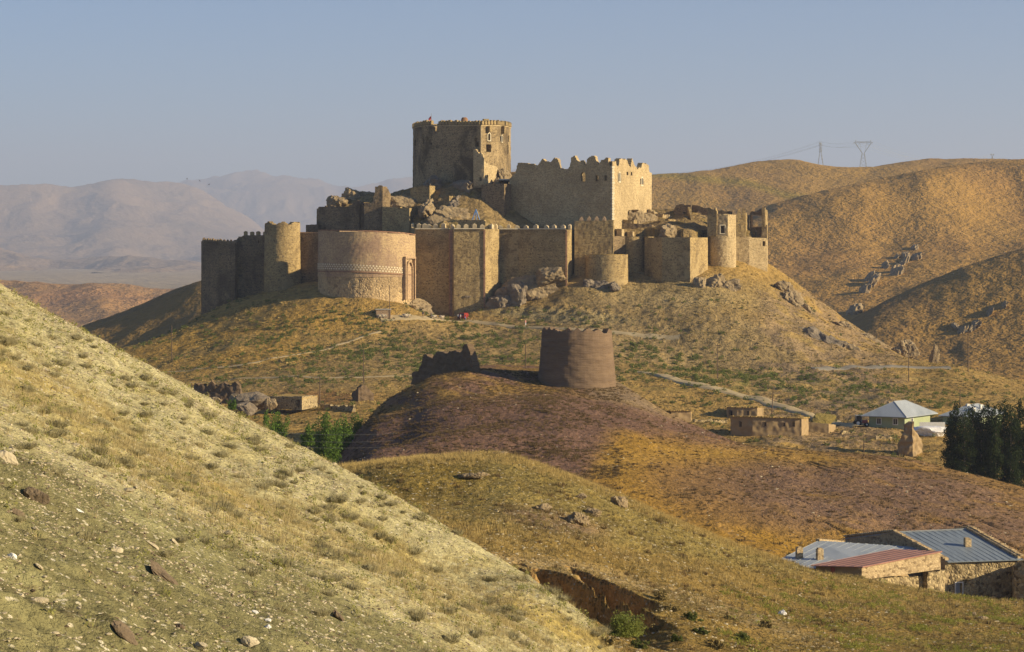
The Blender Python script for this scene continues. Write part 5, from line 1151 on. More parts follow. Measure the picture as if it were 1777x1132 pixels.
# green hip-roofed house
def hip_house(label, corner, left, right, z0, h, over, rise, wmat, rmat, base_name="house", chim=(), wins_f=(), wins_r=(), cmat=M_wht):
    """corner (px,D) nearest us, left/right wall ends"""
    Cc, L_, R_ = Vector((*W(*corner), 0)), Vector((*W(*left), 0)), Vector((*W(*right), 0)); Bk = L_ + R_ - Cc
    t = thing(base_name, label, "house", (Cc.x, Cc.y, z0)); P = [L_, Cc, R_, Bk]
    m = MB(); m.prism([(q.x, q.y) for q in P], z0 - 1.0, z0 + h); m.build("walls", wmat, t)
    ctr = (P[0] + P[1] + P[2] + P[3]) / 4; E = []
    for q in P: d = (q - ctr); E.append(ctr + d * (1 + over / d.length))
    la = (P[1] - P[0]).length; lb = (P[2] - P[1]).length
    u = (P[1] - P[0]).normalized() if la > lb else (P[2] - P[1]).normalized(); rl = abs(la - lb) / 2 + 0.8
    r0, r1 = ctr - u * rl, ctr + u * rl; zt = z0 + h + rise; ze = z0 + h - 0.12
    V = [(q.x, q.y, ze) for q in E] + [(r0.x, r0.y, zt), (r1.x, r1.y, zt)] + [(q.x, q.y, ze - 0.14) for q in E]
    if la > lb: Fs = [[0, 1, 5, 4], [1, 2, 5], [2, 3, 4, 5], [3, 0, 4]]
    else: Fs = [[0, 1, 4], [1, 2, 5, 4], [2, 3, 5], [3, 0, 4, 5]]
    m = MB(); m.add(V, Fs + [[9, 8, 7, 6], [0, 6, 7, 1], [1, 7, 8, 2], [2, 8, 9, 3], [3, 9, 6, 0]]); rf = m.build("roof", rmat, t)
    m = MB()
    for i, j in ((0, 4), (1, 4 if la <= lb else 5), (2, 5), (3, 4 if la > lb else 5)): m.tube(V[i], V[j], 0.07)
    m.tube(V[4], V[5], 0.08); m.build("roof_ridge", M_steel, t)
    for px, py, D in chim:
        m = MB(); x, y = W(px, D); zt_ = Z(py, D); m.box(x, y, zt_ - 1.8, 0.55, 0.55, 1.8, 0.5); m.box(x, y, zt_, 0.7, 0.7, 0.12, 0.5); m.build("chimney", cmat, t)
    for f in wins_f: window_on(t, tuple(P[0][:2]), tuple(P[1][:2]), f, z0 + 1.0, 0.85, 1.15, M_wht, fw=0.16)
    for f in wins_r: window_on(t, tuple(P[1][:2]), tuple(P[2][:2]), f, z0 + 1.0, 0.85, 1.15, M_wht, fw=0.16)
    return t
v = at(1565, 746); D4 = v.y
hip_house("green plastered house with a grey hipped metal roof beside the tractor", (1570, D4), (1508, D4 + 3), (1614, D4 + 9), Z(745, D4), (745 - 722) / F * D4, 2.1, 2.9, M_lgreen, M_metal, chim=[(1543, 698, D4 + 7), (1573, 701, D4 + 8)], wins_f=(0.28, 0.74), wins_r=(0.28,), cmat=M_block)
hip_house("second house with a pale metal roof and white chimneys half hidden by the poplars", (1700, D4 + 20), (1636, D4 + 23), (1740, D4 + 30), Z(746, D4 + 20), (746 - 721) / F * D4, 1.2, 2.2, M_lgreen, M_metal, chim=[(1679, 702, D4 + 24), (1702, 703, D4 + 25), (1690, 708, D4 + 22)])
# tarp-covered vehicle
v = at(1612, 757); D5 = v.y
Vv, Fc = crag(91, (3.9, 2.2, 2.0), 4, 0.12, 18); Vv[:, 2] = np.where(Vv[:, 2] > 0.9, 0.9 + 0.4 * (Vv[:, 2] - 0.9), Vv[:, 2])
setp(link("tarp_cover", mesh_np("tarp_cover", Vv, Fc, M_tarp, False), (*W(1612, D5 + 1), Z(755, D5) + 0.7)), "white tarp thrown over a load beside the green house", "tarp")
m_ = MB(); q0, q1 = W(1596, D5 + 5), W(1640, D5 + 5); m_.prism([q0, q1, (q1[0], q1[1] + .25), (q0[0], q0[1] + .25)], Z(756, D5), Z(733, D5 + 5)); setp(m_.build("yard_wall", M_wht, None, (q0[0], q0[1], Z(756, D5))), "white yard wall behind the white tarp", "wall")
# tractor
v = at(1494, 740); x0, y0, z0 = v
t = thing("tractor", "small dark tractor with cab parked at the left end of the green house", "tractor", v)
m_ = MB(); m_.box(x0 + 0.5, y0, z0 + 0.7, 1.7, 0.8, 0.7, 0, taper=0.92); m_.box(x0 + 1.2, y0, z0 + 0.75, 0.5, 0.7, 0.55); m_.build("bonnet", M_redp, t)
m_ = MB()
for sx, sy in ((-1.15, -.6), (-1.15, .6), (0.1, -.6), (0.1, .6)): m_.tube((x0 + sx, y0 + sy, z0 + 1.0), (x0 + sx, y0 + sy, z0 + 2.35), 0.06)
m_.box(x0 - .5, y0, z0 + 2.35, 1.5, 1.4, 0.12); m_.box(x0 - .5, y0, z0 + 0.6, 1.2, 1.0, 0.7); m_.build("cab", M_steel, t)
m_ = MB(); m_.box(x0 - .5, y0, z0 + 1.35, 1.15, 1.1, 0.95); m_.build("cab_glass", M_glass, t)
for sx, sy, r in ((-.75, -.85, .75), (-.75, .85, .75), (1.2, -.6, .42), (1.2, .6, .42)):
    m_ = MB(); m_.tube((x0 + sx, y0 + sy - .16, z0 + r), (x0 + sx, y0 + sy + .16, z0 + r), r, n=18); w_ = m_.build("wheel", M_tyre, t)
    m_ = MB(); m_.tube((x0 + sx, y0 + sy - .19, z0 + r), (x0 + sx, y0 + sy + .19, z0 + r), r * .5, n=12); h_ = m_.build("rim", M_wht, t); h_.parent = w_

# utility poles: (px, py base, py top, label, crossarm)
for px, pb, ptop, lab, arm in [
    (298, 626, 565, "thin wooden pole on the golden slope far left of the castle hill", 0),
    (555, 703, 650, "wooden pole standing right of the stone barn", 0),
    (631, 667, 605, "wooden pole above the small pointed mud wall stump", 0),
    (676, 554, 495, "wooden pole in front of the pink bastion beside the brick hut", 0),
    (1245, 656, 597, "wooden pole on the slope right of the mud tower", 1),
    (1339, 722, 675, "leaning wooden pole just behind the long low mud house", 0),
    (1577, 662, 598, "wooden pole on the slope directly above the green house", 1),
    (1680, 646, 575, "tall pole with a small lamp on the road at the right", 2),
    (1499, 786, 760, "short bare post on the ground below the haystack and green house", 0),
    (1666, 706, 675, "pole with a small crossarm behind the second house", 1),
    (1165, 640, 600, "thin pole just right of the mud tower", 0) if False else (912, 640, 598, "thin pole left of the mud tower in the scrub", 0)]:
    v = at(px, pb, ("near_hillside",)); h = (pb - ptop) / F * v.y; rr = 0.11 if v.y > 450 else 0.1
    t = thing("utility_pole", lab, "pole", v, None)
    m_ = MB(); lean = 0.35 if px == 1339 else 0.0; top_ = v + Vector((lean, 0, h)); m_.tube(v - Vector((0, 0, .5)), top_, rr * 1.15, rr * .75, 8); m_.build("post", M_wood, t)
    if arm: m_ = MB(); m_.tube(top_ + Vector((-.7, 0, -.35)), top_ + Vector((.7, 0, -.35)), 0.07); m_.build("crossarm", M_wood, t)
    if arm == 2: m_ = MB(); m_.box(top_.x - .5, top_.y, top_.z, .7, .3, .18); m_.build("lamp_head", M_steel, t)

# brick hut before the bastion
v = at(665, 553); m_ = MB(); t = thing("brick_hut", "tiny brick hut without roof in front of the pink bastion", "hut", v)
q = pxpath([(652, v.y + 1), (653, v.y), (678, v.y), (678, v.y + 3), (653, v.y + 3)])
m_ = MB(); m_.prism(q, v.z - .6, Z(537.5, v.y)); m_.build("walls", M_brick if False else M_pink, t); m_ = MB(); m_.prism(pxpath([(651.5, v.y - .2), (679, v.y - .2), (679, v.y + 3.2), (652, v.y + 3.2)]), Z(537.5, v.y), Z(536.6, v.y)); m_.build("roof_slab", M_conc, t)
# blue tripod on the terrace
x0, y0 = W(826, 681); za, zb = Z(363.5, 681), Z(386, 681)
t = thing("hoist_frame", "bright blue steel A-frame hoist standing on the terrace before the palace", "hoist", (x0, y0, zb))
m_ = MB(); m_.tube((x0, y0, za), (x0 - 1.5, y0, zb - .3), .13); m_.tube((x0, y0, za), (x0 + 1.45, y0, zb - .3), .13); m_.tube((x0, y0, za), (x0, y0 + 1.6, zb - .3), .13); m_.build("legs", M_bluep, t)
m_ = MB(); m_.tube((x0 - 1.3, y0 - .3, zb + .2), (x0 - 2.1, y0 - .3, zb - .7), .12); m_.build("lower_brace", M_brick, t)
# flag on the keep
x0, y0 = W(748.5, 727); za, zb = Z(197, 727), Z(220, 727)
t = thing("flag", "small drooping red flag on a thin pole on the left of the keep", "flag", (x0, y0, zb))
m_ = MB(); m_.tube((x0, y0, zb), (x0, y0, za), .07, .05); m_.build("flagpole", M_steel, t)
m_ = MB(); pts = []
for i in range(7):
    f = i / 6; z = Z(201, 727) - f * 2.0; w_ = (0.25 + 0.7 * math.sin(math.pi * min(1, f * 1.1)) * 0.9) ; pts.append(((x0 - .05, y0, z), (x0 - .05 - w_, y0 - .15 + .3 * math.sin(f * 7), z - .25)))
for i in range(6):
    a, b = pts[i], pts[i + 1]; q = [a[0], a[1], b[1], b[0]]; m_.add(q + [(p_[0], p_[1] + .05, p_[2]) for p_ in q], [[0, 1, 2, 3], [7, 6, 5, 4]])
m_.build("cloth", M_redp, t)

# ------------------------------------------------------------------ foreground farm
t = thing("farm_building", "rubble stone farm building with a blue-grey gabled metal roof at the lower right", "farmhouse", (*W(1640, 262), -39.8))
zr, zw = Z(924.5, 272), Z(973, 262)
R1, R2 = Vector((*W(1550, 272), zr)), Vector((*W(1684, 274), zr + .15)); E1, E2 = Vector((*W(1640, 262), zw)), Vector((*W(1771, 264), zw))
B1, B2 = Vector((2 * R1.x - E1.x, 2 * R1.y - E1.y, zw)), Vector((2 * R2.x - E2.x, 2 * R2.y - E2.y, zw))
wall(t, [(E1.x, E1.y), (E2.x + .6, E2.y)], [(1600, 975), (1800, 975)], -41.5, 0.7, M_field, "front_wall", holes=[(1663.5, 1013, 11, 19, False, False)], ragged=0.0, cell=0.2, jit=0.09, seed=70)
def gab(m, a, b, r, z0, th):   # gable wall as a thick slab
    d = Vector((b.x - a.x, b.y - a.y, 0)).normalized(); n = Vector((d.y, -d.x, 0)) * th
    V = [(a.x, a.y, z0), (b.x, b.y, z0), (b.x, b.y, b.z), (r.x, r.y, r.z), (a.x, a.y, a.z)]
    m.add(V + [(x - n.x, y - n.y, z) for x, y, z in V], [[0, 1, 2, 3, 4], [9, 8, 7, 6, 5], [2, 7, 8, 3], [3, 8, 9, 4], [1, 6, 7, 2], [0, 4, 9, 5]])
up = Vector((0, 0, .28))
m_ = MB(); gab(m_, B1 + up, E1 + up, R1 + up, -41, .5); m_.build("left_gable", M_block, t)
m_ = MB(); gab(m_, E2 + up + Vector((.1, 0, 0)), B2 + up, R2 + up, -41, .5); m_.build("right_gable", M_block, t)
def slab_roof(root, q, mat, th=0.1, name="roof", corr=None, seams=0.9):
    """flat roof pitch from 4 corners (a,b lower left->right; c,d upper right->left) with raised seams"""
    a, b, c, d = [Vector(p_) for p_ in q]; m = MB(); dn = Vector((0, 0, -th))
    m.add([a, b, c, d, a + dn, b + dn, c + dn, d + dn], [[0, 1, 2, 3], [7, 6, 5, 4], [0, 4, 5, 1], [1, 5, 6, 2], [2, 6, 7, 3], [3, 7, 4, 0]]); rf = m.build(name, mat, root)
    n = max(2, int((b - a).length / seams)); m = MB()
    for i in range(n + 1):
        f = i / n; p0, p1 = a.lerp(b, f) + Vector((0, 0, .03)), d.lerp(c, f) + Vector((0, 0, .03)); m.tube(p0, p1, .022, n=4)
    s = m.build("roof_seams", mat, root); s.parent = rf; return rf
o_ = Vector((0.25, -0.42, -0.09))
slab_roof(t, (E1 + o_, E2 + o_ * 1.0, R2, R1), M_metalb, seams=0.75)
slab_roof(t, (B2 - Vector((.2, -.4, .09)), B1 - Vector((.2, -.4, .09)), R1 + Vector((0, 0.02, 0)), R2 + Vector((0, .02, 0))), M_metalb, name="rear_roof")
m_ = MB(); m_.tube(R1 + Vector((0, 0, .05)), R2 + Vector((0, 0, .05)), .09); m_.build("roof_ridge", M_steel, t)
for gi, (a, b) in enumerate(((E1, R1), (B1, R1), (E2 + Vector((.15, 0, 0)), R2 + Vector((.1, 0, 0))), (B2, R2))):
    if gi % 2 == 0: m_ = MB()
    d = b - a; s = d.length; n = int(s / .45)
    for i in range(n):
        q = a + d * ((i + .5) / n); m_.box(q.x, q.y, q.z + .2, .46, .5, rnd.uniform(.16, .22), rnd.uniform(-.1, .1) + math.atan2(d.y, d.x))
    if gi % 2: m_.build("gable_coping", M_block, t)
m_ = MB(); x0, y0 = W(1679, 267.5); m_.box(x0, y0, Z(958, 267.5) - .4, .75, .6, Z(935, 267.5) - Z(958, 267.5) + .4, .2); m_.box(x0 - .1, y0, Z(936, 267.5), .5, .55, .2, .2); m_.build("chimney", M_block, t)
m_ = MB(); c0, n_, t_ = on_face((E1.x, E1.y), (E2.x, E2.y), (1663.5 - 1640) / 131)
zd0, zd1 = Z(1034, 262), Z(1012.5, 262)
for s in (-.5, .42): obox(m_, c0, n_, t_, s, s + .12, zd0, zd1, -.2, .12)
obox(m_, c0, n_, t_, -.5, .54, zd1, zd1 + .12, -.2, .12); m_.build("door_frame", M_wht, t)
m_ = MB(); obox(m_, c0, n_, t_, -.38, .42, zd0, zd1, -.35, -.2); m_.build("door", M_steel, t)
# side block at the right edge and stone lean-out
t = thing("stone_shed", "rough stone shed at the lower right corner of the picture against the farm building", "shed", (*W(1770, 259), -40))
wall(t, pxpath([(1757, 264), (1760, 258.5), (1800, 257), (1830, 262)]), [(1757, 982), (1765, 975), (1775, 972), (1830, 970)], -41, 0.8, M_field, ragged=0.1, seed=72, cell=0.22, jit=0.12)
# left wing
t = thing("farm_wing", "low farm wing with a pale grey metal roof and two block chimneys", "farmhouse", (*W(1450, 258), -38))
L1, L2 = Vector((*W(1421, 270), Z(938.5, 270))), Vector((*W(1610, 268), Z(951, 268))); F1, F2 = Vector((*W(1322, 256), Z(986, 256))), Vector((*W(1520, 254), Z(986, 254)))
slab_roof(t, (F1, F2, L2, L1), M_metal, seams=1.1)
bk1, bk2 = Vector((L1.x + 4.5, L1.y + 7, L1.z - 1.6)), Vector((L2.x + 4.5, L2.y + 7, L2.z - 1.6))
slab_roof(t, (bk2, bk1, L1 + Vector((0, .02, 0)), L2 + Vector((0, .02, 0))), M_metal, name="rear_roof")
dn = Vector((0, 0, -.14))
m_ = MB(); a, b, c_, d_ = F1 + Vector((.4, .5, -.14)), F2 + Vector((-.2, .4, -.14)), L2 + dn, L1 + dn
m_.add([(a.x, a.y, -41), (b.x, b.y, -41), (c_.x, c_.y, -41), (d_.x, d_.y, -41), a, b, c_, d_], [[0, 1, 5, 4], [1, 2, 6, 5], [3, 0, 4, 7]]); m_.build("walls", M_mud2, t)
m_ = MB(); 
for i in range(12):
    q = L1.lerp(Vector((L1.x + 4.5, L1.y + 7, L1.z - 1.2)), i / 12); m_.box(q.x, q.y, q.z, .6, .5, .22, .9)
m_.build("gable_coping", M_block, t)
for px, py, pbt in ((1387, 951, 972), (1422.5, 953, 975)):
    f_ = 0.4; Dc = 261 if px < 1400 else 260; x0, y0 = W(px, Dc); m_ = MB(); m_.box(x0, y0, Z(pbt, Dc) - .6, .72, .6, Z(py, Dc) - Z(pbt, Dc) + .6, .25); m_.box(x0, y0, Z(py, Dc), .5, .5, .14, .25); m_.build("chimney", M_block, t)
# red lean-to
t = thing("farm_annex", "block-walled farm annex with a faded red lean-to metal roof", "farmhouse", (*W(1497, 245), -38))
A, B, C_, D_4 = Vector((*W(1407, 253), Z(981.5, 253))), Vector((*W(1497, 246), Z(984, 246))), Vector((*W(1635, 254.5), Z(957, 254.5))), Vector((*W(1552, 262.5), Z(953, 262.5)))
slab_roof(t, (A, B, C_, D_4), M_metalr, seams=1.4)
m_ = MB(); dn = Vector((0, 0, -.12)); k0 = Vector((.1, .25, 0)); a, b, c_ = A + dn + Vector((.6, .3, 0)), B + dn + Vector((-.05, .25, 0)), C_ + dn + Vector((-.15, .1, 0))
zz0 = Z(1003, 248)
dd = D_4 + dn
m_.add([(b.x, b.y, zz0), (c_.x, c_.y, zz0), (c_.x - .3, c_.y + .45, zz0), (b.x - .3, b.y + .45, zz0), b, c_, c_ + Vector((-.3, .45, 0)), b + Vector((-.3, .45, 0))], [[0, 1, 5, 4], [1, 2, 6, 5], [2, 3, 7, 6], [3, 0, 4, 7], [0, 3, 2, 1]])
m_.build("block_wall", M_block, t)
b_ = Vector((b.x + .15, b.y + .75, 0)); c2_ = Vector((c_.x - .6, c_.y + .6, 0))
wall(t, [(b_.x, b_.y), (c2_.x, c2_.y)], [(1480, 1001), (1660, 1001)], -41, .6, M_field, "stone_footing", ragged=0, seed=73, cell=.22, jit=.12)
wall(t, [(C_.x - 1.9, C_.y - 1.3), (C_.x - .2, C_.y - .1), (E1.x + .1, E1.y - .15)], [(1600, 994), (1620, 992), (1645, 990)], -41, .6, M_field, "stone_buttress", ragged=.15, seed=74, cell=.2, jit=.12)
m_ = MB(); m_.add([(a.x, a.y, -41), (b.x, b.y, -41), b + Vector((0, 0, 0)), a, (a.x + .2, a.y + .3, -41), (b.x + .2, b.y + .3, -41), b + Vector((.2, .3, 0)), a + Vector((.2, .3, 0))], [[0, 1, 2, 3], [5, 4, 7, 6]]); m_.build("eaves_wall", M_mud2, t)
m_ = MB(); cc = a.lerp(b, .38); q, n_, t_ = on_face((a.x, a.y), (b.x, b.y), .38); obox(m_, q, n_, t_, -.35, .35, Z(998, 250), Z(986, 250), -.05, .06); m_.build("door", M_redp, t)

# ------------------------------------------------------------------ pylons on the far ridge
def pylon(px, D, pb, ptop, rot, label, name="transmission_tower"):
    x0, y0 = W(px, D); z0, z1 = Z(pb, D), Z(ptop, D); H = z1 - z0
    t = thing(name, label, "pylon", (x0, y0, z0)); c, s = math.cos(rot), math.sin(rot)
    def w(x, y, z): return (x0 + (x * c - y * s) * H, y0 + (x * s + y * c) * H, z0 + z * H)
    r = 0.16; m = MB()
    for sx in (-1, 1):
        for sy in (-1, 1):
            m.tube(w(sx * .125, sy * .11, -0.02), w(sx * .04, sy * .04, .52), r)
        for k in range(4):
            a0, a1 = k / 4, (k + 1) / 4; l0, l1 = .125 - .085 * a0, .125 - .085 * a1
            m.tube(w(sx * l0, -.1 * (1 - a0), .52 * a0), w(-sx * l1, -.1 * (1 - a1), .52 * a1), r * .6)
    m.build("lattice_body", M_steel, t); m = MB()
    for sx in (-1, 1):
        for sy in (-1, 1): m.tube(w(sx * .04, sy * .04, .52), w(sx * .30, sy * .03, .9), r)
        for k in range(3): a0 = k / 3; m.tube(w(sx * (.04 + .26 * a0), .04, .52 + .38 * a0), w(sx * (.04 + .26 * (a0 + .33)) , -.04, .52 + .38 * (a0 + .33)), r * .6)
        m.tube(w(sx * .06, 0, .54), w(sx * .13, 0, .9), r * .6); m.tube(w(sx * .13, 0, .9), w(sx * .22, 0, .79), r * .6)
    m.build("fork", M_steel, t); m = MB()
    for sy in (-1, 1): m.tube(w(-.36, sy * .03, .9), w(.36, sy * .03, .9), r); m.tube(w(-.30, sy * .03, .94), w(.30, sy * .03, .94), r)
    for k in range(10): m.tube(w(-.30 + .06 * k, .03, .9), w(-.27 + .06 * k, .03, .94), r * .6)
    for sx in (-1, 1): m.tube(w(sx * .36, 0, .9), w(sx * .30, 0, .94), r); m.tube(w(sx * .28, 0, .94), w(sx * .28, 0, 1.0), r)
    m.build("crossarm", M_steel, t)
    return [w(sx, 0, .86) for sx in (-.34, 0, .34)] + [w(sx, 0, 1.0) for sx in (-.28, .28)]
a1 = pylon(1498, 2190, 290, 243.5, 0.0, "wide forked lattice pylon on the saddle of the far right ridge")
a2 = pylon(1424, 2300, 287, 246, 1.35, "slender lattice pylon seen side-on left of the wide forked pylon")
a3 = pylon(1722, 2900, 277, 267, 0.2, "tiny distant pylon on the skyline at the far right")
m_ = MB()
def wire(m, a, b, sag, r=.045, n=14):
    pr_ = None
    for i in range(n + 1):
        f = i / n; q = Vector(a).lerp(Vector(b), f); q.z -= sag * 4 * f * (1 - f)
        if pr_ is not None: m.tube(pr_, q, r, n=3)
        pr_ = q
a4 = [(W(1050, 2600)[0] + i * 3, 2600, Z(300, 2600)) for i in range(5)]
for i in range(5): wire(m_, a1[i], a2[i], 3); wire(m_, a1[i], a3[i], 14); wire(m_, a2[i], a4[i], 12)
setp(m_.build("power_lines", M_steel, None, a1[0]), "thin power lines strung between the lattice pylons on the far right ridge", "power lines")
# wires near the trees
m_ = MB(); p0, p1 = Vector((*W(400, 330), Z(742, 330))), Vector((*W(690, 352), Z(752, 352)))
for dz in (0, -1.1, -2.0): wire(m_, p0 + Vector((0, 0, dz)), p1 + Vector((0, 0, dz)), .6, r=.009)
setp(m_.build("power_lines", M_steel, None, p0), "three thin wires crossing in front of the green trees in the valley", "power lines")

# ------------------------------------------------------------------ people, animals, vehicle, birds
def person_mesh(shirt, trouser, pose, key):
    me = bpy.data.meshes.new("p"); J = {}
    st = 0.16 if pose == "walk" else 0.05
    pts = [("pel", 0, 0, .95, .15), ("ch", 0, 0, 1.28, .17), ("nk", 0, 0, 1.47, .07), ("hd", 0, -.02, 1.60, .10), ("tp", 0, -.01, 1.70, .085),
           ("lk", -.10 - st * .3, -.02, .50, .085), ("lf", -.11 - st, .03, .06, .05), ("lt", -.11 - st, -.14, .03, .04), ("rk", .10 + st * .3, -.05, .50, .085), ("rf", .11 + st, .02, .06, .05), ("rt", .11 + st, -.15, .03, .04),
           ("ls", -.20, 0, 1.40, .07), ("le", -.27, .02, 1.12, .05), ("lh", -.25, -.10, .88, .035), ("rs", .20, 0, 1.40, .07), ("re", .27, .02, 1.12, .05), ("rh", .25, -.10, .88, .035)]
    ix = {p_[0]: i for i, p_ in enumerate(pts)}
    E = [("pel", "ch"), ("ch", "nk"), ("nk", "hd"), ("hd", "tp"), ("pel", "lk"), ("lk", "lf"), ("lf", "lt"), ("pel", "rk"), ("rk", "rf"), ("rf", "rt"), ("ch", "ls"), ("ls", "le"), ("le", "lh"), ("ch", "rs"), ("rs", "re"), ("re", "rh")]
    me.from_pydata([p_[1:4] for p_ in pts], [(ix[a], ix[b]) for a, b in E], [])
    o = bpy.data.objects.new("tmp", me); COL.objects.link(o); md = o.modifiers.new("s", 'SKIN'); md2 = o.modifiers.new("b", 'SUBSURF'); md2.levels = 1
    for i, p_ in enumerate(pts): me.skin_vertices[0].data[i].radius = (p_[4], p_[4])
    me.skin_vertices[0].data[0].use_root = True
    dg = bpy.context.evaluated_depsgraph_get(); dg.update(); out = bpy.data.meshes.new_from_object(o.evaluated_get(dg)); bpy.data.objects.remove(o)
    out.name = "person"; out.materials.clear()
    for mt_ in (shirt, trouser, M_skin, M_hair): out.materials.append(mt_)
    for f in out.polygons:
        c = f.center; f.use_smooth = True
        f.material_index = 3 if c.z > 1.64 or (c.z > 1.55 and c.y > .02) else 2 if c.z > 1.5 or (abs(c.x) > .2 and c.z < .98 and c.z > .8) else 0 if c.z > .92 else 3 if c.z < .08 else 1
    return out
M_skin = plain_mat("skin", (0.50, 0.30, 0.20), (0.42, 0.25, 0.17), 3); M_hair = plain_mat("dark_hair", (0.03, 0.022, 0.018)); M_dk = plain_mat("dark_cloth", (0.05, 0.055, 0.08)); M_wc = plain_mat("white_cloth", (0.75, 0.74, 0.72), (0.65, 0.64, 0.62)); M_bc = plain_mat("blue_cloth", (0.10, 0.32, 0.65)); M_pk = plain_mat("pink_cloth", (0.75, 0.35, 0.32)); M_tan = plain_mat("tan_cloth", (0.35, 0.25, 0.16))
for px, py, sh, tr, pose, rz, lab in [
    (795, 556, M_wc, M_dk, "stand", .3, "person in a white shirt and dark trousers left of the red van"),
    (799, 556.2, M_wc, M_tan, "stand", 2.0, "person in a white top and tan trousers close against the red van"),
    (807, 556.2, M_redp, M_bc, "walk", -.6, "person in red top and bright blue trousers in front of the red van"),
    (748, 553.5, M_dk, M_dk, "walk", 1.4, "person in dark clothes walking behind the sheep on the gate road"),
    (734, 552, M_dk, M_tan, "stand", .2, "person in dark top standing left on the gate road by the rocks"),
    (912, 566.5, M_pk, M_wc, "walk", 1.2, "lone person in a pink top walking on the castle road")]:
    v = at(px, py); o = link("person", person_mesh(sh, tr, pose, px), (v.x, v.y, v.z - .02 + .17), None, (0, 0, rz)); setp(o, lab, "person")
def sheep_mesh():
    bm_v, bm_f = crag(5, (.55, .26, .30), 3, .10, 10); m = MB(); m.add([(a, b, c + .68) for a, b, c in bm_v], [list(map(int, f)) for f in bm_f])
    hv, hf = crag(6, (.17, .10, .12), 2, .05, 8); m.add([(a + .66, b, c + .86) for a, b, c in hv], [list(map(int, f)) for f in hf]); m.tube((.45, 0, .78), (.64, 0, .88), .11, .08)
    for sx in (-.34, .34):
        for sy in (-.13, .13): m.tube((sx, sy, .5), (sx + .02, sy, .28), .06, .04); m.tube((sx + .02, sy, .28), (sx, sy, 0), .04, .035)
    m.tube((-.52, 0, .75), (-.62, 0, .5), .05, .03)
    for s in (-1, 1): m.tube((.62, s * .06, .93), (.58, s * .18, .9), .035, .02)
    return m
M_wool = plain_mat("wool", (0.55, 0.47, 0.35), (0.40, 0.33, 0.24), 4)
sm = sheep_mesh().build("sheep", M_wool); sme = sm.data; bpy.data.objects.remove(sm)
for px, py, rz, sc in [(752, 555, .3, 1.25), (756, 555.6, 2.6, 1.1), (765, 556, .1, 1.3), (768, 556.3, 3.0, 1.1), (659, 553.5, 3.1, 1.1), (664, 553.6, .2, 1.2), (669, 553.5, 2.9, 1.1), (702, 553, .1, 1.3), (706, 553.2, .4, 1.15), (710, 553.2, 3.2, 1.2)]:
    v = at(px, py); o = link("sheep", sme, (v.x, v.y, v.z + .12), None, (0, 0, rz), (sc, sc, sc))
    if px < 680: setp(o, "pale sheep of the flock standing by the brick hut", "sheep", "sheep by the brick hut")
    elif px < 720: setp(o, "pale sheep on the gate road below the portal of the pink bastion", "sheep", "sheep below the portal")
    else: setp(o, "pale sheep on the gate road just left of the gate tower", "sheep", "sheep near the gate tower")
# red van seen from behind
v = at(805, 555.6); v.y += 1.5; x0, y0, z0 = v; z0 += .15
t = thing("van", "dark red van parked at the foot of the gate tower", "van", (x0, y0, z0))
m_ = MB(); prof = [(-2.1, .35), (2.1, .35), (2.15, .9), (1.9, 1.05), (1.3, 1.85), (-2.0, 1.9), (-2.15, 1.0)]; rot = 1.25; c_, s_ = math.cos(rot), math.sin(rot)
V = []
for sy in (-.85, .85):
    for a, b in prof:
        yy = sy * (.9 if b > 1.2 else 1); V.append((x0 + a * c_ - yy * s_, y0 + a * s_ + yy * c_, z0 + b))
n = len(prof); m_.add(V, [list(range(n)), list(range(n, 2 * n))[::-1]] + [[i, n + i, n + (i + 1) % n, (i + 1) % n] for i in range(n)]); m_.build("body", M_redp, t)
def vp(a, yy, b): return (x0 + a * c_ - yy * s_, y0 + a * s_ + yy * c_, z0 + b)
m_ = MB(); m_.add([vp(-2.12, -.68, 1.2), vp(-2.12, .68, 1.2), vp(-2.05, .64, 1.75), vp(-2.05, -.64, 1.75), vp(-2.0, -.68, 1.2), vp(-2.0, .68, 1.2), vp(-1.95, .64, 1.75), vp(-1.95, -.64, 1.75)], [[3, 2, 1, 0], [0, 1, 5, 4], [2, 3, 7, 6]]); m_.build("rear_window", M_glass, t)
for a in (-1.3, 1.3):
    for yy in (-.8, .8): m_ = MB(); m_.tube(vp(a, yy - .12, .34), vp(a, yy + .12, .34), .34, n=14); m_.build("wheel", M_tyre, t)
for yy in (-.72, .72): m_ = MB(); m_.box(*vp(-2.16, yy, .85)[:2], z0 + .85, .12, .12, .3, rot); m_.build("tail_light", M_brick, t)
# birds
for px, py, D, rz, lab in ((324.5, 311, 900, .4, "topmost bird of the three flying left of the castle"), (346.5, 314.5, 900, 1.0, "middle bird of the three flying left of the castle"), (362.5, 321, 900, -.5, "lowest bird of the three flying left of the castle")):
    x0, y0 = W(px, D); m_ = MB(); m_.tube((-.28, 0, 0), (0, 0, .02), .03, .09); m_.tube((0, 0, .02), (.3, 0, 0), .09, .04)
    for s in (-1, 1):
        V = [(-.12, 0, .04), (.14, 0, .04), (.10, s * .45, .26), (-.14, s * .8, .14), (-.10, s * .45, .22)]; m_.add(V + [(a, b, c + .03) for a, b, c in V], [[0, 1, 2, 4], [4, 2, 3], [9, 7, 6, 5], [8, 7, 9]])
    o = m_.build("bird", M_dk); o.location = (x0, y0, Z(py, D)); o.rotation_euler = (0.5, .2, rz); setp(o, lab, "bird")
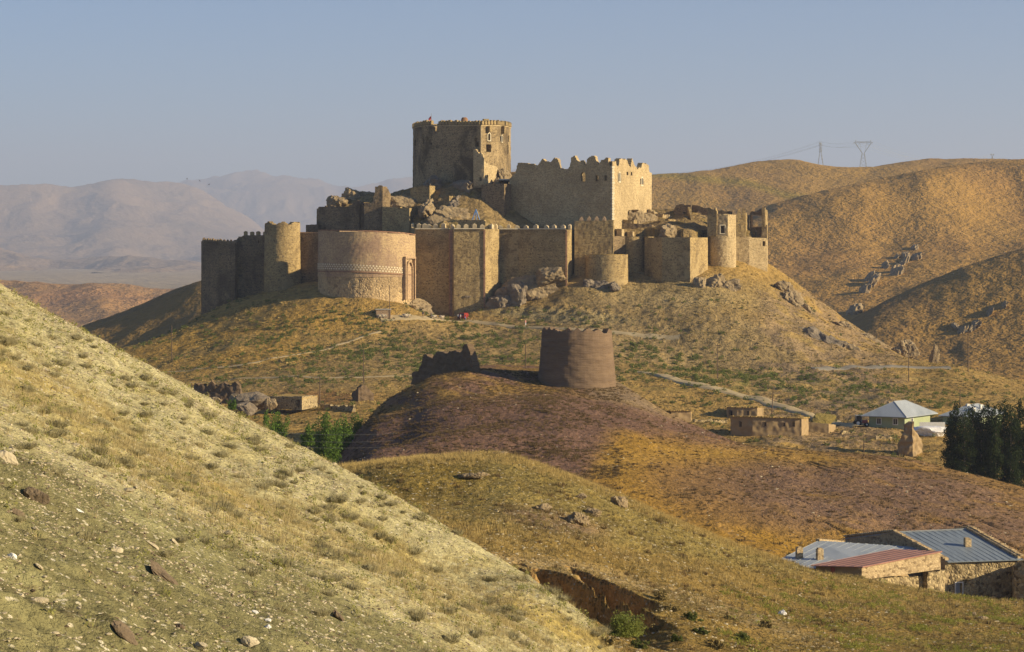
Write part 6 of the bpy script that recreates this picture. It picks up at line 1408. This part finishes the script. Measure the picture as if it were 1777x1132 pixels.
# ================================================================== TREES, SCRUB, STONES
M_leafd = leaf_mat("poplar_leaves", (0.012, 0.02, 0.007), (0.034, 0.052, 0.014))
M_leafg = leaf_mat("willow_leaves", (0.05, 0.10, 0.015), (0.12, 0.19, 0.03))
M_scrub = leaf_mat("green_scrub", (0.075, 0.095, 0.03), (0.14, 0.16, 0.04))
M_sage = plain_mat("sage_twigs", (0.33, 0.29, 0.16), (0.20, 0.175, 0.09), 6.0, 1.0)
M_dry = plain_mat("dry_grass", (0.56, 0.42, 0.16), (0.38, 0.27, 0.10), 5.0, 1.0)
M_dryn = plain_mat('pale_dry_grass', (0.48, 0.39, 0.19), (0.35, 0.28, 0.13), 3.0, 1.0)
M_brt = plain_mat("brown_tuft", (0.20, 0.135, 0.06), (0.11, 0.075, 0.035), 4.0, 1.0)
M_olv = plain_mat("olive_tuft", (0.29, 0.225, 0.09), (0.18, 0.14, 0.055), 4.0, 1.0)
M_bark = plain_mat("bark", (0.20, 0.16, 0.12), (0.12, 0.095, 0.07), 3.0, 1.0, 0.1, 0.5, 0.1)
M_peb = plain_mat("pale_stone", (0.58, 0.50, 0.34), (0.36, 0.30, 0.19), 1.5, 0.95, 0.1, 0.8, 0.1)
M_brr = plain_mat("brown_stone", (0.22, 0.165, 0.105), (0.12, 0.09, 0.06), 2.0, 0.95, 0.1, 0.9, 0.1)

def leaves(blobs, n, size, seed, shell=0.5, up=0.3):
    """leaf-sized quads filling ellipsoid clumps (cx,cy,cz,rx,ry,rz)"""
    r = np.random.RandomState(seed); B = np.array(blobs, float); vol = B[:, 3] * B[:, 4] * B[:, 5]; k = r.choice(len(B), n, p=vol / vol.sum())
    d = r.normal(size=(n, 3)); d /= np.linalg.norm(d, axis=1)[:, None]; rad = (shell + (1 - shell) * r.rand(n) ** 0.7) * r.uniform(.75, 1.08, n)
    C = B[k, :3] + d * rad[:, None] * B[k, 3:]
    u = r.normal(size=(n, 3)); u[:, 2] += up; u /= np.linalg.norm(u, axis=1)[:, None]; w = np.cross(u, r.normal(size=(n, 3))); w /= np.linalg.norm(w, axis=1)[:, None]
    s = size * r.uniform(.6, 1.3, n)[:, None]
    V = np.stack([C - u * s, C + w * s * .55, C + u * s, C - w * s * .55], 1).reshape(-1, 3); Fq = np.arange(4 * n).reshape(n, 4); return V, Fq
# poplars
def poplar(px, D, ytop, label, seed, wid=1.25):
    x, y = W(px, D); zb = -44.5; zt = Z(ytop, D); H = zt - zb; r = np.random.RandomState(seed)
    t = thing("poplar_tree", label, "tree", (x, y, zb), "row of dark poplars at the right edge")
    m = MB(); m.tube((x, y, zb - .5), (x, y, zb + H * .5), .22, .14, 8); m.tube((x, y, zb + H * .5), (x, y, zb + H * .93), .14, .03, 8)
    for i in range(9):
        z = zb + H * (.15 + .08 * i); a = r.rand() * 6.3; m.tube((x, y, z), (x + .7 * math.cos(a), y + .7 * math.sin(a), z + 1.6), .06, .02, 5)
    m.build("trunk", M_bark, t); bl = []
    for i in range(26):
        f = i / 25; z = H * (.10 + .88 * f); w_ = wid * (math.sin(math.pi * (0.16 + 0.80 * f ** 0.9)) ** 0.45) * r.uniform(.7, 1.05)
        for _ in range(2): a = r.rand() * 6.3; bl.append((.45 * w_ * math.cos(a), .45 * w_ * math.sin(a), z, w_ * .62, w_ * .62, H * .055))
    V, Fq = leaves(bl, 6500, .17, seed); link("crown", mesh_np("crown", V, Fq, M_leafd), (0, 0, 0), t)
tops = [(1648, 404, 728, "short first poplar at the left end of the dark row"), (1660, 406, 699, "tall narrow poplar with the sharp tip nearest the left end of the row"), (1674, 403, 712, "shorter poplar in the gap after the first tall tip of the row"), (1689, 407, 701, "second tall sharp-tipped poplar of the row in front of the white chimneys"),
        (1703, 404, 708, "shorter poplar right of the second tall sharp tip"), (1715, 408, 698, "third tall poplar in the middle of the dark row"), (1728, 403, 702, "broad poplar just right of the middle of the dark row"), (1742, 407, 697, "fourth tall poplar towards the right end of the dark row"), (1754, 404, 703, "poplar second from the picture's right edge"), (1767, 408, 696, "tall poplar touching the right edge of the picture"), (1785, 405, 700, "poplar cut off by the right edge of the picture")]
for i, (px, D, yt, lab) in enumerate(tops): poplar(px, D, yt, lab, 500 + i, 2.0 + .3 * (i % 3))
def bushy(name, px, D, yb, yt, wpx, label, seed, mat=M_leafg, n=4500, leaf=.16, cat="tree", trunk=True, group=None, spikes=9):
    x, y = W(px, D); zb, zt = Z(yb, D), Z(yt, D); H = zt - zb; Wd = wpx / F * D / 2; r = np.random.RandomState(seed)
    t = thing(name, label, cat, (x, y, zb), group); bl = []
    m = MB(); m.tube((x, y, zb - .4), (x, y, zb + H * .45), .2 if trunk else .06, .1 if trunk else .03, 7)
    for i in range(spikes):
        a = r.rand() * 6.3; q = Wd * r.uniform(.1, .72); h = H * r.uniform(.55, .97) * (1 - .25 * (q / Wd)); cx, cy = q * math.cos(a), q * math.sin(a) * .7
        m.tube((x, y, zb + H * .12), (x + cx, y + cy, zb + h * .8), .08 if trunk else .03, .02, 5)
        for k in range(4): f = k / 3; rr = Wd * .46 * (1 - .5 * f) * r.uniform(.7, 1.2); bl.append((cx * (.6 + .4 * f) + r.normal() * .15, cy * (.6 + .4 * f), h * (.22 + .66 * f), rr, rr, h * .18))
    m.build("trunk", M_bark, t); V, Fq = leaves(bl, int(n * 1.5), leaf, seed, .35); link("crown", mesh_np("crown", V, Fq, mat), (0, 0, 0), t)
bushy("poplar_tree", 466, 340, 790, 700, 44, "left green poplar bush of the close pair peeping over the near hillside", 601, n=3500, leaf=.14)
bushy("poplar_tree", 485, 345, 790, 702, 46, "right green poplar bush of the close pair peeping over the near hillside", 602, n=4500, leaf=.14)
bushy("shrub_tree", 533, 350, 775, 733, 34, "pale green bush between the poplar pair and the big leafy tree", 603, n=2200, leaf=.14)
bushy("willow_tree", 566, 352, 810, 708, 74, "big leafy green tree in the hollow left of the purple hill", 604, n=7000, leaf=.16, spikes=16)
bushy("willow_tree", 598, 362, 810, 706, 66, "leafy green tree whose crown touches the purple hill", 605, n=6500, leaf=.16, spikes=16)
bushy("willow_tree", 620, 385, 790, 704, 44, "light green tree top appearing over the edge of the purple hill", 606, n=3500, leaf=.16)
bushy("shrub_tree", 403, 430, 712, 688, 22, "small green bush below the toothed mud wall", 607, n=1500, leaf=.14, trunk=False)
bushy("shrub_tree", 514, 290, 800, 772, 30, "grey-green bush just above the edge of the near hillside below the poplar pair", 608, M_scrub, 1500, .13, trunk=False)
v = at(1085, 1105, )
bushy("green_bush", 1082, v.y, 1108, 1050, 78, "large fresh green bush in the gully at the bottom of the picture", 609, leaf_mat("bush_leaves", (0.10, 0.14, 0.03), (0.26, 0.28, 0.07)), 7000, .05, "bush", False, spikes=22)
for px, py, w_, h_, lab, sd in ((1290, 1110, 32, 16, "small dark green bush right of the gully at the bottom", 610), (1330, 1088, 22, 14, "small brown-green bush on the path edge near the litter", 611), (1145, 1040, 40, 22, "brown scrubby bush on the earth bank right of the gully", 612), (1200, 1075, 26, 16, "low olive bush between the green bush and the path", 613), (1240, 1125, 36, 18, "dark olive bush at the bottom edge of the picture", 614), (1485, 1000, 34, 16, "green weeds against the front of the red-roofed annex", 615), (1560, 1003, 26, 9, "low green weeds along the stone footing of the annex", 616)):
    v = at(px, py); bushy("bush", px, v.y - .3, py + 3, py - h_, w_, lab, sd, M_scrub if sd in (610, 613, 615, 616) else M_olv, 1400, .06, "bush", False, spikes=10)

# ---- scattered things
def visible(px, D):
    """rows of points on the sheet and whether a nearer sheet hides them"""
def scatter(sheet, n, keep, seed, D0=None, D1=None, px0=None, px1=None, vis=True):
    r = np.random.RandomState(seed); out = []
    D0 = D0 or sheet.D[0]; D1 = D1 or sheet.D[-1]; px0 = px0 if px0 is not None else sheet.px[0]; px1 = px1 or sheet.px[-1]
    k = 0
    while len(out) < n and k < 60:
        k += 1; m = n * 2; px = r.uniform(px0, px1, m); D = np.sqrt(r.uniform(D0 ** 2, D1 ** 2, m)); z = sheet.z(px, D); py = HOR - z * F / D
        ok = (py > 430) & (py < 1150) & (px > -20) & (px < 1800)
        x = (px - 888.5) / F * D; ok &= r.rand(m) < keep(px, py, x, D)
        idx = np.nonzero(ok)[0]
        if vis:
            fi = np.clip(np.round(np.interp(px, sheet.px, np.arange(len(sheet.px)))).astype(int), 0, len(sheet.px) - 1)
            M = np.minimum.accumulate(sheet.PY, axis=0); jj = np.clip(np.searchsorted(sheet.D, D) - 2, 0, len(sheet.D) - 1)
            ok2 = py <= M[jj, fi] + 1.5
            idx = idx[ok2[idx]]
        for i in idx:
            out.append((px[i], D[i], z[i], py[i]))
            if len(out) >= n: break
    out.sort(key=lambda q: q[1]); return out
def hidden_by(q, sheets):
    px, D, z, py = q
    for s in sheets:
        if s.px[0] < px < s.px[-1]:
            i = int(round(np.interp(px, s.px, np.arange(len(s.px))))); 
            if s.PY[:, i].min() < py - 1.0: return True
    return False
def tuft_mesh(seed, n, h, spread, w, lean=0.5, name="tuft"):
    r = np.random.RandomState(seed); a = r.rand(n) * 6.283; q = r.rand(n) ** .5 * spread * .35; b = np.c_[q * np.cos(a), q * np.sin(a), np.full(n, -.03)]
    L = h * r.uniform(.5, 1.1, n); ln = r.uniform(.1, lean, n); d = np.c_[np.cos(a) * ln, np.sin(a) * ln, np.ones(n)]; d /= np.linalg.norm(d, axis=1)[:, None]; t = b + d * L[:, None]
    s = np.c_[-np.sin(a + r.normal(size=n)), np.cos(a), np.zeros(n)] * w; V = np.stack([b - s, b + s, t], 1).reshape(-1, 3); return V, np.arange(3 * n).reshape(n, 3)
def dome_mesh(seed, n, r0, h, leaf):
    V, Fq = leaves([(0, 0, h * .35, r0, r0, h * .65)], n, leaf, seed, .35, .8); V[:, 2] = np.maximum(V[:, 2], -.04); return V, Fq
def stamp(name, protos, items, mat, scales, seed, kind="stuff", label=None):
    """many copies baked into ONE stuff mesh"""
    r = np.random.RandomState(seed); Vs, Fs, b = [], [], 0
    for i, (px, D, z, py) in enumerate(items):
        V, Fq = protos[i % len(protos)]; a = r.rand() * 6.283; s = scales(D, r); c, sn = math.cos(a), math.sin(a); x = (px - 888.5) / F * D
        W_ = np.c_[(V[:, 0] * c - V[:, 1] * sn) * s + x, (V[:, 0] * sn + V[:, 1] * c) * s + D, V[:, 2] * s + z]; Vs.append(W_); Fs.append(Fq + b); b += len(V)
    if not Vs: return
    o = link(name, mesh_np(name, np.concatenate(Vs), np.concatenate(Fs), mat)); return setp(o, label, None, None, kind)
def individuals(name, meshes, items, scales, label, cat, group, seed, mats=None):
    r = np.random.RandomState(seed)
    for i, (px, D, z, py) in enumerate(items):
        s = scales(D, r); x = (px - 888.5) / F * D
        lb = label(px, py) if callable(label) else label
        gr = group(px, py) if callable(group) else group
        setp(link(name, meshes[i % len(meshes)], (x, D, z), None, (r.uniform(-.1, .1), r.uniform(-.1, .1), r.rand() * 6.283), (s, s * r.uniform(.8, 1.2), s * r.uniform(.8, 1.15))), lb, cat, gr)
def to_mesh(P, mat, name, smooth=False): return [mesh_np(name, V, Fq, mat, smooth) for V, Fq in P]

# near hillside: cushions of sage, dry grass, stones, pebbles
lowl = linepy([(-160, 680), (0, 760), (100, 800), (200, 850), (350, 920), (500, 985), (650, 1060), (800, 1150)])
bandl = linepy([(0, 640), (250, 790), (420, 880), (650, 960), (850, 1060), (1000, 1110)])
def k_sage(px, py, x, D):
    n = fbm(x, D, 4, 3, 701); return np.clip(.5 + 1.3 * n, 0.05, 1) * np.where(py > lowl(px) + 30, .12, 1)
q = [i for i in scatter(near, 300, k_sage, 41, 34)]
def cushion(i):
    a = crag(430 + i, (.30, .27, .17), 3, .5, 20); b = tuft_mesh(440 + i, 420, .34, 1.0, .007, 1.5); c = tuft_mesh(450 + i, 60, .42, .7, .006, .8)
    V = np.r_[a[0], b[0], c[0]]; return V, np.concatenate([a[1], b[1] + len(a[0]), c[1] + len(a[0]) + len(b[0])])
sage = to_mesh([cushion(i) for i in range(6)], M_sage, 'sage_cushion') if True else to_mesh([(lambda a, b: (np.r_[a[0], b[0]], [a[1], b[1] + len(a[0])]))(tuft_mesh(i, 150, .42, .9, .012, 1.1), tuft_mesh(60 + i, 40, .5, .7, .01, .8)) for i in range(6)], M_sage, "sage_cushion") if False else to_mesh([tuft_mesh(i, 260, .36, 1.0, .011, 1.3) for i in range(6)], M_sage, "sage_cushion")
individuals("sage_cushion", sage, q[:270], lambda D, r: r.uniform(.35, .95), "small grey-brown dry cushion shrub on the pale near hillside", "dry shrub", "dry cushion shrubs on the near hillside", 42)
def k_grass(px, py, x, D):
    n = fbm(x, D, 3, 3, 702); b = np.exp(-((py - bandl(px)) / 45) ** 2); return np.clip(b * (.5 + 1.2 * n) + .10 * np.clip(.3 + n, 0, 1), 0, 1) * np.where(py > lowl(px) + 30, .15, 1)
gr_p = [tuft_mesh(70 + i, 26, .34, .5, .006, .6) for i in range(6)]
stamp("grass", gr_p, scatter(near, 6500, k_grass, 43, 30), M_dryn, lambda D, r: r.uniform(.25, .8), 44)
stamp("green_herbs", [dome_mesh(80 + i, 18, .16, .2, .035) for i in range(4)], scatter(near, 1500, k_sage, 45, 34), leaf_mat("pale_herbs", (0.20, 0.20, 0.07), (0.34, 0.32, 0.10)), lambda D, r: r.uniform(.4, 1.3), 46)
peb = [crag(90 + i, (1, .75, .38), 1, .25, 9) for i in range(6)]
def k_peb(px, py, x, D): return np.clip(.45 + 1.2 * fbm(x, D, 3, 3, 703), .05, 1)
stamp("pebbles", peb, scatter(near, 26000, k_peb, 47, 28), M_peb, lambda D, r: .022 + .055 * r.rand() ** 3.5, 48)
stamp("gravel", peb, scatter(near, 9000, k_peb, 49, 28), M_brr, lambda D, r: .02 + .055 * r.rand() ** 3, 50)
rk = to_mesh([crag(120 + i, (1, .7, .4), 2, .25, 9) for i in range(6)], M_peb, "stone")
individuals("stone", rk, scatter(near, 130, k_peb, 51, 28), lambda D, r: .09 + .12 * r.rand() ** 2, "small pale loose stone lying on the near hillside", "stone", "loose stones on the near hillside", 52)
# the rocks one can point to
def near_rock(px, py, w_px, asp, lab, mat, seed, tilt=0.45, hgt=.5, rz=0.0, nme="rock", sub=3):
    D = near.hit(px, py) or 45; s = w_px / F * D / 2
    V, Fc = crag(seed, (s, s * .7, s * asp), sub, .22, 10)
    c, sn = math.cos(tilt), math.sin(tilt); V = np.c_[V[:, 0] * c + V[:, 2] * sn, V[:, 1], -V[:, 0] * sn + V[:, 2] * c]
    setp(link(nme, mesh_np(nme, V, Fc, mat), ((px - 888.5) / F * D, D, Z(py, D) + s * asp * .15), None, (0, 0, rz)), lab, "rock")
for i, a in enumerate([(64, 866, 42, .75, "brown jagged rock jutting from the near hillside at the lower left", M_brr, .5), (30, 893, 24, .7, "smaller brown rock below left of the jagged brown rock", M_brr, .5), (8, 795, 44, .55, "tan slab of rock at the left edge of the picture", M_peb, .6), (204, 957, 27, .6, "rounded orange-tan stone on the bare lower hillside", M_peb, .3),
    (284, 1000, 74, .2, "long thin dark slab ledge on the lower hillside", M_brr, .75), (216, 1098, 62, .28, "dark purplish slab near the bottom left", M_brr, .75), (311, 1090, 24, .6, "dark round-edged stone right of the purplish slab", M_brr, .5), (434, 1117, 32, .6, "pale block of stone at the bottom edge", M_peb, .2),
    (464, 1078, 12, .8, "upper one of two touching bright white stones", M_wht, .3), (464, 1090, 13, .8, "lower one of two touching bright white stones", M_wht, .2), (304, 943, 26, .3, "pale slanting stone flake right of the orange-tan stone", M_peb, .8), (266, 947, 28, .25, "flat yellowish flake of stone above the long dark ledge", M_peb, .6),
    (589, 1073, 34, .35, "dark slab near the bottom middle of the near hillside", M_brr, .8), (20, 968, 16, .8, "white angular stone at the left edge", M_wht, .4), (442, 1064, 14, .5, "small white stone left above the pair of white stones", M_wht, .3), (63, 918, 14, .4, "small cream stone below the jagged brown rock", M_peb, .5), (137, 887, 16, .4, "small pale stone right of the jagged brown rock", M_wht, .4), (68, 983, 18, .35, "thin cream stone on the lower left hillside", M_peb, .6)]):
    near_rock(a[0], a[1], a[2], a[3], a[4], a[5], 700 + i, a[6])

# olive mound
ot = to_mesh([tuft_mesh(140 + i, 60, .30, .8, .02, 1.0) for i in range(5)], M_brt, "grass_clump")
upl = linepy([(560, 870), (700, 900), (800, 905), (900, 915), (1000, 935), (1100, 955), (1200, 975), (1300, 985), (1400, 1000), (1480, 1010)])
def k_mound(px, py, x, D): return np.clip(.35 + 1.3 * fbm(x, D, 8, 3, 704), .03, 1) * np.where(px > 1500, .5, 1)
q = [i for i in scatter(mound, 1500, k_mound, 53, 105, 250) if not hidden_by(i, [near])]
individuals("grass_clump", ot, q[::max(1, len(q) // 280)][:280], lambda D, r: r.uniform(.5, 1.3) * (D / 170), lambda px, py: "small brown dry tuft on the olive mound" if py < upl(px) else "small brown dry tuft on the slope below the olive mound", "grass clump", lambda px, py: "dry tufts on the olive mound" if py < upl(px) else "dry tufts below the olive mound", 54)
stamp("grass", [tuft_mesh(150 + i, 30, .28, .6, .012, .7) for i in range(5)], scatter(mound, 9000, k_mound, 55, 100, 255), M_olv, lambda D, r: r.uniform(.4, 1.1) * D / 170, 56)
def k_gold(px, py, x, D): return np.clip(np.exp(-((py - linepy([(600, 812), (700, 800), (860, 790), (1000, 832), (1160, 900), (1340, 968)])(px)) / 10) ** 2) + .3 * np.exp(-((py - upl(px) - 20) / 25) ** 2), 0, 1)
stamp("grass", gr_p, scatter(mound, 4500, k_gold, 57, 120, 240), M_dry, lambda D, r: r.uniform(.7, 1.7), 58)
stamp("green_weeds", [dome_mesh(160 + i, 40, .4, .35, .06) for i in range(4)], scatter(mound, 1000, lambda px, py, x, D: np.clip(.1 + 1.5 * fbm(x, D, 7, 3, 705), 0, 1) * (px > 1250) * (py > 1000), 59, 110, 255), leaf_mat("weeds", (0.13, 0.15, 0.03), (0.26, 0.26, 0.05)), lambda D, r: r.uniform(.4, 1.2), 60)
stamp("pebbles", peb, scatter(mound, 7000, k_mound, 61, 95, 255), M_peb, lambda D, r: .05 + .16 * r.rand() ** 4, 62)
r = np.random.RandomState(99)
for i, (px, py, w_, h_) in enumerate([(1140, 1095, 30, 16), (1105, 1125, 34, 18), (1050, 1118, 26, 16), (1175, 1112, 24, 14), (1165, 1060, 28, 14), (1215, 1098, 22, 12), (1265, 1075, 18, 9)]):
    v = at(px, py); bushy("bush", px, v.y - .3, py + 3, py - h_, w_, "low olive or brown bush in and beside the gully at the bottom of the picture", 640 + i, (M_olv, M_scrub)[i % 2], 1200, .06, "bush", False, "gully bushes", spikes=9)
for i, (px, py, w_, asp, lab) in enumerate([(1003, 908, 46, .75, "biggest craggy reddish-tan rock on the olive mound"), (1026, 893, 26, .7, "craggy rock touching the upper right of the biggest rock on the mound"), (1073, 877, 30, .7, "lumpy tan rock right of the biggest rock on the mound"), (939, 884, 34, .4, "low flat tan rock left of the biggest rock on the mound"), (1007, 864, 22, .5, "small tan rock above the biggest rock on the mound"),
    (815, 829, 42, .25, "flat rock ledge high on the olive mound"), (835, 825, 26, .3, "broken right end of the rock ledge high on the mound"), (866, 788, 26, .3, "pale stones at the very top of the olive mound"), (1705, 1075, 18, .5, "pale stone on the grassy bank below the farm building"), (1690, 1068, 14, .5, "smaller pale stone left of the stone on the grassy bank")]):
    v = at(px, py); s = w_ / F * v.y / 2; V, Fc = crag(740 + i, (s, s * .8, s * asp), 4, .35, 12)
    setp(link("rock", mesh_np("rock", V, Fc, M_rock), (v.x, v.y, v.z + s * asp * .3)), lab, "rock")
v = at(1358, 1067); V, Fc = crag(760, (.28, .2, .22), 3, .5, 9); setp(link("plastic_bag", mesh_np("plastic_bag", V, Fc, M_tarp), (v.x, v.y, v.z + .15)), "crumpled white plastic bag on the path in the lower right", "litter")

# purple hill
def k_purp(px, py, x, D): return np.clip(.45 + 1.2 * fbm(x, D, 9, 3, 706), .05, 1) * np.where((px < 1080), 1, .22)
q = [i for i in scatter(purple, 2600, k_purp, 63, 262, 410) if not hidden_by(i, [near, mound])]
pt_ = [tuft_mesh(170 + i, 34, .42, 1.1, .05, 1.2) for i in range(5)]
individuals("brown_tuft", to_mesh(pt_, M_brt, "brown_tuft"), q[:290], lambda D, r: r.uniform(.5, 1.2), "low dark brown tuft near the foot of the purple hill", "dry tuft", "dark tufts on the purple hill", 64)
stamp("low_scrub", pt_, q[290:] + [i for i in scatter(purple, 5000, k_purp, 65, 300, 410)], M_brt, lambda D, r: r.uniform(.35, .9), 66)
stamp("pebbles", peb, scatter(purple, 700, lambda px, py, x, D: np.clip(.3 + fbm(x, D, 9, 2, 707), 0, 1), 67, 262, 410), M_peb, lambda D, r: .08 + .25 * r.rand() ** 4, 68)

# castle hill and valley: green scrub
def k_scrub(px, py, x, D):
    n = fbm(x, D, 14, 3, 708); z_ = zone(px, py, 750, 600, 320, 50, 3) + .8 * zone(px, py, 1400, 675, 220, 30, 6) + .6 * zone(px, py, 1150, 620, 160, 40, 5) + .5 * zone(px, py, 480, 650, 220, 30, 0) + .10
    return np.clip(z_ * (.45 + 1.6 * n), 0, 1) * np.where((px > 1290) & (py < 640), .25, 1) * np.where(py < 520, 0.1, 1)
q = [i for i in scatter(chill, 3300, k_scrub, 69, 430, 690) if not hidden_by(i, [near, mound, purple])]
sp = [dome_mesh(180 + i, 60, .75, .8, .17) for i in range(6)]
individuals("green_shrub", to_mesh(sp, M_scrub, "green_shrub"), q[:290], lambda D, r: r.uniform(.4, 1.2), lambda px, py: "low green shrub on the slopes around the right-hand village" if px > 1070 else "low green shrub in the valley left of the mud tower", "shrub", lambda px, py: "green shrubs by the right village" if px > 1070 else "green shrubs left of the mud tower", 70)
stamp("low_scrub", sp, q[290:], M_scrub, lambda D, r: r.uniform(.35, 1.15) * (1.0 + .5 * (r.rand() > .93)), 71)
dp = [tuft_mesh(190 + i, 26, .5, 1.2, .09, 1.3) for i in range(5)]
stamp("dry_scrub", dp, scatter(chill, 7000, lambda px, py, x, D: np.clip(.35 + 1.3 * fbm(x, D, 10, 3, 709), 0, 1) * np.where(py < 500, .2, 1), 72, 430, 720), M_olv, lambda D, r: r.uniform(.4, 1.1), 73)
stamp("dry_scrub", dp, scatter(chill, 4000, lambda px, py, x, D: np.clip(.2 + 1.3 * fbm(x, D, 20, 3, 710), 0, 1), 74, 430, 700), M_dry, lambda D, r: r.uniform(.4, 1.0), 75)
# crags on the flank of the castle hill and on the big hills
for i, (px, py, D, sz, tl, lab, mt_) in enumerate([
    (1372, 520, 676, (4.5, 3.0, 3.4), .6, "dark crag high on the right flank of the castle hill", M_rock), (1360, 503, 682, (3.5, 2.5, 2.4), .6, "small crag at the top of the rocky right flank", M_rock), (1338, 492, 690, (3, 2, 1.5), .6, "small dark crag just below the right end of the castle wall", M_rock),
    (1400, 545, 676, (5.5, 3, 2.2), .6, "long low crag on the right skyline flank of the hill", M_rock), (1465, 570, 684, (3.5, 2, 1.6), .5, "reddish crag on the right skyline of the castle hill", M_rock), (1505, 592, 680, (6.5, 3, 2.2), .6, "long pale rock rib on the lower right skyline of the castle hill", M_rock),
    (1395, 592, 648, (9, 4, 4.0), .45, "grey slanting rock band above the road, left piece", M_rockg), (1440, 610, 640, (9, 4, 5.0), .5, "big grey rock face above the road, middle piece", M_rockg), (1485, 622, 640, (8, 4, 4.0), .5, "tan rock face above the road, right piece", M_rock), (1350, 570, 650, (7, 3, 2.0), .45, "thin grey rock rib above the left end of the grey rock band", M_rockg),
    (1572, 606, 668, (3.4, 2.6, 4.4), .15, "tall rounded rock pinnacle at the end of the castle hill", M_rock), (1560, 612, 668, (2.0, 2, 3.2), .1, "short rock tooth left of the tall rounded pinnacle", M_rock), (1621, 620, 662, (1.3, 1.2, 3.6), .1, "slim white-tipped rock needle right of the tall rounded pinnacle", M_rock),
    (1225, 545, 650, (2.2, 2, 1.0), .2, "small brown rock on the bare slope below the flat smooth rock", M_rock)]):
    outcrop("rock_outcrop", px, py, D, sz, 800 + i, lab, "rock", mt_, rot=rnd.uniform(-.4, .4), sub=4, rough=.35, tilt=tl, sink=.1)
lab_g = ["crags in the middle of the big right hill", "crags higher on the big right hill", "ledges on the near right hill"]
for i, (px, py, sx, sz, n_, lab) in enumerate([(1530, 470, 26, 9, 9, "jagged slanting crag in the middle of the big right hill"), (1575, 445, 14, 6, 5, "small crag higher up to the right on the big right hill"), (1690, 560, 22, 4, 7, "broken rock ledge on the near right hill")]):
    h = rh2.hit(px, py) if i < 2 else rh1.hit(px, py)
    r = np.random.RandomState(820 + i)
    for k in range(n_):
        V, Fc = crag(830 + i * 30 + k, (r.uniform(.45, .9) * sz * .45, 5, sz * r.uniform(.4, .75)), 3, .4, 8); c_, s_ = math.cos(.6), math.sin(.6); V = np.c_[V[:, 0] * c_ + V[:, 2] * s_, V[:, 1], -V[:, 0] * s_ + V[:, 2] * c_]
        dx = r.normal() * sx * .6; pxx = px + dx / h * F * .55; sh = rh2 if i < 2 else rh1; hh = sh.hit(pxx, py + r.normal() * sz * .8 * F / h * .7 - dx * .45 / h * F * .5)
        if hh is None: continue
        pyy = HOR - float(sh.z(np.array([pxx]), np.array([hh]))[0]) * F / hh
        setp(link("crag", mesh_np("crag", V, Fc, M_rock), ((pxx - 888.5) / F * hh, hh, Z(pyy, hh))), lab, "crag", lab_g[i])
# ------------------------------------------------------------------ the air
hz = MB(); hz.box(0, 14400, -112, 52000, 31000, 112 + 1150)
hm_ = bpy.data.materials.new("haze"); hm_.use_nodes = True
_hn = hm_.node_tree.nodes; _hn.remove(_hn["Principled BSDF"])
pv = _hn.new("ShaderNodeVolumePrincipled"); pv.inputs["Color"].default_value = (0.67, 0.76, 1.0, 1); pv.inputs["Density"].default_value = 7.8e-5; pv.inputs["Anisotropy"].default_value = 0.1
hm_.node_tree.links.new(pv.outputs[0], _hn["Material Output"].inputs["Volume"])
setp(hz.build("haze", hm_), kind="stuff")
